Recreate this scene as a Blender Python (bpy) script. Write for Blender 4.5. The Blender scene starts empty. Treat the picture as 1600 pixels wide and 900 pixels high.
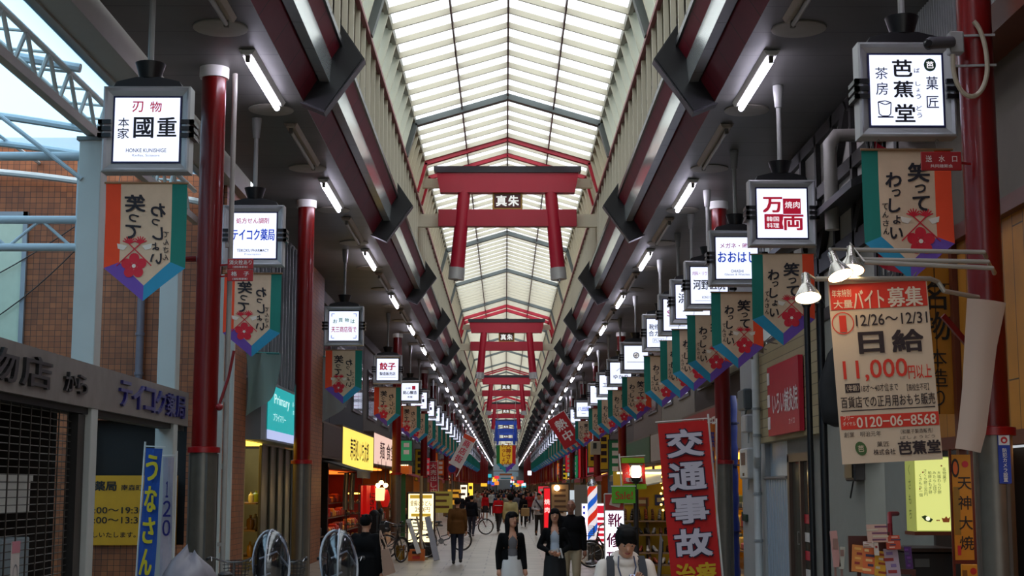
import bpy, math, random
from mathutils import Vector, Matrix, Euler

random.seed(7)
SC = bpy.context.scene
COL = SC.collection

# ------------------------------------------------------------------ camera, world, exposure
F_PX, CAM_H = 2300.0, 1.95
PITCH, YAW = math.atan(311 / F_PX), math.atan(10 / F_PX)
cam = bpy.data.cameras.new('camera')
cam.sensor_width = 36.0
cam.lens = 36.0 * F_PX / 1600.0
cam.clip_end = 900
cam_o = bpy.data.objects.new('camera', cam)
COL.objects.link(cam_o)
cam_o.location = (0, 0, CAM_H)
cam_o.rotation_euler = (math.pi / 2 + PITCH, 0, -YAW)
SC.camera = cam_o

SKY_STRENGTH = 2.7
TUBE_STRENGTH = 26.0
wd = bpy.data.worlds.new('overcast_sky')
SC.world = wd
wd.use_nodes = True
_nt = wd.node_tree
_bg = _nt.nodes['Background']
_tc = _nt.nodes.new('ShaderNodeTexCoord')
_sep = _nt.nodes.new('ShaderNodeSeparateXYZ')
_rmp = _nt.nodes.new('ShaderNodeValToRGB')
_nt.links.new(_tc.outputs['Generated'], _sep.inputs[0])
_nt.links.new(_sep.outputs['Z'], _rmp.inputs[0])
_rmp.color_ramp.elements[0].position = 0.0
_rmp.color_ramp.elements[0].color = (0.10, 0.11, 0.12, 1)
_rmp.color_ramp.elements[1].position = 0.25
_rmp.color_ramp.elements[1].color = (0.93, 0.97, 1.0, 1)
_nt.links.new(_rmp.outputs[0], _bg.inputs[0])
_bg.inputs[1].default_value = SKY_STRENGTH

vs = SC.view_settings
SC.display_settings.display_device = 'sRGB'
vs.view_transform = 'Standard'
vs.look = 'None'
vs.exposure = 0.0
vs.gamma = 1.0
vs.use_curve_mapping = False
SC.cycles.use_denoising = True
SC.cycles.max_bounces = 7
SC.cycles.diffuse_bounces = 4
SC.cycles.transparent_max_bounces = 12
SC.cycles.sample_clamp_indirect = 4.0
SC.cycles.caustics_reflective = False
SC.cycles.caustics_refractive = False

# ------------------------------------------------------------------ where a pixel of the 1600x900 frame lies in the street
def ray(px, py):
    r, f, u = px - 800.0, F_PX, 450.0 - py
    c, s = math.cos(PITCH), math.sin(PITCH)
    f2, u2 = f * c - u * s, f * s + u * c
    c, s = math.cos(YAW), math.sin(YAW)
    return Vector((r * c + f2 * s, -r * s + f2 * c, u2))
def at_x(px, py, X):
    d = ray(px, py); t = X / d.x
    return Vector((X, d.y * t, CAM_H + d.z * t))
def at_y(px, py, Y):
    d = ray(px, py); t = Y / d.y
    return Vector((d.x * t, Y, CAM_H + d.z * t))
def at_z(px, py, Z):
    d = ray(px, py); t = (Z - CAM_H) / d.z
    return Vector((d.x * t, d.y * t, Z))

# ------------------------------------------------------------------ materials
def lin(c):
    if isinstance(c, str):
        c = tuple(int(c[i:i + 2], 16) for i in (0, 2, 4))
    r = []
    for v in c[:3]:
        v = v / 255.0
        r.append(v / 12.92 if v <= 0.04045 else ((v + 0.055) / 1.055) ** 2.4)
    return (*r, 1.0)

_MC = {}
def mat(color, rough=0.6, metal=0.0, vary=0.12, scale=6.0, bump=0.0, coat=0.0, spec=0.5):
    k = (color, rough, metal, vary, scale, bump, coat, spec)
    if k in _MC:
        return _MC[k]
    m = bpy.data.materials.new('paint_%s' % (color if isinstance(color, str) else 'x'))
    m.use_nodes = True
    nt = m.node_tree
    b = nt.nodes['Principled BSDF']
    b.inputs['Roughness'].default_value = rough
    b.inputs['Metallic'].default_value = metal
    b.inputs['Coat Weight'].default_value = coat
    b.inputs['Specular IOR Level'].default_value = spec
    c = lin(color)
    if vary > 0:
        tc = nt.nodes.new('ShaderNodeTexCoord')
        n = nt.nodes.new('ShaderNodeTexNoise')
        n.inputs['Scale'].default_value = scale
        n.inputs['Detail'].default_value = 4
        nt.links.new(tc.outputs['Object'], n.inputs['Vector'])
        mx = nt.nodes.new('ShaderNodeMix'); mx.data_type = 'RGBA'
        mx.inputs[6].default_value = tuple(min(1, v * (1 - vary)) for v in c[:3]) + (1,)
        mx.inputs[7].default_value = tuple(min(1, v * (1 + vary)) for v in c[:3]) + (1,)
        nt.links.new(n.outputs['Fac'], mx.inputs[0])
        nt.links.new(mx.outputs[2], b.inputs['Base Color'])
        if bump > 0:
            bp = nt.nodes.new('ShaderNodeBump')
            bp.inputs['Strength'].default_value = bump
            bp.inputs['Distance'].default_value = 0.02
            nt.links.new(n.outputs['Fac'], bp.inputs['Height'])
            nt.links.new(bp.outputs[0], b.inputs['Normal'])
    else:
        b.inputs['Base Color'].default_value = c
    _MC[k] = m
    return m

def glow(color, strength):
    k = ('glow', color, strength)
    if k in _MC:
        return _MC[k]
    m = bpy.data.materials.new('lit_%s' % color)
    m.use_nodes = True
    nt = m.node_tree
    b = nt.nodes['Principled BSDF']
    b.inputs['Base Color'].default_value = tuple(v * 0.5 for v in lin(color)[:3]) + (1,)
    b.inputs['Roughness'].default_value = 0.4
    b.inputs['Emission Color'].default_value = lin(color)
    b.inputs['Emission Strength'].default_value = strength
    _MC[k] = m
    return m

def tiles(c1, c2, mortar, w, h, axes='xy', rough=0.5, gap=0.02, offset=0.5, metal=0.0, noise=0.0, bump=0.0, spec=0.5):
    """brick / tile / panel surface; axes says which two object axes carry the pattern; w,h in metres"""
    m = bpy.data.materials.new('tiled_' + c1)
    m.use_nodes = True
    nt = m.node_tree
    b = nt.nodes['Principled BSDF']
    b.inputs['Roughness'].default_value = rough
    b.inputs['Metallic'].default_value = metal
    b.inputs['Specular IOR Level'].default_value = spec
    tc = nt.nodes.new('ShaderNodeTexCoord')
    sp = nt.nodes.new('ShaderNodeSeparateXYZ')
    cb = nt.nodes.new('ShaderNodeCombineXYZ')
    nt.links.new(tc.outputs['Object'], sp.inputs[0])
    for i, a in enumerate(axes):
        nt.links.new(sp.outputs['xyz'.index(a)], cb.inputs[i])
    br = nt.nodes.new('ShaderNodeTexBrick')
    br.offset = offset
    br.inputs['Scale'].default_value = 1.0
    br.inputs['Brick Width'].default_value = w
    br.inputs['Row Height'].default_value = h
    br.inputs['Mortar Size'].default_value = gap
    br.inputs['Color1'].default_value = lin(c1)
    br.inputs['Color2'].default_value = lin(c2)
    br.inputs['Mortar'].default_value = lin(mortar)
    nt.links.new(cb.outputs[0], br.inputs['Vector'])
    out = br.outputs['Color']
    if noise > 0:
        n = nt.nodes.new('ShaderNodeTexNoise')
        n.inputs['Scale'].default_value = 1.3
        n.inputs['Detail'].default_value = 5
        nt.links.new(tc.outputs['Object'], n.inputs['Vector'])
        r = nt.nodes.new('ShaderNodeMapRange')
        r.inputs['From Min'].default_value = 0.3; r.inputs['From Max'].default_value = 0.7
        r.inputs['To Min'].default_value = 1 - noise; r.inputs['To Max'].default_value = 1 + noise
        nt.links.new(n.outputs['Fac'], r.inputs['Value'])
        mx = nt.nodes.new('ShaderNodeVectorMath'); mx.operation = 'MULTIPLY'
        nt.links.new(out, mx.inputs[0]); nt.links.new(r.outputs[0], mx.inputs[1])
        out = mx.outputs[0]
    nt.links.new(out, b.inputs['Base Color'])
    if bump > 0:
        bp = nt.nodes.new('ShaderNodeBump')
        bp.inputs['Strength'].default_value = bump
        bp.inputs['Distance'].default_value = 0.01
        nt.links.new(br.outputs['Fac'], bp.inputs['Height']); bp.invert = True
        nt.links.new(bp.outputs[0], b.inputs['Normal'])
    return m

def sheet(color, clear=0.35, trans=0.6):
    """translucent roof sheet or thin cloth: part clear, part light-scattering"""
    k = ('sheet', color, clear, trans)
    if k in _MC:
        return _MC[k]
    m = bpy.data.materials.new('translucent_' + color)
    m.use_nodes = True
    nt = m.node_tree
    out = nt.nodes['Material Output']
    nt.nodes.remove(nt.nodes['Principled BSDF'])
    tr = nt.nodes.new('ShaderNodeBsdfTranslucent'); tr.inputs[0].default_value = lin(color)
    df = nt.nodes.new('ShaderNodeBsdfDiffuse'); df.inputs[0].default_value = lin(color)
    cl = nt.nodes.new('ShaderNodeBsdfTransparent'); cl.inputs[0].default_value = lin(color)
    a = nt.nodes.new('ShaderNodeMixShader'); a.inputs[0].default_value = trans
    nt.links.new(df.outputs[0], a.inputs[1]); nt.links.new(tr.outputs[0], a.inputs[2])
    b = nt.nodes.new('ShaderNodeMixShader'); b.inputs[0].default_value = clear
    nt.links.new(a.outputs[0], b.inputs[1]); nt.links.new(cl.outputs[0], b.inputs[2])
    nt.links.new(b.outputs[0], out.inputs[0])
    _MC[k] = m
    return m

def glass(tint='dfe8ea', refl=0.12, rough=0.02):
    k = ('glass', tint, refl, rough)
    if k in _MC:
        return _MC[k]
    m = bpy.data.materials.new('pane_' + tint)
    m.use_nodes = True
    nt = m.node_tree
    out = nt.nodes['Material Output']
    nt.nodes.remove(nt.nodes['Principled BSDF'])
    cl = nt.nodes.new('ShaderNodeBsdfTransparent'); cl.inputs[0].default_value = lin(tint)
    gl = nt.nodes.new('ShaderNodeBsdfGlossy'); gl.inputs['Roughness'].default_value = rough
    b = nt.nodes.new('ShaderNodeMixShader'); b.inputs[0].default_value = refl
    nt.links.new(cl.outputs[0], b.inputs[1]); nt.links.new(gl.outputs[0], b.inputs[2])
    nt.links.new(b.outputs[0], out.inputs[0])
    _MC[k] = m
    return m

# ------------------------------------------------------------------ mesh builder
_TXT = {}
def text_geo(body, bold=0.0):
    """outline of one line of lettering as (verts2d, faces, width) for letter height ~1"""
    k = (body, bold)
    if k not in _TXT:
        c = bpy.data.curves.new('lettering', 'FONT')
        c.body = body; c.size = 1.0; c.offset = bold; c.resolution_u = 3; c.fill_mode = 'FRONT'
        o = bpy.data.objects.new('lettering', c); COL.objects.link(o)
        dg = bpy.context.evaluated_depsgraph_get()
        me = bpy.data.meshes.new_from_object(o.evaluated_get(dg))
        vv = [(v.co.x, v.co.y) for v in me.vertices]
        ff = [tuple(p.vertices) for p in me.polygons]
        bpy.data.objects.remove(o); bpy.data.curves.remove(c); bpy.data.meshes.remove(me)
        if vv:
            x0, x1 = min(v[0] for v in vv), max(v[0] for v in vv)
            y0, y1 = min(v[1] for v in vv), max(v[1] for v in vv)
        else:
            x0 = x1 = y0 = y1 = 0
        _TXT[k] = (vv, ff, (x0, x1, y0, y1))
    return _TXT[k]

class MB:
    def __init__(self):
        self.v, self.f, self.m = [], [], []
    def add(self, vs, fs, mi=0):
        n = len(self.v)
        self.v.extend(Vector(p) for p in vs)
        self.f.extend(tuple(i + n for i in f) for f in fs)
        self.m.extend([mi] * len(fs))
        return self
    def box(self, c, s, mi=0, R=None, bev=0.0):
        c = Vector(c); x, y, z = s[0] / 2, s[1] / 2, s[2] / 2
        if bev > 0:
            b = min(bev, x * .9, y * .9, z * .9)
            pts = []
            for sx in (-1, 1):
                for sy in (-1, 1):
                    for sz in (-1, 1):
                        pts += [(sx * x, sy * (y - b), sz * (z - b)), (sx * (x - b), sy * y, sz * (z - b)), (sx * (x - b), sy * (y - b), sz * z)]
            def I(sx, sy, sz, k): return (((sx > 0) * 2 + (sy > 0)) * 2 + (sz > 0)) * 3 + k
            fs = []
            for s1 in (-1, 1):
                fs.append([I(s1, -1, -1, 0), I(s1, 1, -1, 0), I(s1, 1, 1, 0), I(s1, -1, 1, 0)][::s1])
                fs.append([I(-1, s1, -1, 1), I(1, s1, -1, 1), I(1, s1, 1, 1), I(-1, s1, 1, 1)][::-s1])
                fs.append([I(-1, -1, s1, 2), I(1, -1, s1, 2), I(1, 1, s1, 2), I(-1, 1, s1, 2)][::s1])
            for a in (-1, 1):
                for b2 in (-1, 1):
                    fs.append([I(a, b2, -1, 0), I(a, b2, 1, 0), I(a, b2, 1, 1), I(a, b2, -1, 1)])
                    fs.append([I(a, -1, b2, 0), I(a, 1, b2, 0), I(a, 1, b2, 2), I(a, -1, b2, 2)])
                    fs.append([I(-1, a, b2, 1), I(1, a, b2, 1), I(1, a, b2, 2), I(-1, a, b2, 2)])
            for a in (-1, 1):
                for b2 in (-1, 1):
                    for c2 in (-1, 1):
                        fs.append([I(a, b2, c2, 0), I(a, b2, c2, 1), I(a, b2, c2, 2)])
        else:
            pts = [(sx * x, sy * y, sz * z) for sx in (-1, 1) for sy in (-1, 1) for sz in (-1, 1)]
            fs = [(0, 1, 3, 2), (4, 6, 7, 5), (0, 4, 5, 1), (2, 3, 7, 6), (0, 2, 6, 4), (1, 5, 7, 3)]
        if R is not None:
            R = Euler(R).to_matrix() if not isinstance(R, Matrix) else R
            pts = [R @ Vector(p) for p in pts]
        return self.add([c + Vector(p) for p in pts], fs, mi)
    def span(self, x0, x1, y0, y1, z0, z1, mi=0, bev=0.0):
        return self.box(((x0 + x1) / 2, (y0 + y1) / 2, (z0 + z1) / 2), (abs(x1 - x0), abs(y1 - y0), abs(z1 - z0)), mi, None, bev)
    def bar(self, p0, p1, w, h, mi=0, up=(0, 0, 1)):
        p0, p1 = Vector(p0), Vector(p1)
        d = p1 - p0; L = d.length
        if L < 1e-6: return self
        d.normalize(); u = Vector(up)
        if abs(d.dot(u)) > 0.99: u = Vector((0, 1, 0))
        s = d.cross(u).normalized(); t = s.cross(d)
        R = Matrix((s, d, t)).transposed()
        return self.box((p0 + p1) / 2, (w, L, h), mi, R)
    def tube(self, pts, r, mi=0, seg=8, caps=True, closed=False):
        pts = [Vector(p) for p in pts]; n = len(pts)
        rs = r if isinstance(r, (list, tuple)) else [r] * n
        vs, fs, prev = [], [], None
        for i in range(n):
            if closed: d = pts[(i + 1) % n] - pts[i - 1]
            elif i == 0: d = pts[1] - pts[0]
            elif i == n - 1: d = pts[-1] - pts[-2]
            else: d = (pts[i + 1] - pts[i]).normalized() + (pts[i] - pts[i - 1]).normalized()
            if d.length < 1e-9: d = Vector((0, 0, 1))
            d.normalize()
            if prev is None:
                a = Vector((0, 0, 1)) if abs(d.z) < 0.9 else Vector((1, 0, 0))
                u = d.cross(a).normalized()
            else:
                u = prev - d * prev.dot(d)
                u = u.normalized() if u.length > 1e-6 else d.orthogonal().normalized()
            prev = u; w = d.cross(u)
            for k in range(seg):
                a = 2 * math.pi * k / seg
                vs.append(pts[i] + (u * math.cos(a) + w * math.sin(a)) * rs[i])
        m = n if closed else n - 1
        for i in range(m):
            j = (i + 1) % n
            for k in range(seg):
                fs.append((i * seg + k, i * seg + (k + 1) % seg, j * seg + (k + 1) % seg, j * seg + k))
        if caps and not closed:
            fs.append(tuple(range(seg))[::-1]); fs.append(tuple((n - 1) * seg + k for k in range(seg)))
        return self.add(vs, fs, mi)
    def lathe(self, prof, c=(0, 0, 0), mi=0, seg=20, axis='z'):
        """prof: list of (r, h)"""
        c = Vector(c); vs, fs = [], []
        for (r, h) in prof:
            for k in range(seg):
                a = 2 * math.pi * k / seg
                x, y = r * math.cos(a), r * math.sin(a)
                p = (x, y, h) if axis == 'z' else ((x, h, y) if axis == 'y' else (h, x, y))
                vs.append(c + Vector(p))
        for i in range(len(prof) - 1):
            for k in range(seg):
                fs.append((i * seg + k, i * seg + (k + 1) % seg, (i + 1) * seg + (k + 1) % seg, (i + 1) * seg + k))
        if prof[0][0] > 1e-5: fs.append(tuple(range(seg))[::-1])
        if prof[-1][0] > 1e-5: fs.append(tuple((len(prof) - 1) * seg + k for k in range(seg)))
        return self.add(vs, fs, mi)
    def ell(self, c, r, mi=0, seg=14, rings=9, R=None):
        c = Vector(c)
        r = (r, r, r) if not isinstance(r, (tuple, list)) else r
        vs, fs = [], []
        for i in range(rings + 1):
            t = math.pi * i / rings
            for k in range(seg):
                a = 2 * math.pi * k / seg
                p = Vector((r[0] * math.sin(t) * math.cos(a), r[1] * math.sin(t) * math.sin(a), r[2] * math.cos(t)))
                if R is not None: p = R @ p
                vs.append(c + p)
        for i in range(rings):
            for k in range(seg):
                fs.append((i * seg + k, (i + 1) * seg + k, (i + 1) * seg + (k + 1) % seg, i * seg + (k + 1) % seg))
        return self.add(vs, fs, mi)
    def cap(self, p0, p1, r0, r1, mi=0, seg=10):
        """tapered limb with round ends"""
        p0, p1 = Vector(p0), Vector(p1)
        d = (p1 - p0)
        if d.length < 1e-6: d = Vector((0, 0, 1e-4))
        n = d.normalized()
        pts, rs = [], []
        for t in (80, 60, 35, 0):
            pts.append(p0 - n * r0 * math.sin(math.radians(t))); rs.append(r0 * math.cos(math.radians(t)))
        for t in (0, 35, 60, 80):
            pts.append(p1 + n * r1 * math.sin(math.radians(t))); rs.append(r1 * math.cos(math.radians(t)))
        return self.tube(pts, rs, mi, seg)
    def prism(self, poly, d, mi=0, mi_side=None):
        """poly: list of 3D points (planar), extruded by vector d"""
        n = len(poly); d = Vector(d)
        a = [Vector(p) for p in poly]; b = [p + d for p in a]
        self.add(a + b, [tuple(range(n))[::-1], tuple(range(n, 2 * n))], mi)
        self.add(a + b, [(i, (i + 1) % n, n + (i + 1) % n, n + i) for i in range(n)], mi if mi_side is None else mi_side)
        return self
    def poly(self, pts, mi=0):
        return self.add(pts, [tuple(range(len(pts)))], mi)
    def disc(self, c, r, ux, uy, mi=0, seg=24):
        c, ux, uy = Vector(c), Vector(ux), Vector(uy)
        rr = r if isinstance(r, (tuple, list)) else (r, r)
        return self.poly([c + ux * math.cos(2 * math.pi * k / seg) * rr[0] + uy * math.sin(2 * math.pi * k / seg) * rr[1] for k in range(seg)], mi)
    def text(self, body, c, size, ux=(1, 0, 0), uy=(0, 0, 1), mi=0, bold=0.0, fit=None, height=None, vertical=False, step=1.0, lean=0.0, raw=False):
        """lettering centred at c in the plane (ux, uy). fit = width in metres, height = height in metres"""
        c, ux, uy = Vector(c), Vector(ux), Vector(uy)
        if vertical:
            n = len(body)
            for i, ch in enumerate(body):
                if ch == ' ': continue
                self.text(ch, c + uy * (((n - 1) / 2 - i) * size * step), size, ux, uy, mi, bold, lean=lean)
            return self
        if bold > .012 and not raw:
            nrm = ux.cross(uy).normalized() * .0009
            for q_, (dx, dy) in enumerate(((0, 0), (1, .8), (-1, .8), (1, -.8), (-1, -.8))):
                w_, h_ = (fit or size * len(body)), (height or size)
                e = bold * (h_ if len(body) < 2 else min(h_, w_ / len(body)))
                self.text(body, c + nrm * q_ + ux * dx * e * .75 + uy * dy * e * .75, size, ux, uy, mi, 0.0, fit - 1.5 * e if fit else None, height - 1.2 * e if height else None, lean=lean)
            return self
        vv, ff, (x0, x1, y0, y1) = text_geo(body, bold)
        if not ff: return self
        sx = sy = size
        if fit: sx = fit / max(x1 - x0, 1e-4)
        if height: sy = height / max(y1 - y0, 1e-4)
        cx, cy = (x0 + x1) / 2, (y0 + y1) / 2
        if len(body) == 1 and not fit and not height: cx, cy = 0.5 if ord(body) > 255 else cx, 0.38 if ord(body) > 255 else cy
        return self.add([c + ux * ((x - cx) * sx + (y - cy) * sy * lean) + uy * ((y - cy) * sy) for x, y in vv], ff, mi)
    def xform(self, M, start=0):
        for i in range(start, len(self.v)): self.v[i] = M @ self.v[i]
        return self
    def build(self, name, mats, parent=None, smooth=False, kind=None, base=None):
        me = bpy.data.meshes.new(name)
        off = Vector((0, 0, 0))
        if base is not None: off = Vector(base)
        elif parent is not None:
            off = world_loc(parent)
        me.from_pydata([v - off for v in self.v], [], self.f)
        for m in (mats if isinstance(mats, (list, tuple)) else [mats]): me.materials.append(m)
        me.polygons.foreach_set('material_index', self.m)
        if smooth:
            me.shade_smooth()
            me.set_sharp_from_angle(angle=math.radians(smooth if smooth is not True else 40))
        me.update()
        o = bpy.data.objects.new(name, me)
        COL.objects.link(o)
        if parent is not None: o.parent = parent
        elif base is not None: o.location = base
        if kind: o['kind'] = kind
        return o

def world_loc(o):
    p = Vector((0, 0, 0))
    while o is not None:
        p += o.location; o = o.parent
    return p

def tag(o, label=None, cat=None, group=None, kind=None):
    if label: o['label'] = label
    if cat: o['category'] = cat
    if group: o['group'] = group
    if kind: o['kind'] = kind
    return o
def thing(name, label, cat, loc=(0, 0, 0), group=None):
    o = bpy.data.objects.new(name, None)
    o.empty_display_size = 0.1
    COL.objects.link(o); o.location = loc
    return tag(o, label, cat, group)
def dup(root, loc=None, label=None, group=None, rz=None, scale=None):
    kids = {}
    for c in root.children: kids[c] = list(c.children)
    r = root.copy(); COL.objects.link(r)
    if loc is not None: r.location = loc
    if rz is not None: r.rotation_euler = (0, 0, rz)
    if scale is not None: r.scale = (scale,) * 3
    if label: r['label'] = label
    if group: r['group'] = group
    for c, gs in kids.items():
        d = c.copy(); COL.objects.link(d); d.parent = r
        for g in gs:
            e = g.copy(); COL.objects.link(e); e.parent = d
    return r
def drop(root):
    for c in list(root.children):
        for g in list(c.children): bpy.data.objects.remove(g)
        bpy.data.objects.remove(c)
    bpy.data.objects.remove(root)
def nth(i):
    w = ['nearest', 'second', 'third', 'fourth', 'fifth', 'sixth', 'seventh', 'eighth', 'ninth', 'tenth', 'eleventh', 'twelfth']
    if i < len(w): return w[i]
    n = i + 1
    return '%d%s' % (n, {1: 'st', 2: 'nd', 3: 'rd'}.get(n % 10 if n % 100 not in (11, 12, 13) else 0, 'th'))

# ------------------------------------------------------------------ shared paints
CREAM = mat('dcd4bd', .55, vary=.05)
CREAM_DK = mat('8a8576', .6, vary=.06)
MAROON = mat('5e1622', .16, vary=.12, scale=2.0, coat=.6)
TORII_RED = mat('a4122d', .38, vary=.08, scale=2)
FRAME_RED = mat('b81c34', .4, vary=.06)
COL_RED = mat('660505', .3, vary=.05, scale=3, coat=.1, spec=.35)
BLACK = mat('0c0c10', .35, vary=.2)
CHEV = mat('17171b', .32, vary=.25, scale=5)
GREYF = mat('6e7676', .45, vary=.1)
STEEL = mat('8d8c88', .32, metal=.7, vary=.12, scale=9)
WHITE_P = mat('d9d9d4', .5, vary=.05)
POST_W = mat('b9bdb8', .5, vary=.06, scale=3)
TUBE_W = mat('b3c0c6', .4, vary=.05)
DARK = mat('100d0c', .7, vary=.3)
WOOD = mat('a5692b', .5, vary=.3, scale=3)
WOOD_DK = mat('4a2a16', .5, vary=.3, scale=4)

Y0, Y1 = -14.0, 420.0
XC = 0.05
CEIL = 7.65

def both(fn):
    for s in (-1, 1): fn(s)
def X(s, x): return XC + s * x

# floor
b = MB(); b.poly([(-16, Y0 - 30, 0), (9, Y0 - 30, 0), (9, Y1 + 2, 0), (-16, Y1 + 2, 0)])
b.build('floor', tiles('938b7d', '877f70', '55504a', 1.0, .9, 'xy', rough=.36, gap=.016, noise=.2, bump=.1), kind='structure')

# side ceilings, fascia bands and lanterns of the arcade roof
ceil_m = tiles('4a4947', '504f4c', '222120', 30, 1.0, 'xy', rough=.45, gap=.012, noise=.18)
b = MB()
b.span(X(-1, 3.07), X(-1, 4.85), Y0, Y1, CEIL, CEIL + .12)
b.span(X(-1, 4.85), -5.6, 28.5, Y1, CEIL, CEIL + .12)
b.span(X(1, 3.07), 5.6, Y0, Y1, CEIL, CEIL + .12)
b.build('ceiling', ceil_m, kind='structure')

fas_m = tiles('641624', '5c1421', '1d0508', 8, 1.16, 'xy', rough=.4, gap=.012, noise=.1, spec=.08)
face_m = tiles('6e1826', '681624', '2a080d', 40, 1.16, 'zy', rough=.45, gap=.012, noise=.08, spec=.2)
rib_m = tiles('77777a', '7d7d80', '4a4a4c', 8, 1.16, 'xy', rough=.3, gap=.015, noise=.1)
white_m = mat('d4dcdc', .16, metal=.7, vary=.06, scale=1.5)
def bands(s):
    b = MB()
    b.prism([(X(s, 3.07), Y0, 7.66), (X(s, 2.86), Y0, 7.99), (X(s, 2.92), Y0, 8.05), (X(s, 3.07), Y0, 7.9)], (0, Y1 - Y0, 0), 0)
    b.build('trim_%d' % (1 if s < 0 else 2), fas_m, kind='structure')
    b = MB()
    b.span(X(s, 2.75), X(s, 2.5), Y0, Y1, 8.5, 8.6, 3)
    b.span(X(s, 3.0), X(s, 2.7), Y0, Y1, 8.06, 8.1, 3)
    b.prism([(X(s, 2.835), Y0, 7.96), (X(s, 2.69), Y0, 7.95), (X(s, 2.69), Y0, 8.06), (X(s, 2.835), Y0, 8.06)], (0, Y1 - Y0, 0), 0)
    b.prism([(X(s, 2.688), Y0, 7.95), (X(s, 2.66), Y0, 8.31), (X(s, 2.75), Y0, 8.31), (X(s, 2.75), Y0, 7.97)], (0, Y1 - Y0, 0), 1)
    b.prism([(X(s, 2.66), Y0, 8.31), (X(s, 2.5), Y0, 8.555), (X(s, 2.6), Y0, 8.555), (X(s, 2.75), Y0, 8.31)], (0, Y1 - Y0, 0), 2)
    b.build('trim_%d' % (3 if s < 0 else 4), [rib_m, white_m, face_m, BLACK], kind='structure')
    # louvre: rails, backing, fins
    b = MB()
    b.span(X(s, 2.46), X(s, 2.54), Y0, Y1, 9.90, 9.98, 0)
    b.span(X(s, 2.9), X(s, 3.0), Y0, Y1, 8.5, 10.0, 2)
    b.span(X(s, 2.5), X(s, 3.0), Y0, Y1, 9.98, 10.02, 1)
    y = 12.3
    while y < 300:
        b.prism([(X(s, 2.5), y, 8.54), (X(s, 2.59), y, 8.54), (X(s, 2.575), y, 9.92), (X(s, 2.5), y, 9.92)], (0, .05, 0), 1)
        y += .9683
    b.build('trim_%d' % (5 if s < 0 else 6), [mat('8c3a40', .5), CREAM, mat('5a5548', .6)], kind='structure')
    # leaning clerestory wall with slit windows near the viewer
    b = MB()
    d = Vector((X(s, 2.28) - X(s, 2.5), 0, .84))
    n = Vector((s * .84, 0, .22)).normalized()
    def lean(y0, y1, t0, t1, off, th, mi):
        p = Vector((X(s, 2.5), 0, 9.96)) + n * off
        a, c = p + d * t0, p + d * t1
        b.prism([(a.x, y0, a.z), (c.x, y0, c.z), (c.x + n.x * th, y0, c.z + n.z * th), (a.x + n.x * th, y0, a.z + n.z * th)], (0, y1 - y0, 0), mi)
    lean(35.0, Y1, 0, 1.05, .14, .05, 0)
    lean(Y0, 12.3, 0, 1.05, .14, .05, 0)
    y, g = 12.3, MB()
    while y < 300:
        lean(y, y + .05, 0, 1, -.02, .16, 0)
        if y < 35:
            lean(y + .05, y + .62, 0, 1.05, .14, .05, 0)
            b, g = g, b
            lean(y + .62, y + .97, 0, 1.05, .15, .02, 0)
            b, g = g, b
        y += .9683
    b.build('wall_clerestory_%s' % ('left' if s < 0 else 'right'), CREAM, kind='structure')
    g.build('window_%d' % (1 if s < 0 else 2), sheet('e4f2fa', .5, .8), kind='structure')
both(bands)

# glazed roof
b = MB()
for s in (-1, 1):
    b.poly([(X(s, 2.33), Y0, 10.95), (XC, Y0, 11.66), (XC, Y1, 11.66), (X(s, 2.33), Y1, 10.95)])
b.build('window_3', sheet('f4f8fb', .45, .85), kind='structure')
b = MB()
y = 12.3
while y < 330:
    for s in (-1, 1):
        b.prism([(X(s, 2.30), y, 10.78), (XC, y, 11.46), (XC, y, 11.585), (X(s, 2.30), y, 10.905)], (0, .05, 0), 0)
    y += .9683
b.build('trim_7', CREAM, kind='structure')
b = MB()
for s in (-1, 1):
    b.prism([(X(s, 2.26), Y0, 10.78), (X(s, 2.34), Y0, 10.78), (X(s, 2.34), Y0, 10.96), (X(s, 2.26), Y0, 10.96)], (0, Y1 - Y0, 0), 0)
    b.span(X(s, 2.29), X(s, 2.66), Y0, Y1, 10.9, 10.98, 0)
    zc = 11.46 - .68 * 1.12 / 2.25
    b.span(X(s, 1.105), X(s, 1.135), Y0, Y1, zc - .02, zc + .15, 1)
b.span(XC - .02, XC + .02, Y0, Y1, 11.44, 11.62, 1)
b.build('trim_8', [CREAM_DK, mat('5a3b3d', .5)], kind='structure')

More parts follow.
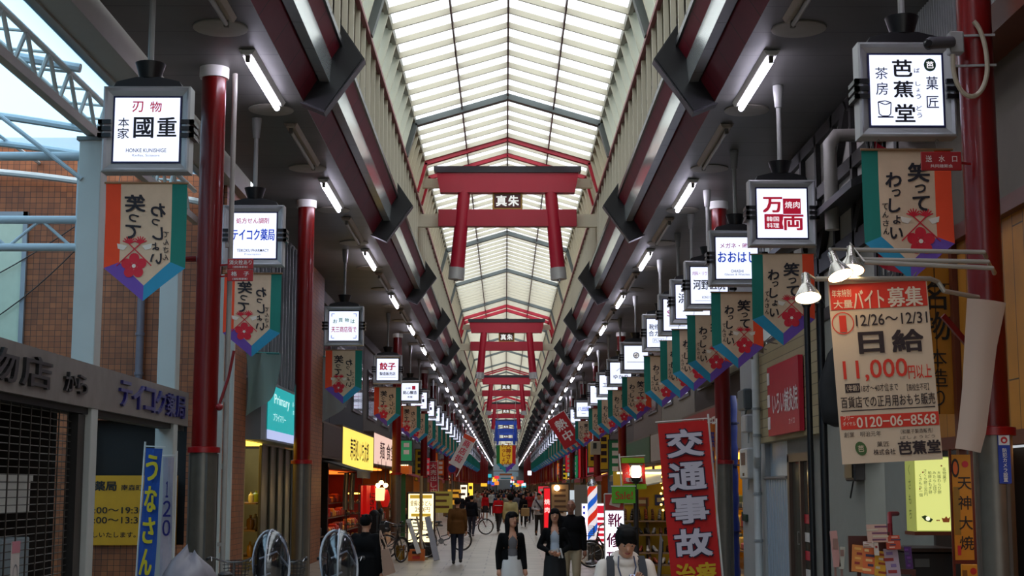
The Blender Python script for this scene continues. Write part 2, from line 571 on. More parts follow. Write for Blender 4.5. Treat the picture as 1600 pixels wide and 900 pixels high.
# portal frames of the roof: grey every ten fins, red pairs at the gates
GATES = [40.5, 78.2, 118, 156, 196, 234]
def portal(y, w, h, m, name):
    b = MB()
    P = [(2.5, 9.96), (2.27, 10.76), (0, 11.44), (-2.27, 10.76), (-2.5, 9.96)]
    for i in range(4):
        (xa, za), (xb, zb) = P[i], P[i + 1]
        b.bar((XC + xa, y, za), (XC + xb, y, zb), h, w, 0, up=(0, 1, 0))
    return b.build(name, m)
fr = [('g', 15.8), ('g', 25.5), ('g', 35.2)]
y = 54.7
while y < 260: fr.append(('g', y)); y += 9.62
fr = [f for f in fr if all(abs(f[1] - g) > 3 for g in GATES)]
for i, (k, y) in enumerate(fr):
    tag(portal(y, .22, .14, GREYF, 'portal_frame'), 'grey steel roof frame following the gabled skylight, %s from the camera' % nth(i), 'roof frame', 'grey roof frames')
for i, g in enumerate(GATES[:4]):
    for dy, w in ((-.95, 'just before'), (.95, 'just behind')):
        tag(portal(g + dy, .16, .16, FRAME_RED, 'portal_frame'), 'red roof frame under the skylight %s the %s shrine gate' % (w, nth(i)), 'roof frame', 'red roof frames at the gates')
    b = MB()
    b.bar((X(-1, 2.6), g + .35, 9.38), (X(1, 2.6), g + .35, 9.38), .16, .36)
    b.bar((X(-1, 2.4), g + .35, 10.45), (X(1, 2.4), g + .35, 10.45), .16, .26)
    tag(b.build('cross_beam', CREAM, base=(XC, g, 9.2)), 'pair of cream steel cross beams carrying the %s shrine gate' % nth(i), 'beam', 'gate cross beams')

# black bracket plates wrapping the fascia
i = 0
for s in (-1, 1):
    y, i = 21.42 - 11.62, 0
    while y < 300:
        b = MB()
        pr = [(3.09, 7.66), (2.76, 7.52), (2.2, 8.32), (2.62, 8.95), (2.8, 8.95), (3.0, 8.0), (3.09, 7.9)]
        b.prism([(X(s, a), y - .02, z) for a, z in pr], (0, .34, 0), 0)
        b.prism([(X(s, a), y + .02, z) for a, z in [(3.12, 7.64), (2.765, 7.49), (2.17, 8.32), (2.62, 8.99), (2.66, 8.95), (2.23, 8.32), (2.78, 7.55), (3.12, 7.7)]], (0, .26, 0), 1)
        o = b.build('roof_bracket', [CHEV, mat('2b2b30', .35, vary=.2)], base=(X(s, 2.6), y, 7.5))
        tag(o, 'black chevron bracket on the %s red fascia, %s along the roof' % ('left' if s < 0 else 'right', nth(i)), 'bracket', 'black chevron brackets')
        y += 11.62; i += 1

# ------------------------------------------------------------------ round red columns
def column(x, y, r, label, cladding, sticker=False):
    t = thing('arcade_column', label, 'column', (x, y, 0), 'red arcade columns')
    b = MB(); b.lathe([(r, 2.42), (r, 7.5)], (x, y, 0), 0, 28)
    b.build('shaft', COL_RED, t, smooth=True)
    b = MB(); b.lathe([(r + .03, 7.5), (r + .035, 7.52), (r + .035, CEIL), (r, CEIL)], (x, y, 0), 0, 28)
    b.build('capital', WHITE_P, t, smooth=True)
    b = MB(); b.lathe([(r, 2.40), (r + .05, 2.40), (r + .05, 2.47), (r, 2.48)], (x, y, 0), 0, 28)
    b.build('collar_ring', mat('8e0a10', .3), t, smooth=True)
    b = MB()
    n = 12
    b.lathe([(r + .015, 0), (r + .015, 2.40)], (x, y, 0), 0, 28)
    for k in range(4):
        a = math.pi / 2 * k + .4
        b.bar((x + math.cos(a) * (r + .018), y + math.sin(a) * (r + .018), 0.02), (x + math.cos(a) * (r + .018), y + math.sin(a) * (r + .018), 2.39), .03, .012, 1)
    b.build('cladding', [cladding, mat('55534f', .4, metal=.5)], t, smooth=True)
    return t
cl1 = mat('6a655c', .35, metal=.55, vary=.2, scale=7)
cl2 = mat('5c4526', .5, vary=.25)
LCOL = [(-4.0, 19.65), (-4.0, 29.1), (-4.05, 55.0), (-4.0, 72.5), (-4.0, 81.5), (-4.0, 100)]
RCOL = [(4.3, 13.05), (4.3, 29.2), (4.3, 54.5), (4.2, 68), (4.2, 80), (4.2, 93), (4.2, 112)]
y = 112
while y < 330: LCOL.append((-4.0, y)); y += 10.6
y = 124
while y < 330: RCOL.append((4.15, y)); y += 10.6
for i, (x, y) in enumerate(LCOL):
    column(x, y, .165, 'round red column with grey foot, %s along the left side' % nth(i), cl1 if i < 3 else cl2)
for i, (x, y) in enumerate(RCOL):
    column(x, y, .155, 'round red column with grey foot, %s along the right side' % nth(i), cl1 if i < 3 else cl2)

# ------------------------------------------------------------------ shrine gates hung under the skylight
def gate(y, main, accent, label, name_text=True):
    k = 1.0
    t = thing('torii_gate', label, 'shrine gate', (XC, y, 7.7))
    def sp(b, xa, xb, za, zb, d, mi=0, bev=.01): b.span(XC + xa, XC + xb, y - d / 2, y + d / 2, za, zb, mi, bev)
    b = MB()
    b.prism([(XC - 1.97, y - .2, 10.66), (XC + 1.97, y - .2, 10.66), (XC + 2.06, y - .2, 10.72), (XC + 2.06, y - .2, 10.84), (XC - 2.06, y - .2, 10.84), (XC - 2.06, y - .2, 10.72)], (0, .4, 0))
    b.build('ridge_cap', accent, t)
    b = MB()
    b.prism([(XC - 1.88, y - .16, 10.1), (XC + 1.88, y - .16, 10.1), (XC + 1.99, y - .16, 10.66), (XC - 1.99, y - .16, 10.66)], (0, .32, 0))
    b.build('top_lintel', main, t)
    b = MB(); sp(b, -1.93, 1.93, 9.15, 9.63, .2); b.build('tie_beam', main, t)
    for s in (-1, 1):
        b = MB()
        b.tube([(XC + s * 1.40, y, 7.98), (XC + s * 1.21, y, 10.14)], [.205, .175], 0, 22)
        post = b.build('post', main, t, smooth=True)
        b = MB()
        b.tube([(XC + s * 1.428, y, 7.66), (XC + s * 1.40, y, 7.99)], [.225, .22], 0, 22)
        b.lathe([(.05, 7.62), (.05, 7.66)], (XC + s * 1.428, y, 0), 0, 12)
        b.build('foot_sleeve', mat('a8a8a4', .4, metal=.3), post, smooth=True)
    b = MB()
    sp(b, -.42, .42, 9.63, 10.12, .1, 0)
    sp(b, -.37, .37, 9.68, 10.07, .13, 1)
    if name_text:
        b.text('真', (XC - .17, y - .075, 9.875), .34, mi=2, bold=.04, fit=.30, height=.31)
        b.text('朱', (XC + .17, y - .075, 9.875), .34, mi=2, bold=.04, fit=.30, height=.31)
    b.build('name_plaque', [mat('a07c30', .4), mat('4c1216', .4), glow('eeeeea', .7)], t)
    return t
BLUE = mat('123a9c', .4, vary=.1)
NAVY = mat('0d1a44', .4)
for i, g in enumerate(GATES):
    if i < 4: gate(g, TORII_RED, mat('1a1720', .4), 'red shrine gate with white lettered plaque hung under the skylight, %s from camera' % nth(i))
    else: gate(g, BLUE, NAVY, 'blue shrine gate hung far down the arcade, %s' % ('the nearer of two' if i == 4 else 'the farther of two'))

# ------------------------------------------------------------------ ceiling lamps
TUBE = glow('eee8ff', TUBE_STRENGTH)
def lamp_proto(lit):
    t = thing('fluorescent_lamp', 'x', 'lamp', (0, 0, CEIL), 'lit fluorescent lamps' if lit else 'unlit fluorescent lamps')
    L = 2.7 if lit else 2.9
    b = MB()
    b.span(-.07, .07, -L / 2, L / 2, CEIL - .07, CEIL - .004, 0, .01)
    b.prism([(-.11, -L / 2, CEIL - .004), (-.07, -L / 2, CEIL - .07), (-.07, -L / 2, CEIL - .004)], (0, L, 0), 0)
    b.prism([(.11, -L / 2, CEIL - .004), (.07, -L / 2, CEIL - .004), (.07, -L / 2, CEIL - .07)], (0, L, 0), 0)
    b.build('housing', WHITE_P if lit else mat('9a8d7c', .5), t)
    b = MB(); b.tube([(0, -L / 2 + .12, CEIL - .12), (0, L / 2 - .12, CEIL - .12)], .042 if lit else .03, 0, 10)
    b.build('tube', TUBE if lit else mat('8f8f8c', .3), t, smooth=True)
    for s in (-1, 1):
        b = MB(); b.box((0, s * (L / 2 - .09), CEIL - .11), (.06, .06, .09), 0, None, .008)
        b.build('lamp_holder', mat('5a564e', .5), t)
    return t
pl, pu = lamp_proto(True), lamp_proto(False)
disc_i = 0
for s in (-1, 1):
    side = 'left' if s < 0 else 'right'
    for k in range(-2, 46):
        y = 20.1 + 8.17 * k
        if k >= 0:
            lb = 'lit white fluorescent tube on the %s side ceiling, %s of its row' % (side, nth(k))
        else: lb = 'lit fluorescent tube overhead on the %s ceiling, %s the camera' % (side, 'just behind' if k == -3 else ('above' if k == -2 else 'just ahead of'))
        dup(pl, (X(s, 3.45), y, CEIL), lb)
        if -1 <= k < 14:
            dup(pu, (X(s, 3.45), y + 4.05, CEIL), 'unlit fluorescent fixture on the %s ceiling after the %s lit tube' % (side, nth(k) if k >= 0 else 'overhead'))
            for e in (1.75, 5.9):
                if k < 7:
                    b = MB(); b.lathe([(.34, CEIL - .001), (.34, CEIL - .02), (.30, CEIL - .03), (.12, CEIL - .035), (0, CEIL - .035)], (X(s, 3.62), y + e, 0), 0, 26)
                    o = b.build('ceiling_speaker', mat('8a857c', .5), base=(X(s, 3.62), y + e, CEIL), smooth=True)
                    tag(o, 'flat round disc on the %s ceiling %s the %s lit tube' % (side, 'just past' if e < 3 else 'well beyond', nth(k) if k >= 0 else 'overhead'), 'ceiling disc', 'round ceiling discs')
drop(pl); drop(pu)

# ------------------------------------------------------------------ left: side arcade, corner building, first shops
PL = -5.5
b = MB()
b.span(-5.25, -4.85, Y0, 27.5, 7.33, 7.77, 0)
b.span(-5.35, -5.22, Y0, 27.5, 7.30, 7.36, 0)
b.build('trim_9', mat('98938a', .5, vary=.05), kind='structure')

brick_m = tiles('94562f', '7a4424', '2a170e', .108, .1, 'xz', rough=.55, gap=.004, offset=0, noise=.22, bump=.3)
brick_my = tiles('94562f', '7a4424', '2a170e', .108, .1, 'yz', rough=.55, gap=.004, offset=0, noise=.22, bump=.3)
b = MB()
b.span(-14, -5.05, 26, 26.3, 3.12, 8.2, 0)
b.span(-14, -7.3, 26, 26.3, 0, 3.12, 0); b.span(-5.6, -5.05, 26, 26.3, 0, 3.12, 0)
b.span(-7.3, -5.6, 26, 26.3, 0, .95, 0)
b.span(-7.3, -5.6, 26.25, 26.3, .95, 3.12, 1)
b.build('wall_brick', [brick_m, DARK], kind='structure')
b = MB()
b.span(-5.3, -5.0, 26, 28.4, 0, 7.65, 0)
b.build('wall_brick_front', brick_my, kind='structure')
b = MB(); b.span(-14.2, -14, Y0, 26.3, 0, 8.2); b.span(-14, -4.9, Y0 - .3, Y0, 0, 8.2)
b.build('wall_side_street', mat('5a5048', .7), kind='structure')

# frosted window in the brick wall
b = MB()
x0, x1, z0, z1 = -9.75, -8.62, 4.3, 6.75
b.span(x0 - .08, x0, 25.93, 26.0, z0, z1 + .08); b.span(x1, x1 + .08, 25.93, 26.0, z0, z1 + .08)
b.span(x0 - .08, x1 + .08, 25.93, 26.0, z1, z1 + .08); b.span(x0 - .1, x1 + .1, 25.88, 26.0, z0 - .08, z0)
b.span(x0, x1, 25.97, 25.995, z0, z1, 1)
b.build('window_4', [mat('8d9298', .4, metal=.4), mat('bfcdb8', .25, vary=.1)], kind='structure')

# translucent side roof with arched tubes
b = MB()
n = 14; xs = [-5.3 - 8.7 * i / n for i in range(n + 1)]
zf = lambda x: 7.28 + .62 * math.sin(min(1, (-5.3 - x) / 5.2) * math.pi / 2)
for i in range(n):
    b.poly([(xs[i], Y0, zf(xs[i])), (xs[i], 24.9, zf(xs[i])), (xs[i + 1], 24.9, zf(xs[i + 1])), (xs[i + 1], Y0, zf(xs[i + 1]))])
b.build('window_5', sheet('b2d8f2', .42, .85), smooth=True, kind='structure')
for i, y in enumerate((6, 10, 14, 18, 22, 24.2, 25.7)):
    b = MB()
    b.tube([(x, y, zf(x) - .12 - (.22 if i == 6 else 0)) for x in [-5.35 - .43 * k for k in range(20)]], .06, 0, 8)
    tag(b.build('arched_roof_tube', TUBE_W, base=(-5.5, y, 7.2), smooth=True), 'pale blue arched tube under the translucent side roof, %s from the camera' % nth(i), 'roof tube', 'arched roof tubes')
b = MB()
for y0_, xx in ((5, -6.6), (5, -8.4), (5, -10.2)):
    b.tube([(xx, y0_, zf(xx) - .05), (xx, 26, zf(xx) - .05)], .03, 0, 6)
b.build('trim_10', TUBE_W, kind='structure')

# lattice girder along the opening
t = thing('lattice_girder', 'white tubular lattice girder running along the side roof opening', 'girder', (PL, 18, 6.6))
ztop, zbot = 7.14, 6.63
b = MB(); b.box((PL, 17.0, zbot), (.10, 17.6, .12), 0); b.build('bottom_chord', mat('a9a59b', .5, vary=.05), t)
for dx, nm in ((0.0, 'top_chord'), (-.55, 'top_chord')):
    b = MB(); b.tube([(PL + dx, 8.2, ztop + (.05 if dx else 0)), (PL + dx, 25.6, ztop + (.05 if dx else 0))], .055 if dx else .04, 0, 8); b.build(nm, POST_W, t, smooth=True)
k, y = 0, 8.4
while y < 24.9:
    b = MB()
    b.tube([(PL, y, zbot), (PL, y + .42, ztop)], .028, 0, 7); b.tube([(PL, y + .42, ztop), (PL, y + .84, zbot)], .028, 0, 7)
    b.tube([(PL, y, zbot), (PL - .55, y + .42, ztop + .05)], .025, 0, 7)
    b.tube([(PL, y + .42, ztop), (PL - .55, y + .42, ztop + .05)], .02, 0, 7)
    b.build('web_brace', POST_W, t, smooth=True)
    y += .84

def post(y, label, w=.3):
    t = thing('steel_post', label, 'post', (PL, y, 0), 'white square posts')
    b = MB(); b.box((PL, y, 3.28), (w, w, 6.5), 0, None, .01); b.build('shaft', POST_W, t)
    b = MB(); b.box((PL, y, 6.53), (w + .06, w + .06, .05), 0); b.tube([(PL, y, 6.53), (PL, y, 6.62)], .06, 0, 8); b.build('cap_plate', GREYF, t)
    b = MB(); b.box((PL, y, .02), (w + .16, w + .16, .04)); b.build('base_plate', GREYF, t)
post(19.25, 'white square steel post holding the stone sign band, nearer one beside black grille')
post(24.0, 'white square steel post holding the stone sign band, farther one beside the flags')

# stone sign band with raised letters
stone = mat('77706a', .45, vary=.38, scale=3.5)
t = thing('sign_band', 'mottled grey stone sign band with raised black and blue letters above the grille', 'sign', (PL, 19, 2.96))
b = MB(); b.span(PL - .1, PL + .16, 13.2, 24.85, 2.96, 3.52, 0); b.span(PL - .1, PL + .1, 13.2, 24.85, 2.88, 2.96, 1)
b.build('band', [stone, DARK], t)
def raised(body, y0, y1, zc, h, m, bold=.03):
    b = MB()
    n = len(body); st = (y1 - y0) / n
    for i, ch in enumerate(body):
        c = (PL + .20, y0 + st * (i + .5), zc)
        k = len(b.v)
        b.text(ch, c, h, (0, 1, 0), (0, 0, 1), 0, .012, fit=st * .9, height=h, raw=True)
    # thickness: a second layer and the walls of each outline
    n0 = len(b.v)
    base = [Vector((v.x - .04, v.y, v.z)) for v in b.v]
    edges = {}
    for f in b.f:
        for i in range(len(f)):
            a, c = f[i], f[(i + 1) % len(f)]
            edges[(a, c)] = edges.get((a, c), 0) + 1
    open_e = [e for e in edges if (e[1], e[0]) not in edges]
    fs = [(a, c, n0 + c, n0 + a) for a, c in open_e]
    b.v.extend(base); b.f.extend(fs); b.m.extend([0] * len(fs))
    return b
raised('物店', 14.9, 17.3, 3.24, .36, 0).build('raised_letters', mat('0d0c0c', .4), t)
raised('から', 17.75, 18.75, 3.22, .24, 0).build('raised_letters', mat('0d0c0c', .4), t)
raised('テイコク薬局', 20.3, 24.5, 3.24, .36, 0).build('raised_letters', mat('23206e', .3), t)

# roller grille with the dark shop behind
t = thing('roller_grille', 'closed black roller grille under the stone sign band', 'grille', (PL, 17, 0))
b = MB()
z = .05
while z < 2.9: b.tube([(PL, 13.4, z), (PL, 18.72, z)], .007, 0, 5); z += .085
b.build('bars', mat('4c4842', .45, metal=.4), t)
b = MB()
y = 13.5
while y < 18.8: b.bar((PL + .01, y, 0), (PL + .01, y, 2.9), .012, .022, 0, up=(0, 1, 0)); y += .36
b.build('links', mat('3a3733', .4, metal=.5), t)
for ya_, yb_ in ((18.75, 19.05), (15.2, 15.32)):
    b = MB(); b.span(PL - .06, PL + .08, ya_, yb_, 0, 2.87)
    b.build('guide_rail', mat('15120f', .5), t)
b = MB()
b.span(-8.2, -8.1, 12, 19, 0, 3.3); b.span(-8.2, PL - .25, 18.8, 18.95, 0, 3.3); b.span(-8.2, PL - .12, 12, 19, 3.3, 3.4)
b.span(-8.2, PL - .12, 12, 12.1, 0, 3.3)
b.build('wall_closed_shop', mat('2a211b', .8), kind='structure')
def boxy(name, label, cat, c, s, m, extra=None):
    b = MB(); b.box(c, s, 0, None, .012)
    if extra: extra(b)
    return tag(b.build(name, m if isinstance(m, list) else [m], base=(c[0], c[1], c[2] - s[2] / 2)), label, cat)
boxy('storage_box', 'pale grey flat storage box behind the grille, upper one', 'box', (-5.95, 17.2, 1.86), (.5, 1.3, .42), mat('c8c7c0', .6), lambda b: b.span(-6.22, -5.68, 16.53, 17.87, 2.02, 2.09, 0))
boxy('appliance', 'grey blue cabinet behind the grille standing below the flat box', 'cabinet', (-5.95, 17.4, .68), (.5, 1.0, 1.36), [mat('8a9aa2', .5), DARK], lambda b: (b.span(-5.695, -5.685, 17.0, 17.8, .2, .66, 1), b.span(-5.695, -5.67, 17.35, 17.45, 1.0, 1.04, 1)))
t = thing('display_rack', 'red and orange display rack behind the left end of the grille', 'rack', (-6.2, 15.9, 0))
b = MB()
for zz in (.05, .6, 1.15, 1.7, 2.2): b.span(-6.4, -6.0, 15.4, 16.35, zz, zz + .04)
for yy in (15.4, 16.31): b.span(-6.4, -6.0, yy, yy + .04, 0, 2.24)
b.build('shelf_frame', mat('6b1d12', .5), t)
for i, (zz, c) in enumerate(((.64, 'a33a18'), (1.19, '8e8a86'), (1.74, 'b0661c'))):
    b = MB()
    for q in range(4): b.box((-6.15, 15.55 + q * .22, zz + .16), (.18, .17, .30 - .05 * (q % 2)), 0, None, .01)
    b.build('cartons', mat(c, .6), t)
b = MB(); b.lathe([(.0, 0), (.16, .02), (.2, .3), (.16, .6), (.0, .62)], (-5.95, 15.95, 1.25), 0, 18)
tag(b.build('paper_lantern', mat('9a968c', .6), base=(-5.95, 15.95, 1.25), smooth=True), 'pale round lantern hanging behind the grille', 'lantern')
b = MB(); b.span(PL + .03, PL + .04, 16.55, 16.82, .75, 1.35, 0); b.span(PL + .04, PL + .044, 16.55, 16.82, 1.22, 1.35, 1)
b.add(*(lambda n: ([Vector((PL + .044, 16.685 + math.cos(2 * math.pi * i / n) * r, .98 + math.sin(2 * math.pi * i / n) * r * 1.4)) for r in (.085, .07) for i in range(n)], [(i, (i + 1) % n, n + (i + 1) % n, n + i) for i in range(n)]))(20), 2)
tag(b.build('paper_notice', [mat('c3bab4', .7), mat('c07884', .6), mat('6a6a70', .6)], base=(PL + .03, 16.7, 1)), 'small white and pink notice with a ring mark fixed to the grille', 'notice')
b = MB(); b.span(PL + .03, PL + .04, 17.45, 17.65, .5, .78, 0); b.poly([(PL + .043, 17.48, .55), (PL + .043, 17.62, .55), (PL + .043, 17.55, .68)], 1)
tag(b.build('warning_sticker', [mat('c9b23a', .6), mat('a83a16', .6)], base=(PL + .03, 17.55, .6)), 'small yellow sticker low on the grille', 'sticker')

# yellow pharmacy hours sign on the corner wall
S = MB(); yx = 25.96
S.span(-7.3, -5.75, yx - .03, 26.1, .95, 2.15, 0)
def row(body, xc, z, h, w, bold=.02): S.text(body, (xc, yx - .036, z), h, mi=1, bold=bold, fit=w, height=h)
row('薬局', -6.98, 1.97, .17, .40, .04); row('南森町店', -6.45, 1.94, .10, .50, .01)
row('9:00～19:30', -6.77, 1.55, .11, .98, .02); row('9:00～13:30', -6.77, 1.38, .11, .98, .02)
row('お渡しいたします。', -6.92, 1.13, .10, 1.0, .01)
tag(S.build('hours_sign', [mat('c9920f', .5), mat('14110c', .5)], base=(-6.5, yx, .95)), 'yellow pharmacy board with opening hours on the wall between the white posts', 'sign')
b = MB(); b.tube([(-6.45, 25.88, 3.1), (-6.45, 25.88, 7.0)], .07, 0, 12)
for z in (3.9, 4.6, 6.2): b.lathe([(.085, z), (.085, z + .05)], (-6.45, 25.88, 0), 0, 12)
tag(b.build('drain_pipe', mat('6a6670', .4), base=(-6.45, 25.88, 3.1), smooth=True), 'grey drain pipe down the brown tiled wall', 'pipe')

# horizontal tube truss tied to the nearer post
t = thing('tube_truss', 'pale tube truss reaching left from the nearer white post across the brick wall', 'truss', (-7.5, 19.3, 5.1))
for z in (5.47, 5.10):
    b = MB(); b.tube([(-5.6, 19.3, z), (-12, 19.3, z)], .055, 0, 10); b.build('chord', TUBE_W, t, smooth=True)
for i in range(7):
    xa = -5.75 - i * .86
    b = MB(); b.tube([(xa, 19.3, 5.1), (xa - .43, 19.3, 5.47)], .022, 0, 7); b.tube([(xa - .43, 19.3, 5.47), (xa - .86, 19.3, 5.1)], .022, 0, 7); b.build('web_brace', TUBE_W, t, smooth=True)
b = MB(); b.tube([(-5.66, 19.3, 5.12), (-5.66, 19.3, 6.28)], .06, 0, 10); b.build('upright', TUBE_W, t, smooth=True)
b = MB(); b.tube([(-5.5, 19.2, 6.31), (-12, 19.2, 6.31)], .06, 0, 10)
tag(b.build('tie_tube', TUBE_W, base=(-6, 19.2, 6.3), smooth=True), 'single straight pale tube above the tube truss', 'tube')
b = MB(); b.tube([(-5.6, 19.1, 5.98), (-6.67, 19.1, 6.80), (-8.5, 19.1, 8.0)], .03, 0, 8)
tag(b.build('stay_rod', TUBE_W, base=(-6, 19.1, 6)), 'thin slanting stay rod under the side roof', 'rod')
for i, (p, q) in enumerate((((-9.3, 25.9, 4.72), (-7.4, 25.9, 6.4)), ((-10.2, 25.9, 5.1), (-7.2, 25.9, 6.9)))):
    b = MB(); m_ = [Vector(p).lerp(Vector(q), u) - Vector((0, 0, .12 * math.sin(u * math.pi))) for u in [j / 8 for j in range(9)]]
    b.tube(m_, .012, 0, 5)
    tag(b.build('cable', BLACK, base=p), 'thin black cable slanting across the brick wall, %s one' % ('lower' if i == 0 else 'upper'), 'cable')

# pipe and white ladder post at the corner
b = MB(); b.tube([(-3.735, 19.75, 0), (-3.735, 19.75, 7.6)], .035, 0, 10)
for z in (1.2, 3.1, 5.2): b.box((-3.755, 19.75, z), (.1, .06, .05))
tag(b.build('drain_pipe', mat('9a958e', .4), base=(-3.77, 19.75, 0), smooth=True), 'slim grey pipe running up beside the nearest left red column', 'pipe')
t = thing('ladder_post', 'white twin post frame with rungs beside the nearest left column', 'post', (-4.75, 25.3, 0))
for dx in (-.09, .09):
    b = MB(); b.box((-4.8 + dx, 25.3, 2.8), (.085, .085, 5.6), 0, None, .008); b.build('upright', POST_W, t)
b = MB()
for z in (.8, 2.3, 3.7, 5.1): b.box((-4.8, 25.3, z), (.12, .05, .09))
b.build('rungs', POST_W, t)
def bracket_arm(x, y, z, dx, label):
    b = MB(); b.tube([(x, y, z), (x + dx, y, z)], .04, 0, 8); b.lathe([(.06, z - .05), (.06, z + .05)], (x + dx, y, 0), 0, 10)
    tag(b.build('pipe_bracket', COL_RED, base=(x, y, z)), label, 'bracket')
bracket_arm(-4.17, 19.65, 5.0, -.3, 'short red bracket on the nearest left column at banner height')
b = MB(); b.tube([(-3.79, 19.56, 3.05), (-3.68, 19.56, 3.4), (-3.62, 19.56, 3.75)], .02, 0, 8); b.ell((-3.79, 19.54, 3.0), .05, 0)
tag(b.build('valve_pipe', mat('7a0a12', .3), base=(-3.86, 19.6, 3)), 'small red valve with bent pipe on the nearest left column', 'valve')
def plate(name, label, c, w, h, lines, cols):
    b = MB(); b.box(c, (w, .02, h), 0, None, .005)
    sg = -1 if c[0] < 0 else 1
    b.bar((c[0] + sg * w * .3, c[1] + .02, c[2]), (c[0] + sg * (w / 2 + .12), c[1] + .12, c[2]), .02, .02, 0)
    for (txt, dx, dz, tw, th) in lines: b.text(txt, (c[0] + dx, c[1] - .013, c[2] + dz), th, mi=1, fit=tw, height=th, bold=.01)
    return tag(b.build(name, cols, base=c), label, 'sign')
RED_S = mat('a80f12', .4)
plate('red_plate', 'small red notice plate on the nearest left column, upper of two', (-3.55, 19.5, 4.91), .345, .135, [('消火栓あり', 0, .02, .30, .065), ('（消防隊専用）', 0, -.043, .2, .03)], [RED_S, WHITE_P])
plate('red_plate', 'small red notice plate on the nearest left column, lower of two', (-3.55, 19.5, 4.755), .345, .155, [('格　子', 0, .02, .24, .065), ('（消防隊専用）', 0, -.05, .2, .03)], [RED_S, WHITE_P])

# ---- left buildings from the corner on
def wall_seg(x_in, side, y0, y1, z0, z1, m, name, th=.3):
    b = MB(); b.span(x_in, x_in + side * th, y0, y1, z0, z1)
    return b.build(name, m, kind='structure')
# shop with glass upper front and teal lit sign
t = thing('shop_facade', 'glazed shop front with a teal lit sign and warm window beside the second red column', 'shop front', (-5, 31, 0))
b = MB(); b.span(-5.35, -5.05, 28.4, 35.6, 4.05, 7.65); b.build('upper_wall', mat('3a4046', .3), t)
for i in range(5):
    ya = 28.5 + i * 1.42
    b = MB(); b.span(-5.05, -5.03, ya, ya + 1.36, 4.15, 7.5, 0); p_ = b.build('glass_panel', mat('56626a', .06, metal=.35, vary=.5, scale=1.5), t)
    b = MB()
    for q in range(3): b.span(-5.03, -4.98, ya + q * .46 - .02, ya + q * .46 + .02, 4.1, 7.55, 0)
    b.build('mullion', mat('90969a', .35, metal=.5), p_)
b = MB(); b.span(-5.1, -4.72, 28.5, 35.3, 2.86, 4.05, 0); b.build('sign_box', mat('6a7378', .4), t)
b = MB()
b.span(-4.71, -4.70, 29.2, 34.9, 3.08, 3.98, 0); b.span(-4.71, -4.70, 29.2, 34.9, 2.9, 3.08, 1)
b.text('Primary', (-4.69, 31.0, 3.70), .3, (0, 1, 0), (0, 0, 1), 2, 0, fit=2.1, height=.26); b.text('プライマリー', (-4.69, 30.7, 3.36), .2, (0, 1, 0), (0, 0, 1), 2, fit=1.7, height=.16)
b.text('泉・洋服・婦人服', (-4.69, 33.1, 3.75), .1, (0, 1, 0), (0, 0, 1), 2, fit=1.2, height=.11); b.text('営業中のお店', (-4.69, 33.1, 3.58), .1, (0, 1, 0), (0, 0, 1), 2, fit=1.0, height=.09)
b.build('lit_sign', [glow('10a5a8', .9), glow('b8c4ee', .9), glow('d6f4f0', 1.0)], t)
b = MB(); b.span(-6.6, -6.5, 28.5, 35.5, 0, 2.86); b.span(-6.6, -5, 28.4, 28.5, 0, 2.86); b.span(-6.6, -5, 35.5, 35.6, 0, 2.86)
b.build('shop_interior', mat('9a8a50', .7), t)
b = MB(); b.span(-6.5, -5.1, 28.6, 31, 2.80, 2.85); b.build('ceiling_light', glow('ffd24a', 3.2), t)
for i in range(5):
    ya = 30.2 + i * 1.06
    b = MB(); b.box((-5.0, ya + .5, 1.4), (.06, .9, 2.8), 0, None, .01); b.tube([(-4.95, ya + .95, 0), (-4.95, ya + .95, 2.8)], .03, 0, 6)
    b.build('folding_door', mat('4e4a3c', .35, metal=.3), t)
b = MB()
for z in (.5, 1.05, 1.6): b.span(-5.7, -5.1, 30.4, 35.2, z, z + .03)
b.build('display_shelf', mat('7a5a2a', .5), t)
rnd = random.Random(3)
for k in range(12):
    zz = (.53, 1.08, 1.63)[k % 3]; yy = 30.7 + (k // 3) * 1.0
    b = MB(); r = .06 + .03 * rnd.random(); h = .22 + .16 * rnd.random()
    xv = -5.25 - .07 * (k // 3); b.lathe([(r * .7, 0), (r, h * .3), (r * .9, h * .7), (r * .3, h * .85), (r * .35, h), (0, h)], (xv, yy, zz), 0, 12)
    col = rnd.choice(['c9b36a', '8b9a3c', 'b8862a', 'd8d0b0', '6b4a1c'])
    tag(b.build('ornament_vase', mat(col, .25), base=(xv, yy, zz), smooth=True), 'small %s vase in the warm shop window, %s shelf, %s in line' % ({'c9b36a': 'straw coloured', '8b9a3c': 'olive green', 'b8862a': 'amber', 'd8d0b0': 'ivory', '6b4a1c': 'brown'}[col], ('bottom', 'middle', 'top')[k % 3], nth(k // 3)), 'vase', 'vases in the warm window')
wall_seg(-5.0, -1, 35.6, 40.3, 0, 7.65, brick_my, 'wall_left_brick_pier')
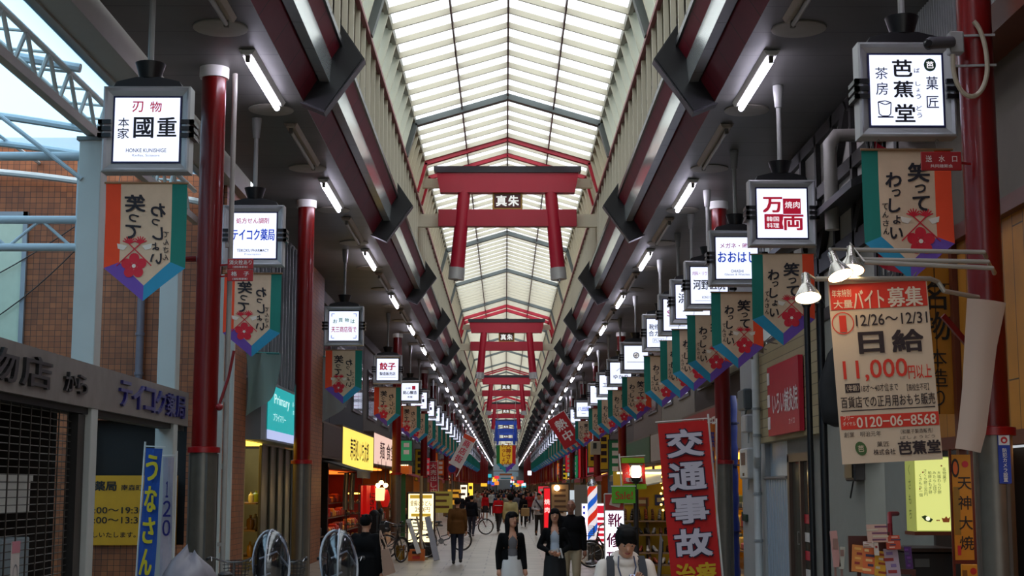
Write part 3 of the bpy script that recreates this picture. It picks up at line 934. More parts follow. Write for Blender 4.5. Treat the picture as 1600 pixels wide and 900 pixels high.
# pale cloth hanging under the second banner and beyond the second column
def hang_cloth(name, label, P, m):
    b = MB(); n = 8
    (a, bb, c, d) = [Vector(p) for p in P]
    vs = []
    for i in range(n + 1):
        for j in range(n + 1):
            u, v = i / n, j / n
            p = a.lerp(bb, u).lerp(d.lerp(c, u), v)
            vs.append(p + Vector((.04 * math.sin(u * 7 + v * 3), .06 * math.sin(u * 9), -.05 * math.sin(u * math.pi) * v)))
    fs = [(i * (n + 1) + j, (i + 1) * (n + 1) + j, (i + 1) * (n + 1) + j + 1, i * (n + 1) + j + 1) for i in range(n) for j in range(n)]
    b.add(vs, fs); b.tube([a, bb], .02, 1, 8)
    return tag(b.build(name, [m, mat('3a8a8a', .5)], base=a, smooth=60), label, 'cloth')
hang_cloth('hanging_sheet', 'pale teal edged sheet hanging above the teal lit sign', [(-5.0, 28.3, 4.52), (-4.36, 28.3, 4.50), (-4.42, 28.3, 3.75), (-4.98, 28.3, 3.3)], sheet('8fb0b0', .05, .4))
hang_cloth('hanging_sheet', 'pale grey vinyl sheet hanging below the third left banner', [(-5.05, 40.2, 5.5), (-4.1, 40.2, 5.35), (-4.3, 40.2, 4.2), (-5.0, 40.2, 3.7)], sheet('8c9494', .08, .4))

# ------------------------------------------------------------------ right: sweet shop, timbered house, acupuncture, alley
XR = 5.0
def rspan(b, y0, y1, z0, z1, mi=0, x0=XR, th=.3): b.span(x0, x0 + th, y0, y1, z0, z1, mi)
corr = mat('c0c4c4', .45, metal=.1, vary=.15)
# corrugated panel and upper walls of the sweet shop
b = MB()
rspan(b, Y0, 18.3, 4.75, 6.3, 0); rspan(b, Y0, 18.3, 6.3, 7.65, 0, XR + .05)
b.build('wall_right_upper', mat('6b6056', .7, vary=.1), kind='structure')
b = MB()
y = 11.0
while y < 17.6:
    b.prism([(XR + .045, y, 6.45), (XR - .015, y + .03, 6.45), (XR - .015, y + .06, 6.45), (XR + .045, y + .09, 6.45)], (0, 0, 1.19), 0); y += .09
tag(b.build('corrugated_panel', corr, base=(XR, 14, 6.4)), 'ribbed grey metal panel high on the wall behind the nearest right column', 'panel')
b = MB(); b.span(XR - .35, XR - .005, Y0 + .3, 17.9, 6.22, 6.42, 0); b.span(XR - .42, XR - .33, Y0 + .3, 17.9, 6.18, 6.46, 0)
tag(b.build('eave_board', mat('5a2a14', .5, vary=.2), base=(XR, 12, 6.2)), 'reddish brown timber eave board under the ribbed metal panel', 'board')
wood_m = tiles('b9781f', 'a4651a', '4a2a0c', 3.0, .30, 'zy', rough=.45, gap=.008, noise=.18)
wood_mx = tiles('b9781f', 'a4651a', '4a2a0c', 3.0, .30, 'zx', rough=.45, gap=.008, noise=.18)
t = thing('shop_facade', 'amber wooden front of the sweet shop behind the nearest right column', 'shop front', (XR, 14, 0))
b = MB(); rspan(b, 6, 17.4, 2.45, 4.75); b.build('wood_wall', wood_m, t)
b = MB()
for yy in (16.1, 13.2, 10.4): b.span(XR - .06, XR + .02, yy, yy + .12, 0, 4.75)
b.span(XR - .08, XR + .05, 6, 17.4, 2.36, 2.5); b.span(XR - .1, XR + .05, 6, 17.4, 4.62, 4.78)
b.build('timber_frame', mat('5c2410', .4), t)
b = MB(); b.span(XR + .9, XR + 1.0, 6, 17.4, 0, 2.4, 0); b.span(XR, XR + 1, 17.3, 17.4, 0, 2.4, 0); b.span(XR, XR + 1, 6, 6.1, 0, 2.4, 0); b.span(XR, XR + .04, 6, 17.4, 0, .5, 0)
b.build('dark_front', mat('1c0f0a', .6), t)
b = MB(); b.span(XR + .2, XR + .8, 9, 14.5, 2.30, 2.34); b.build('ceiling_light', glow('ffa030', 2.0), t)
# hung name board with brush writing, side on the wood wall
b = MB(); b.span(4.62, 5.0, 16.3, 16.36, 2.75, 4.45, 0)
b.text('名物', (4.80, 16.29, 3.9), .34, mi=1, vertical=True, bold=.01); b.text('本造り', (4.80, 16.29, 3.15), .22, mi=1, vertical=True)
tag(b.build('name_board', [wood_mx, mat('140d08', .5)], base=(4.8, 16.3, 2.7)), 'amber board with brush writing beside the job poster', 'sign')
b = MB(); b.span(4.9, 5.0, 15.2, 15.26, 3.05, 3.42, 0); b.text('茶', (4.95, 15.19, 3.24), .1, mi=1)
tag(b.build('green_plaque', [mat('1d3a1c', .5), mat('b9a23a', .4)], base=(4.95, 15.2, 3)), 'small dark green plaque on the wooden shop front', 'sign')

# timbered house above
t = thing('timbered_house', 'white plaster house front with black timbers behind the barbecue sign', 'house', (XR, 21.5, 4.6))
b = MB(); rspan(b, 18.3, 27.9, 4.55, 7.65, 0, XR + .06); b.build('plaster_wall', mat('b5b3ac', .7, vary=.08), t)
def timb(p, q, w=.2):
    b = MB(); b.bar(p, q, .1, w, 0, up=(0, 0, 1)); b.build('timber', mat('14110f', .5, vary=.3), t)
xx = XR + .03
for z in (4.62, 5.45, 6.6, 7.5): timb((xx, 18.3, z), (xx, 27.9, z), .2 if z != 5.45 else .28)
for yy in (18.4, 19.6, 20.8, 22.0, 23.2, 24.4, 25.6, 26.8): timb((xx, yy, 4.6), (xx, yy, 7.6), .13)
for (a, c) in (((xx - .03, 18.6, 7.5), (xx - .03, 20.6, 5.6)), ((xx - .03, 21.0, 7.5), (xx - .03, 23.1, 5.6))): timb(a, c, .2)
b = MB(); b.prism([(XR + .05, 18.3, 6.0), (XR - .62, 18.3, 5.72), (XR - .62, 18.3, 5.82), (XR + .05, 18.3, 6.14)], (0, 6.5, 0)); b.build('pent_roof', mat('2a2c30', .5), t)
b = MB(); b.span(XR - .03, XR + .08, 23.4, 24.6, 4.75, 5.3, 0); b.span(XR - .05, XR - .03, 23.5, 24.5, 4.8, 5.25, 1); b.build('window_lit', [mat('2a1c10', .5), glow('b07a30', .7)], t)
b = MB(); b.tube([(4.55, 20.2, 5.5), (4.55, 20.2, 6.72), (4.65, 20.2, 6.85), (5.0, 20.2, 6.85)], .1, 0, 12)
tag(b.build('duct_pipe', mat('8a8680', .45), base=(4.5, 20.2, 5.5), smooth=True), 'fat grey elbow duct beside the timbered house', 'duct')
b = MB()
for k in range(4):
    o_ = .07 * k
    b.tube([(4.55 + o_, 17.9, 6.7), (4.5 + o_, 17.9, 6.2), (4.6 + o_ * .5, 17.9, 5.6), (4.62 + o_, 17.9, 5.0), (4.6 + o_, 17.9, 4.3)], .022, 0, 6)
tag(b.build('cable_bundle', BLACK, base=(4.6, 17.9, 5), smooth=True), 'bundle of thick black cables hanging left of the cup sign banner', 'cables')
b = MB(); b.prism([(4.72, 17.7, 6.9), (5.05, 17.7, 7.6), (5.05, 17.7, 6.9)], (0, .8, 0)); b.tube([(4.5, 17.9, 7.4), (4.5, 17.9, 6.9)], .06, 1, 8)
tag(b.build('roof_gusset', [BLACK, mat('9a9a98', .4)], base=(4.8, 17.8, 7)), 'black gusset plate above the cup sign', 'bracket')

# grey plaster ground floor and black doorway
b = MB()
rspan(b, 17.4, 19.55, 0, 4.6); rspan(b, 20.65, 23.35, 0, 4.6); rspan(b, 19.55, 20.65, 2.35, 4.6)
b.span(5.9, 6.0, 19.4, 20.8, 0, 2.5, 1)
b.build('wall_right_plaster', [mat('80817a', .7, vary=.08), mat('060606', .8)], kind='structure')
# acupuncture shop: siding, red sign, door
side_m = tiles('9c8f6f', '948764', '5e553e', 12, .17, 'yz', rough=.6, gap=.008, noise=.06)
b = MB(); rspan(b, 23.0, 28.6, 2.78, 4.6, 0, XR - .12); b.build('wall_right_siding', side_m, kind='structure')
b = MB()
b.span(4.78, 4.86, 24.0, 26.85, 2.86, 4.1, 0)
for k in range(3): b.span(4.77, 4.78, 26.62, 26.84, 2.98 + .4 * k, 3.2 + .4 * k, 1)
b.text('いろい鍼灸院', (4.77, 25.2, 3.42), .3, (0, -1, 0), (0, 0, 1), 1, .012, fit=2.3, height=.42)
b.text('カイロ', (4.77, 24.6, 3.05), .12, (0, -1, 0), (0, 0, 1), 1, fit=.5, height=.1)
tag(b.build('shop_sign', [mat('b0102e', .45), mat('d8d2d0', .5)], base=(4.8, 25.4, 2.86)), 'crimson shop sign with white squares and lettering on beige siding', 'sign')
for i in range(3):
    yy = 25.2 + 1.1 * i
    t = thing('spotlight', 'small chrome spotlight over the crimson sign, %s of three' % nth(i), 'spotlight', (4.85, yy, 4.5), 'spotlights over the crimson sign')
    b = MB(); b.tube([(4.88, yy, 4.5), (4.6, yy, 4.55), (4.45, yy, 4.42)], .012, 0, 6); b.build('arm', STEEL, t)
    b = MB(); b.tube([(4.45, yy, 4.42), (4.40, yy, 4.33), (4.37, yy, 4.24)], [.035, .04, .07], 0, 12); b.build('lamp_head', STEEL, t, smooth=True)
t = thing('door', 'brown framed glass door with red and white stripes below the crimson sign', 'door', (XR, 25, 0))
b = MB(); b.span(4.94, 5.06, 24.0, 24.1, 0, 2.5); b.span(4.94, 5.06, 25.85, 26.0, 0, 2.5); b.span(4.94, 5.06, 24.0, 26.0, 2.38, 2.52); b.span(4.94, 5.06, 24.85, 24.95, 0, 2.4)
b.build('door_frame', mat('4c3a30', .4), t)
b = MB(); b.span(5.0, 5.02, 24.1, 25.85, .05, 2.38, 0)
for k in range(5): b.span(4.99, 5.0, 24.1, 24.85, .15 + .3 * k, .3 + .3 * k, 1 if k % 2 else 2)
b.build('door_glass', [mat('43423a', .1, vary=.4), mat('c9c6c2', .4), mat('b0152c', .4)], t)
b = MB(); b.tube([(4.93, 25.0, 1.0), (4.9, 25.0, 1.0), (4.9, 25.0, 1.2), (4.93, 25.0, 1.2)], .012, 0, 6); b.build('handle', STEEL, t)
b = MB(); rspan(b, 23.35, 24.0, 0, 2.8); rspan(b, 24.0, 26.0, 2.5, 2.8); rspan(b, 26.0, 26.25, 0, 2.8); b.span(5.05, 5.1, 24, 26, 0, 2.5)
b.build('wall_right_door_side', mat('70706a', .7), kind='structure')
t = thing('roller_shutter', 'pale blue grey ribbed shutter in the alley gap', 'shutter', (XR, 27.3, 0))
b = MB(); y = 26.25
while y < 28.4:
    b.prism([(XR + .05, y, 0), (XR, y + .05, 0), (XR, y + .2, 0), (XR + .05, y + .25, 0)], (0, 0, 2.1)); y += .25
b.build('lower_leaf', mat('9fb2c4', .35, metal=.3), t)
b = MB(); b.span(XR + .1, XR + .15, 26.25, 28.5, 2.1, 2.8); b.build('upper_panel', mat('b6c6d6', .3, metal=.2), t)
b = MB(); b.tube([(XR - .02, 26.25, 2.12), (XR - .02, 28.5, 2.12)], .03); b.build('rail', STEEL, t)
b = MB(); rspan(b, 28.5, 31.35, 0, 4.6); rspan(b, 28.5, 40, 4.6, 7.65); b.build('wall_right_white', mat('9ea3a6', .7, vary=.06), kind='structure')
t = thing('downpipe', 'white downpipe with a bend beside the pale shutter', 'pipe', (4.9, 28.3, 0))
b = MB(); b.tube([(4.78, 28.1, 4.55), (4.78, 28.1, 2.55), (4.84, 28.5, 2.45), (4.88, 28.75, 2.35), (4.88, 28.75, 0)], .075, 0, 12); b.build('pipe', mat('c5ccd0', .4), t, smooth=True)
b = MB()
for z in (3.4, 2.9, 1.8, .9): b.lathe([(.09, z), (.09, z + .05)], (4.78 if z > 2.5 else 4.88, 28.1 if z > 2.5 else 28.75, 0), 0, 12)
b.build('clips', mat('8a9296', .4), t)
def meter(y, z, w, h, label, c, window=False):
    b = MB(); b.box((4.905, y, z), (.18, w, h), 0, None, .03)
    if window: b.span(4.81, 4.82, y - w * .25, y + w * .25, z - h * .05, z + h * .35, 1); b.span(4.81, 4.82, y - w * .1, y + w * .1, z - h * .4, z - h * .3, 1)
    b.tube([(4.92, y, z - h / 2), (4.92, y + .1, z - h / 2 - .2)], .02, 0, 6)
    tag(b.build('meter_box', [c, mat('22262a', .2)], base=(4.92, y, z - h / 2), smooth=30), label, 'meter box')
meter(30.2, 3.72, .8, .42, 'grey utility box on the white wall, topmost of three', mat('5f6a70', .5))
meter(29.9, 3.22, .6, .36, 'small white junction box on the white wall, middle of three', mat('b8bec2', .5))
meter(30.0, 2.42, 1.0, .62, 'white electricity meter with dark window on the white wall', mat('c4cacd', .4), True)
b = MB(); b.box((4.97, 30.9, 1.32), (.06, .5, .14), 0, None, .01); b.span(4.93, 4.94, 30.95, 31.1, 1.36, 1.44, 0)
tag(b.build('wall_tag', mat('1f3a2c', .5), base=(4.97, 30.9, 1.25)), 'small dark green tag on the white wall', 'tag')
t = thing('blue_tarp', 'blue rolled awning sheet standing between red column and white wall', 'sheet', (4.85, 31.8, 0))
b = MB(); pts = []
for i in range(24):
    z = 3.9 * i / 23; pts.append((4.82 + .006 * math.sin(i * 1.3), 31.8, z))
b.tube(pts, [.17 + .012 * math.sin(i * 2.1) for i in range(24)], 0, 10); b.build('roll', mat('0c2470', .5, vary=.2), t, smooth=True)
b = MB()
for z in (1.0, 2.4, 3.3): b.lathe([(.215, z), (.215, z + .03)], (4.82, 31.8, 0), 0, 14)
b.build('tie_cord', mat('10184a', .6), t)
# black poles
for i, (x, y) in enumerate(((4.06, 19.7), (4.24, 19.7))):
    t = thing('black_pole', 'slim black standing pole in front of the grey wall, %s of the pair' % ('left' if i == 0 else 'right'), 'pole', (x, y, 0), 'pair of black poles')
    b = MB(); b.tube([(x, y, 0), (x, y, 4.35)], .042 if i == 0 else .055, 0, 12); b.build('shaft', BLACK, t, smooth=True)
    b = MB(); b.lathe([(.14, 0), (.14, .03), (.07, .05), (.06, .12), (.0, .12)], (x, y, 0), 0, 16); b.build('base', BLACK, t, smooth=True)
    b = MB(); b.lathe([(.05, 4.35), (.07, 4.4), (.04, 4.47), (0, 4.5)], (x, y, 0), 0, 12); b.build('finial', BLACK, t, smooth=True)
b = MB()
prof = [(.03, 3.85), (.10, 3.72), (.22, 3.3), (.27, 2.95), (.25, 2.8), (.1, 2.74), (0, 2.74)]
b.lathe(prof, (4.42, 19.6, 0), 0, 18); b.box((4.42, 19.6, 3.9), (.08, .08, .15))
for i in range(len(b.v)): b.v[i].x += .05 * math.sin(b.v[i].z * 5); b.v[i].y = 19.6 + (b.v[i].y - 19.6) * .6
tag(b.build('folded_parasol', mat('0b0b0e', .7, vary=.4), base=(4.42, 19.6, 2.74), smooth=60), 'black folded cloth parasol hanging at the black poles', 'parasol')
for i, z in enumerate((2.62, 2.2)):
    b = MB(); b.box((4.93, 20.9, z), (.16, .55, .34), 0, None, .02); b.box((4.84, 20.9, z), (.02, .45, .24), 1)
    b.tube([(4.9, 20.9, z - .17), (4.9, 21.1, z - .4), (4.93, 21.15, z - .3)], .012, 1, 6)
    tag(b.build('vent_hood', [mat('2a2422', .5), BLACK], base=(4.93, 20.9, z)), 'dark brown vent box on the grey wall, %s of two' % ('upper' if i == 0 else 'lower'), 'vent')
b = MB(); b.tube([(4.7, 18.2, 0), (4.7, 18.2, 1.5), (4.75, 18.4, 1.62), (4.9, 18.6, 1.62)], .03, 0, 8)
tag(b.build('handrail', mat('8a1420', .4), base=(4.7, 18.2, 0), smooth=True), 'dark red bent handrail behind the leaflet rack', 'handrail')

# ------------------------------------------------------------------ hanging lit box signs
SIGN_Z = 5.78
FACE = glow('dfe6ff', 1.25)
ALU = mat('a3a5a6', .38, metal=.35, vary=.08)
INK = {'k': mat('15131f', .5, vary=0), 'r': glow('c01838', .55), 'b': glow('1c48c8', .6), 'g': glow('128048', .5), 'n': mat('101448', .5, vary=0),
       'm': glow('b42a78', .5), 'w': glow('f4f0f4', 1.0), 'd': mat('57584f', .5, vary=0), 'G': mat('12402c', .5, vary=0)}
IK = list(INK)
def sign_frame_parts(t, rod_cup, zlen, face_border='n'):
    b = MB(); o, i, d = .47, .375, .12
    rings = [(o - .015, d), (o, d - .015), (o, -d + .01), (o - .02, -d - .0), (o - .045, -d + .03), (i, -d + .055), (i, 0)]
    vs = []
    for r, y in rings: vs += [(-r, y, -r), (r, y, -r), (r, y, r), (-r, y, r)]
    fs = [(3, 2, 1, 0)]
    for k in range(len(rings) - 1):
        for j in range(4): fs.append((k * 4 + j, k * 4 + (j + 1) % 4, k * 4 + 4 + (j + 1) % 4, k * 4 + 4 + j))
    b.add(vs, fs); b.build('frame', ALU, t)
    for s in (-1, 1):
        b = MB()
        for z in (-.075, 0, .075):
            b.span(s * .375, s * .515, -d - .02, -d + .02, z - .022, z + .022); b.span(s * .47, s * .515, -d - .02, d + .02, z - .022, z + .022)
        b.build('side_strap', BLACK, t)
    b = MB()
    b.prism([(-.37, -.09, .475), (.37, -.09, .475), (.34, -.09, .53), (.13, -.09, .58), (-.13, -.09, .58), (-.34, -.09, .53)], (0, .18, 0))
    b.lathe([(.11, .575), (.165, .75), (.15, .755), (.0, .755)], (0, 0, 0), 0, 18); b.build('hood', BLACK, t, smooth=30)
    b = MB(); b.tube([(0, 0, .75), (0, 0, zlen)], .033, 0, 10)
    if rod_cup: b.lathe([(.05, zlen - .32), (.075, zlen - .06), (.075, zlen), (0, zlen)], (0, 0, 0), 0, 14)
    b.build('rod', mat('8c8d8a', .4), t, smooth=30)
def make_sign(x, y, label, items, mats_used=None, green=False):
    t = thing('box_sign', label, 'sign', (x, y, SIGN_Z), 'hanging lit box signs')
    t0 = Vector(t.location); t.location = (0, 0, 0)
    sign_frame_parts(t, True, CEIL - SIGN_Z - .004)
    b = MB()
    e = .372
    b.poly([(-e, -.07, -e), (e, -.07, -e), (e, -.07, e), (-e, -.07, e)], 1)
    f = .352
    b.poly([(-f, -.073, -f), (f, -.073, -f), (f, -.073, f), (-f, -.073, f)], 0)
    U = .70
    for it in items:
        k = it[0]
        if k == 'T':
            _, txt, cx, cz, h, w, col, bold = it
            b.text(txt, (cx * U, -.077, cz * U), h * U, mi=2 + IK.index(col), bold=bold, fit=w * U, height=h * U)
        elif k == 'V':
            _, txt, cx, cz, h, col, bold, step = it
            b.text(txt, (cx * U, -.077, cz * U), h * U, mi=2 + IK.index(col), bold=bold, vertical=True, step=step)
        elif k == 'R':
            _, x0, x1, z0, z1, col = it
            b.poly([(x0 * U, -.075, z0 * U), (x1 * U, -.075, z0 * U), (x1 * U, -.075, z1 * U), (x0 * U, -.075, z1 * U)], 2 + IK.index(col))
        elif k == 'D':
            _, cx, cz, r, col = it[:5]
            b.disc((cx * U, -.0755, cz * U), (r * U, r * U * (it[5] if len(it) > 5 else 1)), (1, 0, 0), (0, 0, 1), 2 + IK.index(col))
        elif k == 'L':
            _, pts, w, col = it
            for p, q in zip(pts[:-1], pts[1:]):
                d = (Vector(q) - Vector(p)); n = Vector((-d.y, d.x)).normalized() * w / 2
                b.poly([((p[0] + n.x) * U, -.076, (p[1] + n.y) * U), ((p[0] - n.x) * U, -.076, (p[1] - n.y) * U), ((q[0] - n.x) * U, -.076, (q[1] - n.y) * U), ((q[0] + n.x) * U, -.076, (q[1] + n.y) * U)], 2 + IK.index(col))
    b.build('lit_face', [FACE, INK['G'] if green else INK['n']] + list(INK.values()), t)
    t.location = t0
    return t
LX, RX = -3.88, 3.9
make_sign(LX, 15.63, 'square lit sign for knives with red and black characters, nearest on the left', [
    ('T', '刃', -.15, .36, .17, .17, 'r', .012), ('T', '物', .13, .36, .17, .18, 'r', .012),
    ('T', '本', -.36, .11, .15, .17, 'k', .008), ('T', '家', -.36, -.06, .17, .18, 'k', .008),
    ('T', '國', -.05, .03, .33, .31, 'k', .03), ('T', '重', .31, .04, .31, .30, 'k', .03),
    ('T', 'HONKE KUNISHIGE', 0, -.33, .06, .62, 'k', .008), ('T', 'Knifes, Scissors', 0, -.41, .045, .42, 'd', 0)])
make_sign(LX, 22.4, 'square lit pharmacy sign with red and blue lettering behind the nearest left column', [
    ('T', '処方せん調剤', -.02, .33, .13, .72, 'r', .015), ('T', 'テイコク薬局', 0, .02, .26, .94, 'b', .04),
    ('T', 'TEIKOKU PHARMACY', 0, -.33, .07, .7, 'k', .01), ('T', 'Prescription', 0, -.42, .05, .36, 'd', 0)])
cb = [('L', [(-.42, .32), (-.42, .42), (-.32, .42)], .02, 'b'), ('L', [(.42, .32), (.42, .42), (.32, .42)], .02, 'b'), ('L', [(-.42, -.32), (-.42, -.42), (-.32, -.42)], .02, 'b'), ('L', [(.42, -.32), (.42, -.42), (.32, -.42)], .02, 'b')]
make_sign(LX, 35.2, 'square lit sign with green arched words over red words, past the second left column', [
    ('T', 'お', -.3, .16, .14, .14, 'g', .02), ('T', '買', -.11, .2, .14, .14, 'g', .02), ('T', '物', .1, .2, .14, .14, 'g', .02), ('T', 'は', .3, .16, .14, .14, 'g', .02),
    ('T', '天三商店街で', 0, -.12, .2, .86, 'r', .02)] + cb)
make_sign(LX, 48.4, 'square lit dumpling sign with two big red characters on the left', [
    ('T', '餃子', 0, .15, .36, .76, 'r', .045), ('T', '製造販売店', 0, -.2, .16, .74, 'k', .03), ('R', -.4, .4, -.37, -.355, 'd')])
make_sign(LX, 59.8, 'square lit sign with green border and red seal on the left', [
    ('R', .12, .32, .12, .34, 'r'), ('T', '小林', -.1, .2, .13, .3, 'd', .01), ('T', '銘心醸造', 0, -.05, .2, .8, 'k', .03), ('T', '本舗', 0, -.3, .12, .3, 'k', .02)], green=True)
# right
make_sign(RX, 14.0, 'large looking lit sweet shop sign with brush characters and teacup drawing, nearest on the right', [
    ('D', .34, .36, .085, 'G', 1.1), ('T', '芭', .34, .36, .10, .10, 'w', .02),
    ('T', '菓', .36, .1, .19, .17, 'n', .008), ('T', '匠', .36, -.17, .17, .17, 'n', .004),
    ('T', '芭', -.05, .31, .25, .28, 'k', .035), ('T', '蕉', -.04, .01, .24, .28, 'k', .035), ('T', '堂', -.03, -.33, .26, .28, 'k', .035),
    ('T', 'ば', .155, .28, .07, .08, 'n', .01), ('T', 'し', .165, .09, .06, .07, 'n', .01), ('T', 'ょ', .165, .0, .05, .05, 'n', .01), ('T', 'う', .165, -.09, .07, .07, 'n', .01), ('T', 'ど', .17, -.26, .07, .08, 'n', .01), ('T', 'う', .17, -.36, .07, .07, 'n', .01),
    ('T', '茶', -.34, .24, .17, .18, 'n', .004), ('T', '房', -.34, .02, .18, .17, 'n', .004),
    ('L', [(-.4, -.17), (-.39, -.34), (-.35, -.37), (-.26, -.37), (-.23, -.34), (-.22, -.18), (-.3, -.21), (-.4, -.17), (-.3, -.155), (-.22, -.18)], .014, 'n'), ('R', -.41, -.19, -.395, -.375, 'n')])
make_sign(RX, 20.5, 'square lit barbecue sign with bold red and white characters, second on the right', [
    ('R', .02, .38, -.02, .3, 'r'), ('R', -.36, .02, -.33, -.02, 'r'),
    ('D', -.19, .15, .2, 'w', .85), ('D', .2, -.2, .2, 'w', .85),
    ('T', '万', -.19, .17, .32, .40, 'r', .05), ('T', '両', .22, -.19, .32, .42, 'r', .05),
    ('T', '焼肉', .21, .17, .14, .3, 'w', .008), ('T', '韓国', -.19, -.12, .10, .25, 'w', .006), ('T', '料理', -.19, -.25, .10, .25, 'w', .006)])
make_sign(RX, 24.6, 'square lit sign for glasses and watches with blue lettering, partly behind barbecue sign', [
    ('T', 'メガネ・時計', 0, .3, .13, .8, 'm', .012), ('T', 'おおはし', 0, .02, .26, .92, 'b', .03),
    ('T', 'OHASHI', 0, -.32, .07, .3, 'k', .006), ('T', 'Glasses & Watches', 0, -.4, .05, .6, 'd', 0)])
make_sign(RX, 28.0, 'square lit clinic sign with black characters and a small red line above, on the right', [
    ('T', '内科・リウマチ・循環器', 0, .33, .12, .9, 'm', .01), ('T', '河野医院', 0, .02, .28, .88, 'k', .03),
    ('T', 'KONO CLINIC', 0, -.33, .07, .4, 'k', .006), ('R', -.4, .4, -.43, -.42, 'd')])
make_sign(RX, 30.5, 'square lit sign mostly hidden behind the clinic sign', [
    ('T', '浜', -.3, .1, .3, .26, 'k', .02), ('R', -.3, .3, -.3, -.27, 'd')])
make_sign(RX, 32.9, 'square lit sign with one purple letter on white, sixth on the right', [('T', 'S', -.32, .05, .2, .14, 'm', .01), ('R', -.1, .3, .0, .03, 'd'), ('R', -.34, .2, -.36, -.34, 'd')])
make_sign(RX, 36.8, 'square lit shoe and key sign with black words on the right', [
    ('T', '靴修理', -.15, .22, .2, .55, 'k', .02), ('T', '合カギ', -.15, -.02, .2, .6, 'n', .02), ('L', [(-.3, -.2), (.1, -.2), (.1, -.34), (-.3, -.34), (-.3, -.2)], .012, 'd'), ('T', 'PLUS', -.1, -.27, .08, .3, 'k', 0)])
make_sign(RX, 43.9, 'square lit sign with pale grey rosette emblem on the right', [
    ('D', .0, .1, .13, 'd'), ('D', 0, .1, .1, 'w'), ('L', [(0, 0), (0, .2)], .02, 'd'), ('L', [(-.1, .1), (.1, .1)], .02, 'd'), ('L', [(-.07, .03), (.07, .17)], .02, 'd'), ('R', -.4, .4, -.2, -.18, 'd')])
make_sign(RX, 49.9, 'square lit sign with dark kana at lower half on the right', [('T', 'ゆかり', 0, -.18, .2, .7, 'k', .02), ('L', [(-.2, .1), (0, .25), (.2, .15)], .02, 'd')])
make_sign(RX, 55.6, 'square lit sign with bold dark kana reading downward second line, on the right', [('T', 'エン', -.05, -.02, .24, .6, 'k', .02), ('T', 'さ', -.1, .3, .12, .12, 'd', 0)])
make_sign(RX, 61.6, 'square lit sign with faint grey script, eleventh on the right', [('R', -.3, .3, .05, .07, 'd'), ('R', -.2, .2, -.1, -.09, 'd')])
make_sign(RX, 73.7, 'square lit sign with blue surname characters on the right', [('T', '八田屋', 0, .05, .3, .85, 'b', .02), ('R', -.15, .15, -.3, -.27, 'd')])
make_sign(RX, 80.5, 'square lit sign with one blue kana, thirteenth on the right', [('T', 'ス', -.2, 0, .3, .3, 'b', .02)])
RY = [14.0, 20.5, 24.6, 28.0, 30.5, 32.9, 36.8, 43.9, 49.9, 55.6, 61.6, 73.7, 80.5]
LY = [15.63, 22.4, 35.2, 48.4, 59.8]
rnd = random.Random(11)
variants = []
def vari(c1, c2, big):
    it = [('R', -.34, .34, .2, .3, c1)] if big else [('R', -.3, .3, .22, .28, c2)]
    for k in range(4):
        it.append(('R', -.36 + .19 * k, -.22 + .19 * k, -.1, .1, c1))
    it.append(('R', -.25, .25, -.34, -.3, c2))
    return it
protos = [make_sign(0, 0, 'x', vari(*a)) for a in (('b', 'd', 0), ('r', 'k', 0), ('k', 'r', 1), ('n', 'm', 0), ('g', 'k', 0), ('d', 'd', 0))]
words = ['with blue marks', 'with red marks', 'with black and red marks', 'with navy and pink marks', 'with green marks', 'with faint grey marks']
y = 66.0
while y < 205:
    LY.append(y); k = rnd.randrange(6)
    dup(protos[k], (LX, y, SIGN_Z), 'small far box sign %s, %s in the left row' % (words[k], nth(len(LY) - 1))); y += 5.4 + rnd.random() * 1.6
y = 87.0
while y < 205:
    RY.append(y); k = rnd.randrange(6)
    dup(protos[k], (RX, y, SIGN_Z), 'small far box sign %s, %s in the right row' % (words[k], nth(len(RY) - 1))); y += 5.4 + rnd.random() * 1.6
for p in protos: drop(p)

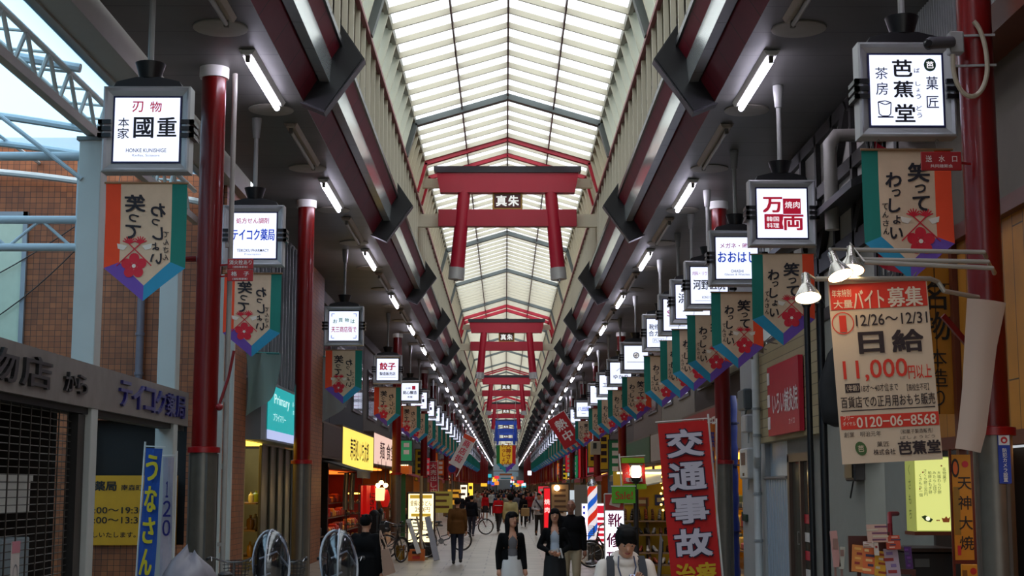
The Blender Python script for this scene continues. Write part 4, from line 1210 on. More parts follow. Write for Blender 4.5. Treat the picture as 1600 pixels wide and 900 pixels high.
# ------------------------------------------------------------------ festival banners under the signs
BAN = [mat('cbb094', .8, vary=.16, scale=7), mat('0c6f62', .8, vary=.08), mat('e0451c', .8, vary=.08), mat('2585a8', .8, vary=.06), mat('66459c', .8, vary=.06),
       mat('15101c', .7, vary=0), mat('c4152c', .7, vary=0), mat('d9d0c4', .8, vary=0)]
def zi(x):
    a = abs(x)
    return .854 + (1.11 - .854) * (1 - a / .275) if a <= .275 else .854 + (a - .275) / .16 * .066
def zo(x): return .92 + .36 * (1 - abs(x) / .435)
def banner_mesh(mirror, wave):
    b = MB()
    xs = [-.435, -.355, -.275, -.206, -.1375, -.069, 0, .069, .1375, .206, .275, .355, .435]
    N = 12
    for i in range(12):
        a, c = xs[i], xs[i + 1]; mid = (a + c) / 2
        mi = 1 if mid < -.275 else (2 if mid > .275 else 0)
        for r in range(N):
            u, v = r / N, (r + 1) / N
            b.poly([(a, 0, -zi(a) * v), (c, 0, -zi(c) * v), (c, 0, -zi(c) * u), (a, 0, -zi(a) * u)], mi)
        for r in range(3):
            f = lambda x, k: -(zi(x) + (zo(x) - zi(x)) * k / 3)
            b.poly([(a, 0, f(a, r + 1)), (c, 0, f(c, r + 1)), (c, 0, f(c, r)), (a, 0, f(a, r))], 3 if mid < 0 else 4)
    ty = -.006
    def ch(s, x, z, h, w, bold=.04, lean=.08): b.text(s, (x, ty, z), h, mi=5, bold=bold, fit=w, height=h, lean=lean)
    ch('笑', .12, -.215, .19, .22); ch('っ', .13, -.375, .085, .11); ch('て', .13, -.52, .15, .17)
    ch('わ', -.13, -.29, .15, .16); ch('っ', -.11, -.42, .075, .09); ch('し', -.13, -.545, .14, .12); ch('ょ', -.115, -.685, .085, .075); ch('い', -.125, -.82, .115, .13)
    for k, s in enumerate('てんさん'): ch(s, -.225, -.555 - .083 * k, .062, .06, .02)
    cx, cz = .115, -.895
    b.disc((cx, ty + .001, cz), .036, (1, 0, 0), (0, 0, 1), 6, 14)
    for k in range(5):
        a = math.pi / 2 + 2 * math.pi * k / 5
        b.disc((cx + .085 * math.cos(a), ty, cz + .085 * math.sin(a)), .056, (1, 0, 0), (0, 0, 1), 6, 14)
    b.disc((cx, ty - .003, cz), .022, (1, 0, 0), (0, 0, 1), 7, 12)
    for s in (-1, 1):
        p, q = Vector((cx - s * .19, ty + .0015, cz + .0)), Vector((cx + s * .10, ty + .0015, cz + .28))
        n = (q - p).cross(Vector((0, 1, 0))).normalized() * .006
        b.poly([p + n, p - n, q - n, q + n], 6)
        e = Vector((cx + s * .06, ty, cz + .25))
        for k in range(7):
            a = math.pi * (.1 + .8 * k / 6) if s > 0 else math.pi * (.1 + .8 * k / 6)
            v = Vector((math.cos(a), 0, math.sin(a))); w = Vector((-v.z, 0, v.x)) * .017
            b.poly([e - w * .6, e + w * .6, e + v * .075 + w * .3, e + v * .075 - w * .3], 6)
        b.poly([e + Vector((s * .02, .001, -.03)), e + Vector((s * .13, .001, -.005)), e + Vector((s * .12, .001, -.06)), e + Vector((s * .06, .001, -.08))], 7)
    for i, v in enumerate(b.v):
        v.y += .022 * math.sin(v.x * 7 + wave) * min(1, -v.z + .1) + .03 * math.sin(-v.z * 2.6 + wave * 2)
        if mirror: v.x = -v.x
    return b
def banner_proto(mirror, wave):
    t = thing('festival_banner', 'x', 'banner', (0, 0, 0), 'festival banners')
    b = banner_mesh(mirror, wave); o = b.build('cloth', BAN, t)
    b = MB(); b.tube([(-.45, 0, .005), (.45, 0, .005)], .012, 0, 8); b.build('top_rod', mat('8a6a4a', .5), t, smooth=True)
    for s in (-.3, .3):
        b = MB(); b.tube([(s, 0, .0), (s * .95, 0, .09), (s * .95 + .015, 0, .105), (s * .95 + .03, 0, .09)], .005, 0, 5)
        b.build('hook', STEEL, t)
    return t
bl = [banner_proto(True, w) for w in (0, 1.3)]; br = [banner_proto(False, w) for w in (.4, 2.0)]
rnd = random.Random(5)
BZ = SIGN_Z - .47 - .11
SIGNNAMES_L = ['knife sign', 'pharmacy sign', 'green and red worded sign', 'dumpling sign', 'green bordered sign']
SIGNNAMES_R = ['sweet shop sign with teacup', 'barbecue sign', 'glasses and watches sign', 'clinic sign', 'half hidden sign', 'purple letter sign', 'shoe and key sign', 'rosette sign']
for i, y in enumerate(LY):
    w = 'below the ' + SIGNNAMES_L[i] if i < len(SIGNNAMES_L) else '%s in the left row' % nth(i)
    o = dup(bl[i % 2], (LX, y, BZ), 'cream festival banner with mirrored brush writing, %s' % w)
    o.rotation_euler = (rnd.uniform(-.03, .03), 0, rnd.uniform(-.06, .06))
for i, y in enumerate(RY):
    w = 'under the ' + SIGNNAMES_R[i] if i < len(SIGNNAMES_R) else '%s in the right row' % nth(i)
    o = dup(br[i % 2], (RX, y, BZ), 'cream festival banner with brush writing and plum crest %s' % w)
    o.rotation_euler = (rnd.uniform(-.03, .03), 0, rnd.uniform(-.06, .06) + (.0 if i else .05))
for p in bl + br: drop(p)

# ------------------------------------------------------------------ far banners over the street
def street_banner(y, xc, w, ztop, h, cols, label, txt=None):
    t = thing('street_banner', label, 'banner', (xc, y, ztop))
    b = MB(); hw = w / 2
    b.prism([(xc - hw, y, ztop), (xc - hw, y, ztop - h), (xc + hw, y, ztop - h), (xc + hw, y, ztop)], (0, .02, 0), 0)
    b.prism([(xc - hw - .35, y - .01, ztop), (xc - hw - .35, y - .01, ztop - h), (xc - hw, y - .01, ztop - h), (xc - hw, y - .01, ztop)], (0, .02, 0), 1)
    b.prism([(xc + hw, y - .01, ztop), (xc + hw, y - .01, ztop - h), (xc + hw + .35, y - .01, ztop - h), (xc + hw + .35, y - .01, ztop)], (0, .02, 0), 2)
    b.prism([(xc - hw - .35, y - .02, ztop - h), (xc, y - .02, ztop - h - .9), (xc, y - .02, ztop - h - .4), (xc - hw, y - .02, ztop - h + .1)], (0, .02, 0), 3)
    b.prism([(xc + hw + .35, y - .02, ztop - h), (xc + hw, y - .02, ztop - h + .1), (xc, y - .02, ztop - h - .4), (xc, y - .02, ztop - h - .9)], (0, .02, 0), 4)
    if txt: 
        b.text(txt[0], (xc + hw * .4, y - .03, ztop - h * .45), h * .3, mi=5, vertical=True, bold=.04); b.text(txt[1], (xc - hw * .4, y - .03, ztop - h * .5), h * .24, mi=5, vertical=True, bold=.04)
    b.build('cloth', cols, t)
    b = MB(); b.tube([(xc - hw - .5, y, ztop + .02), (xc + hw + .5, y, ztop + .02)], .04, 0, 8)
    for s in (-1, 1): b.tube([(xc + s * hw, y, ztop), (xc + s * hw * 1.6, y, 10.9)], .015, 0, 5)
    b.build('hanging_bar', STEEL, t)
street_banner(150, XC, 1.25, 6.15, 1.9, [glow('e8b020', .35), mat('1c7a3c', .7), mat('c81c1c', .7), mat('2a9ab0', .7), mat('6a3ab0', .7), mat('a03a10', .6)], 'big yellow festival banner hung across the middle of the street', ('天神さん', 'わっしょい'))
for i, (y, w, z) in enumerate(((180, 3.0, 5.0), (205, 3.4, 4.6), (230, 4.0, 4.9), (262, 4.4, 4.2), (300, 4.6, 4.6), (345, 4.8, 4.0), (390, 4.9, 4.4))):
    t = thing('street_board', 'pale wide board hung across the far street, %s of them' % nth(i), 'board', (XC, y, z))
    b = MB(); b.box((XC, y, z), (w, .06, .8), 0, None, .01); b.box((XC, y - .04, z - .05), (w * .5, .02, .3), 1); b.build('panel', [mat(('c5d2d0', 'b8d0dc', 'd2ccc0', 'a8c8d8', 'c8d8d8', 'd8d0d0', 'c0d4e4')[i], .6), mat(('b42038', '2a5aa0', '3a7a5a', 'b0602a', '8a2a6a', '2a8aa0', 'c02a2a')[i], .6)], t)
    b = MB()
    for s in (-1, 1): b.tube([(XC + s * w * .45, y, z + .4), (XC + s * w * .45, y, 11)], .02, 0, 5)
    b.build('wires', STEEL, t)
def slant_flag(c, w, h, ang, m, label, txt, cross=False):
    t = thing('slanted_flag', label, 'flag', c)
    R = Matrix.Rotation(ang, 3, 'Y'); c = Vector(c)
    b = MB(); b.box(c, (w, .02, h), 0, R)
    b.text(txt, c + Vector((0, -.02, 0)), w * .6, R @ Vector((1, 0, 0)), R @ Vector((0, 0, 1)), 1, .03, vertical=True, step=1.1)
    b.box(c + R @ Vector((0, -.005, h * .43)), (w, .02, h * .13), 2, R)
    b.build('cloth', m, t)
    b = MB(); b.tube([c + R @ Vector((-w / 2, 0, h / 2)), c + R @ Vector((w / 2 + .1, 0, h / 2))], .02, 0, 6); b.tube([c + R @ Vector((w / 2, 0, h / 2)), c + R @ Vector((w / 2, 0, -h / 2 - .4))], .025, 0, 6); b.build('pole', WHITE_P, t)
p = at_y(882, 672, 75); slant_flag(p, 1.0, 1.7, math.radians(-32), [mat('b0101c', .7), mat('e4d8d4', .6), mat('b0101c', .7)], 'red slanted flag with white characters among the right banners', '熱中')
p = at_y(723, 705, 70); slant_flag(p, .6, 1.6, math.radians(28), [mat('c8c4c0', .7), mat('c03a50', .6), mat('c8401c', .7)], 'white slanted flag with orange head among the left banners', '商店街')

# ------------------------------------------------------------------ shops further along both sides
XB = 5.4
def facade(side, y0, y1, label, wall='4a4a4c', sign='7a2018', sign_glow=0.0, text=None, ink='e8e0d0', warm='ffb050', power=2.2, back='7a5a34', awning=None, nwin=2, goods=('b03a20', 'c8b060', '3a5a80', 'd0ccc0', '2c2c30'), zsign=(2.75, 3.75), seed=0, group='shops along the arcade'):
    rnd = random.Random(seed * 17 + int(y0))
    s = side
    t = thing('shop_facade', label, 'shop front', (s * XB, (y0 + y1) / 2, 0), group)
    b = MB(); b.span(s * XB, s * (XB + .25), y0, y1, zsign[1], 7.65)
    b.build('upper_wall', mat(wall, .7, vary=.15), t)
    W = (y1 - y0) / max(1, nwin)
    for k in range(nwin):
        a, c = y0 + W * (k + .2), y0 + W * (k + .8)
        b = MB()
        b.span(s * (XB - .05), s * XB, a, c, 4.6, 6.5, 0)
        w_ = b.build('window', mat('6e6f70', .4, metal=.3), t)
        b = MB(); b.span(s * (XB - .07), s * (XB - .04), a + .08, (a + c) / 2 - .04, 4.68, 6.42); b.span(s * (XB - .07), s * (XB - .04), (a + c) / 2 + .04, c - .08, 4.68, 6.42)
        b.build('pane', mat('20262c', .08, vary=.4), w_)
    b = MB(); b.span(s * (XB - .4), s * XB, y0 + .1, y1 - .1, zsign[0], zsign[1], 0); b.build('sign_box', mat('5a4a3a', .5), t)
    b = MB(); b.span(s * (XB - .415), s * (XB - .4), y0 + .18, y1 - .18, zsign[0] + .06, zsign[1] - .06, 0)
    if text: b.text(text, (s * (XB - .425), (y0 + y1) / 2, (zsign[0] + zsign[1]) / 2), .5, (0, 1, 0) if s < 0 else (0, -1, 0), (0, 0, 1), 1, .02, fit=(y1 - y0) * .6, height=(zsign[1] - zsign[0]) * .55)
    b.build('sign_face', [glow(sign, sign_glow) if sign_glow else mat(sign, .5), mat(ink, .5, vary=0)], t)
    b = MB()
    b.span(s * 7.4, s * 7.5, y0, y1, 0, zsign[0]); b.span(s * XB, s * 7.4, y0, y0 + .08, 0, zsign[0]); b.span(s * XB, s * 7.4, y1 - .08, y1, 0, zsign[0]); b.span(s * XB, s * 7.5, y0, y1, zsign[0], zsign[0] + .05)
    b.build('shop_interior', mat(back, .7, vary=.2), t)
    b = MB(); b.span(s * 5.7, s * 6.7, y0 + .6, y1 - .6, zsign[0] - .08, zsign[0] - .02); b.build('ceiling_light', glow(warm, power), t)
    b = MB()
    n = max(2, int((y1 - y0) / 1.1))
    for lev, (xo, zz) in enumerate(((5.45, .5), (5.8, .95), (6.1, 1.4))):
        b.span(s * xo, s * (xo + .4), y0 + .4, y1 - .4, zz - .04, zz, 0)
        b.span(s * xo, s * (xo + .05), y0 + .4, y0 + .46, 0, zz, 0); b.span(s * xo, s * (xo + .05), y1 - .46, y1 - .4, 0, zz, 0)
    b.build('display_counter', mat('5a3a20', .5), t)
    b = MB()
    for lev, (xo, zz) in enumerate(((5.45, .5), (5.8, .95), (6.1, 1.4))):
        for k in range(n * 2):
            yy = y0 + .6 + (y1 - y0 - 1.2) * k / (n * 2 - 1)
            h = .14 + .2 * rnd.random()
            b.box((s * (xo + .2), yy, zz + h / 2), (.26, .3 + .15 * rnd.random(), h), rnd.randrange(len(goods)), None, .03)
    o = b.build('merchandise', [mat(g, .5) for g in goods], t); o['kind'] = 'stuff'
    if awning:
        b = MB(); b.prism([(s * XB, y0 + .7, zsign[0] + .05), (s * (XB - 1.3), y0 + .7, zsign[0] - .35), (s * (XB - 1.3), y0 + .7, zsign[0] - .55), (s * (XB - 1.28), y0 + .7, zsign[0] - .38), (s * XB, y0 + .7, zsign[0] - .0)], (0, y1 - y0 - .9, 0)); b.build('awning', mat(awning, .7), t)
    return t
# left, named ones
facade(-1, 40.3, 45.2, 'dark shuttered shop with brown awning before the yellow lit restaurant sign', wall='33363c', sign='3a2a20', warm='804020', power=.15, back='1a120e', awning='2c2622', goods=('1c1614', '2a2020', '141414'), seed=1)
facade(-1, 45.3, 56.0, 'restaurant with bright yellow lit sign and red glow below on the left', wall='2c3036', sign='ffdf60', sign_glow=1.15, text='寿司処 いち太郎', ink='30200c', warm='ff7a28', power=1.6, back='7a1c10', goods=('c83018', 'e0a030', 'b0481c', '6a1a10'), zsign=(2.5, 3.85), seed=2)
facade(-1, 56.1, 69.0, 'restaurant with protruding brown box sign lit pink white on the left', wall='565048', sign='f0c8b8', sign_glow=.95, text='麺 食堂', ink='502028', warm='ff9838', power=2.4, back='6a3a18', zsign=(2.78, 4.06), seed=3)
# right, named ones
facade(1, 32.6, 42.0, 'shoe repair shop behind the red slanted flag with dark upper wall', wall='2a201e', sign='8a1414', text='靴修理', ink='e0d8d0', warm='ffc040', power=3.0, back='c09a20', seed=4, zsign=(2.8, 3.9))
facade(1, 42.1, 51.0, 'barber shop front with pale grey upper boards behind the barber pole', wall='807c74', sign='9a948c', text=None, warm='fff0e0', power=1.6, back='8a8580', seed=5, goods=('d0c8c0', 'a0a0a0', '604038'))
colsW = ['4a4038', '5c5650', '3a3430', '6a6058', '3e444a', '52302a', '70685c', '484440']
colsS = [('b02018', 0, 'dark red'), ('ffd870', .8, 'lit yellow'), ('2a5a3a', 0, 'green'), ('f0f0ff', .8, 'lit white'), ('c86018', .35, 'orange'), ('1c3a7a', 0, 'navy'), ('ff9040', .6, 'lit amber'), ('7a1a3a', 0, 'wine red'), ('40b8b0', .6, 'lit turquoise'), ('d02840', .45, 'lit crimson')]
warms = ['ffb050', 'ffe0b0', 'fff0e0', 'ff8a38', 'e8f0ff', 'ffc860']
blade_c = [('c02030', 'crimson'), ('d8b020', 'yellow'), ('e0e0e0', 'white'), ('2050b0', 'blue'), ('208050', 'green'), ('e06a20', 'orange'), ('701828', 'maroon')]
for s in (-1, 1):
    y = 69.1 if s < 0 else 51.1
    i = 3 if s < 0 else 4
    rnd = random.Random(21 + s)
    while y < 300:
        d = 6.5 + 5 * rnd.random() if y < 180 else 18
        sc = rnd.choice(colsS); i += 1
        side = 'left' if s < 0 else 'right'
        facade(s, y, y + d, 'far shop front with %s fascia, %s along the %s side' % (sc[2], nth(i), side), wall=rnd.choice(colsW), sign=sc[0], sign_glow=sc[1] * .8, warm=rnd.choice(warms), power=1.5 + 2 * rnd.random(), back=rnd.choice(['7a5a34', '8a7a60', '6a2a1c', '505860', 'a08a50']), awning=rnd.choice([None, None, '8a1c1c', '2a4a3a', 'b0682a']), nwin=2, seed=i + (50 if s > 0 else 0))
        c, cn = rnd.choice(blade_c)
        if y < 62:
            y += d + .1
            continue
        zc = 3.0 + .7 * rnd.random(); h = 1.0 + 1.2 * rnd.random()
        t = thing('blade_sign', '%s projecting sign between the shops, %s along the %s side' % (cn, nth(i), side), 'sign', (s * 5.0, y + .3, zc), 'projecting signs')
        b = MB(); b.box((s * 4.64, y + .3, zc), (.6, .14, h), 0, None, .015); b.box((s * 4.64, y + .22, zc), (.5, .02, h - .1), 1)
        ink = 4
        for k in range(max(2, int(h / .35))): b.box((s * 4.64, y + .205, zc + h * .5 - .25 - .33 * k), (.26, .01, .2), 2)
        lit = rnd.random() < .45
        b.build('panel', [mat('3a3a3c', .5), glow(c, .55) if lit else mat(c, .5), mat('f0e8e0' if c not in ('e0e0e0', 'd8b020') else '301818', .5)], t)
        b = MB()
        b.bar((s * 4.94, y + .3, 3.25), (s * 5.0, y + .3, 3.25), .05, .3)
        b.build('bracket', STEEL, t)
        y += d + .1
b = MB()
for s in (-1, 1): b.span(s * XB, s * (XB + .3), 300, Y1, 0, 7.65)
b.build('wall_far_sides', mat('5a504a', .7), kind='structure')
b = MB(); b.span(-6, 6, Y1, Y1 + .3, 0, 12)
b.build('wall_far_end', mat('8a8c8e', .7), kind='structure')
rnd = random.Random(77)
ec = [('d02838', 'red'), ('f0f4ff', 'white'), ('e8b030', 'yellow'), ('30a0b0', 'turquoise'), ('3050b0', 'blue'), ('f08030', 'orange')]
for i in range(26):
    y = 190 + 7.7 * i; x = rnd.choice((-1, 1)) * rnd.uniform(1.2, 3.3); z = rnd.uniform(2.2, 3.8)
    c, cn = ec[i % 6]
    t = thing('lit_street_sign', 'distant lit %s sign standing out over the crowd, %s along the street' % (cn, nth(i).replace('nearest', 'first')), 'sign', (x, y, 0), 'distant lit signs')
    b = MB(); b.box((x, y, z), (rnd.uniform(.4, .9), .15, rnd.uniform(.35, .8)), 0, None, .03); b.build('lit_box', glow(c, 1.2), t)
    b = MB(); b.tube([(x, y + .1, 0), (x, y + .1, z)], .05, 0, 8); b.build('pole', DARK, t)
b = MB()
for s in (-1, 1): b.span(s * 7.5, s * 7.7, 28, 300, 0, 3.9); b.span(s * 5.3, s * 5.42, 40, 300, 7.3, 7.66)
b.build('wall_shop_backs', mat('4a443e', .8), kind='structure')
b = MB(); b.span(-7.7, -5.05, 35.7, 40.2, 0, 7.65); b.build('wall_left_pier_core', mat('4a3a30', .8), kind='structure')

# ------------------------------------------------------------------ right foreground props
# job poster hung from the lamp pipes
PC, PS, PR = Vector((3.24, 12.55, 2.94)), 1 / 181.5, Matrix.Rotation(math.radians(-3.0), 3, 'Y')
pu, pv = PR @ Vector((1, 0, 0)), PR @ Vector((0, 0, 1))
def pl_(px, py):
    """poster point from its place in the photograph's grid, as (u, v) metres from the centre"""
    a = math.radians(3.0); dx, dy = (px - 1380) * PS, -(py - 578) * PS
    return dx * math.cos(a) + dy * math.sin(a), -dx * math.sin(a) + dy * math.cos(a)
b = MB()
def pq(px, py, off): u, v = pl_(px, py); return PC + pu * u + pv * v + Vector((0, -off, 0))
def ptx(txt, px, py, w, h, mi, bold=.02, off=.012): b.text(txt, pq(px, py, off), h * PS, pu, pv, mi, bold, fit=w * PS, height=h * PS)
def prc(px, py, w, h, mi, off=.009):
    c = pq(px, py, off); x, z = pu * w * PS / 2, pv * h * PS / 2
    b.poly([c - x - z, c + x - z, c + x + z, c - x + z], mi)
b.box(PC, (155 * PS, .008, 283 * PS), 0, PR)
prc(1374, 461, 151, 40, 1)
ptx('年末特別', 1316, 458, 30, 12, 2, .01); ptx('大量', 1318, 475, 30, 13, 2, .01); ptx('バイト', 1358, 467, 48, 30, 2, .03); ptx('募集', 1415, 463, 55, 31, 2, .03)
def ring(px, py, r, w, mi):
    c = pq(px, py, .011); n = 28; vs = []
    for rr in (r, r - w): vs += [c + (pu * math.cos(2 * math.pi * k / n) + pv * math.sin(2 * math.pi * k / n)) * rr * PS for k in range(n)]
    b.add(vs, [(k, (k + 1) % n, n + (k + 1) % n, n + k) for k in range(n)], mi)
ring(1317, 505, 17.5, 1.6, 1); ptx('1', 1317, 506, 11, 26, 1, .012)
ptx('12/26～12/31', 1393, 498, 112, 18, 3, .01)
ptx('日', 1360, 535, 40, 34, 3, .06); ptx('給', 1417, 532, 50, 36, 3, .045)
ptx('11,000', 1365, 578, 100, 33, 1, .03); ptx('円以上', 1434, 580, 36, 22, 1, .012)
prc(1329, 606, 23, 14, 3); ptx('〈年齢〉', 1329, 606, 20, 10, 0, .015, .014); ptx('18才～40才位まで', 1371, 605, 57, 12, 3, .01); ptx('【高校生不可】', 1430, 604, 34, 11, 3, .005)
ptx('百貨店での正月用おもち販売', 1383, 625, 146, 18, 3, .016); prc(1383, 638, 146, 1.6, 3)
prc(1385, 656, 152, 21, 1); ptx('フリー', 1321, 652, 16, 7, 2, .01); ptx('ダイヤル', 1322, 661, 20, 7, 2, .01); ptx('0120−06−8568', 1395, 656, 123, 16, 2, .035)
ptx('創業　明治元年', 1342, 677, 57, 8, 3, 0); ptx('（和菓子製造販売）', 1426, 672, 50, 7, 3, 0); ptx('ばしょうどう', 1427, 681, 54, 5, 3, 0)
c = pq(1339, 699, .011); b.disc(c, (8.5 * PS, 11 * PS), (pu + pv * .4).normalized(), (pv - pu * .4).normalized(), 4, 20); ptx('芭', 1339, 699, 9, 10, 0, .01, .014)
ptx('菓匠', 1373, 692, 19, 8, 3, 0); ptx('株式会社', 1375, 704, 34, 9, 3, .01); ptx('芭蕉堂', 1429, 697, 66, 21, 3, .045)
t = thing('job_poster', 'tall paper part time job poster hanging under the lamp pipes beside the nearest right column', 'poster', (3.24, 12.55, 2.15))
b.build('sheet', [mat('cdb59c', .75, vary=.06, scale=2), mat('cc2f1c', .7, vary=0), mat('dcc8b4', .7, vary=0), mat('2a1a1e', .7, vary=0), mat('3e5a2c', .7, vary=0)], t)
for du in (-.3, .1, .3):
    b = MB(); b.tube([PC + pu * du + pv * .77, PC + pu * du + Vector((0, -.02, .83))], .006, 0, 5)
    b.build('hanging_wire', STEEL, t)
# lamp pipes and reflector lamps
t = thing('lamp_pipe_rack', 'set of pale pipes reaching from the nearest right column over the job poster', 'pipe rack', (4.1, 12.45, 3.8))
pipe_m = mat('a29c92', .4, metal=.3)
for (x0, z0, x1, z1, y) in ((3.0, 3.99, 4.15, 3.97, 12.6), (3.0, 3.89, 4.15, 3.87, 12.5), (3.06, 3.85, 4.15, 3.80, 12.4)):
    b = MB(); b.tube([(x0, y, z0), (x1, y, z1), (4.2, y + .1, z1 - .03)], .02, 0, 8); b.build('pipe', pipe_m, t, smooth=True)
b = MB(); b.tube([(2.66, 12.5, 3.72), (3.66, 12.55, 3.73), (3.74, 12.6, 3.71), (3.79, 12.6, 3.63), (4.15, 12.8, 3.6)], .022, 0, 8); b.build('pipe', pipe_m, t, smooth=True)
LAMPS = [((2.56, 12.4, 3.66), 0.0, 'leftmost of three on the poster pipes'), ((2.80, 12.35, 3.84), -.25, 'middle of three on the poster pipes, seen tilted'), ((2.97, 12.5, 3.91), .1, 'rightmost of three on the poster pipes')]
for i, (p, ang, lb) in enumerate(LAMPS):
    t = thing('reflector_lamp', 'lit aluminium reflector lamp, ' + lb, 'lamp', p)
    R = Matrix.Rotation(ang, 3, 'Y') @ Matrix.Rotation(-.38, 3, 'X')
    def put(bb): 
        for q in range(len(bb.v)): bb.v[q] = Vector(p) + R @ bb.v[q]
        return bb
    b = MB(); b.lathe([(.0, .10), (.035, .10), (.04, .0), (.055, -.02), (.10, -.10), (.115, -.135), (.107, -.135), (.09, -.1), (.0, -.09)], (0, 0, 0), 0, 22); put(b).build('reflector', mat('b5b0a6', .25, metal=.8), t, smooth=50)
    b = MB(); b.lathe([(.0, -.118), (.105, -.132), (.0, -.16)], (0, 0, 0), 0, 18); put(b).build('bulb', glow('ffe2b0', 14), t, smooth=True)
    b = MB(); e_ = Vector(((2.66, 12.5, 3.72), (3.0, 12.6, 3.99), (3.06, 12.4, 3.85))[i]); a_ = Vector(p) + R @ Vector((0, 0, .09)); b.tube([a_, a_ + R @ Vector((0, 0, .05)) * (1 if i else .4), e_], .014, 0, 6); b.build('stem', pipe_m, t, smooth=True)
# camera, plates, paper on the column
t = thing('security_camera', 'grey security camera with cable on the nearest right column', 'camera', (4.1, 12.85, 5.9))
b = MB(); b.tube([(3.76, 12.7, 5.86), (3.80, 12.72, 5.88), (4.02, 12.85, 5.93)], [.05, .058, .055], 0, 12); b.lathe([(.04, -.0), (.03, -.03)], (3.76, 12.68, 5.86), 1, 12, 'y'); b.build('camera_body', [mat('46464a', .4), BLACK], t, smooth=30)
b = MB(); b.box((4.07, 12.9, 5.93), (.13, .12, .2), 0, None, .01); b.bar((4.05, 12.9, 6.0), (4.42, 12.86, 6.0), .02, .02); b.bar((4.05, 12.9, 5.72), (4.42, 12.86, 5.72), .02, .02); b.build('mount', mat('8a8a88', .4), t)
b = MB(); b.tube([(4.175 + .155 * math.cos(a) * (1 if a < 1.2 else 1), 12.83 + .02 * (a > 2.5), 5.72 + (.30 if math.sin(a) < 0 else .42) * math.sin(a)) for a in [1.25 - 4.6 * q / 26 for q in range(27)]], .022, 0, 8); b.build('cable', mat('a09682', .5), t, smooth=True)
plate('red_plate', 'red hydrant inlet plate overlapping the first right banner', (3.87, 12.8, 4.82), .36, .17, [('送　水　口', 0, .02, .28, .06), ('共同建築会', 0, -.045, .2, .03)], [mat('8c0f14', .4), mat('c8b8b4', .5)])
b = MB(); b.box((4.34, 12.87, 2.19), (.105, .01, .42), 0); b.box((4.34, 12.864, 2.355), (.095, .006, .085), 1); b.disc((4.34, 12.86, 2.355), .03, (1, 0, 0), (0, 0, 1), 2, 16); b.disc((4.34, 12.858, 2.352), .014, (1, 0, 0), (0, 0, 1), 1, 12)
b.text('防犯カメラ設置', (4.34, 12.86, 2.14), .042, mi=1, vertical=True, bold=.02)
tag(b.build('camera_sticker', [mat('1a3a9a', .5), mat('d8d8d8', .5), mat('b8202a', .5)], base=(4.34, 12.87, 2)), 'blue and white security camera sticker on the grey foot of the nearest right column', 'sticker')
b = MB()
n = 10; P = [(4.02, 4.36, 3.58), (3.99, 4.27, 3.2), (3.95, 4.2, 2.8), (3.90, 4.14, 2.45), (3.86, 4.08, 2.28)]
vs = []
for (xa, xc_, z) in P:
    for k in range(7): u = k / 6; vs.append((xa + (xc_ - xa) * u, 12.72 - .05 * math.sin(u * math.pi) - .02 * math.sin(z * 9), z - .04 * u))
b.add(vs, [(r * 7 + k, r * 7 + k + 1, (r + 1) * 7 + k + 1, (r + 1) * 7 + k) for r in range(4) for k in range(6)])
b.bar((4.3, 12.71, 3.54), (4.34, 12.93, 3.54), .03, .02); b.bar((4.05, 12.71, 3.55), (4.2, 12.94, 3.55), .03, .02)
tag(b.build('paper_sheet', sheet('cdb8a8', .03, .3), base=(4.1, 12.72, 2.3), smooth=60), 'pale blank paper sheet hanging slanted against the nearest right column', 'paper')
b = MB(); b.bar((4.16, 12.97, 3.12), (3.86, 12.9, 3.45), .03, .05)
tag(b.build('red_strut', COL_RED, base=(4.0, 13.2, 3.3)), 'short dark red strut behind the slanted paper sheet', 'strut')
# red cloths behind the first banner
b = MB(); vs = []
for r in range(6):
    for k in range(9): u = k / 8; vs.append((4.36 + .5 * u, 17.0 + .05 * math.sin(u * 9), 6.02 - .3 * r - .12 * math.sin(u * 2) - (.1 * u if r == 0 else 0)))
b.add(vs, [(r * 9 + k, r * 9 + k + 1, (r + 1) * 9 + k + 1, (r + 1) * 9 + k) for r in range(5) for k in range(8)])
b.tube([(4.3, 17.0, 6.03), (5.0, 17.0, 6.0)], .015, 1, 6)
tag(b.build('red_cloth', [mat('b01830', .7, vary=.15), STEEL], base=(4.4, 17, 6), smooth=60), 'crimson cloth hanging behind the first right banner', 'cloth')
# lit menu box
t = thing('menu_lightbox', 'yellow green lit menu box with small writing and rice cake drawings below the job poster', 'lightbox', (4.68, 16.4, 1.49))
b = MB(); b.span(4.47, 4.90, 16.22, 16.58, 1.47, 2.28, 0); b.span(4.45, 4.92, 16.2, 16.6, 1.43, 1.47, 1); b.build('case', [glow('b8c060', .35), mat('5a2414', .4)], t)
b = MB(); f = lambda x, z: (x, 16.215, z)
b.poly([f(4.48, 1.48), f(4.89, 1.48), f(4.89, 2.27), f(4.48, 2.27)], 0)
g = lambda txt, x, z, h, mi=1: b.text(txt, (x, 16.208, z), h, mi=mi, vertical=True)
for x, z, txt in ((4.535, 1.97, 'くさもち一個'), (4.59, 2.0, 'さくら餅三百円'), (4.64, 2.0, '柏餅よもぎ餅'), (4.69, 2.0, 'みたらし団子'), (4.74, 2.0, '大福わらび餅'), (4.80, 2.08, '名物菓子')): g(txt, x, z, .042)
for p in ((4.585, 2.11), (4.545, 1.93), (4.79, 2.18)): b.disc((p[0] - .02, 16.207, p[1]), .009, (1, 0, 0), (0, 0, 1), 2, 8)
b.prism([(4.53, 16.205, 1.63), (4.57, 16.205, 1.585), (4.63, 16.205, 1.57), (4.655, 16.205, 1.60), (4.61, 16.205, 1.63), (4.57, 16.205, 1.645)], (0, -.002, 0), 1); b.disc((4.60, 16.2, 1.61), .024, (1, 0, 0), (0, 0, 1), 5, 12)
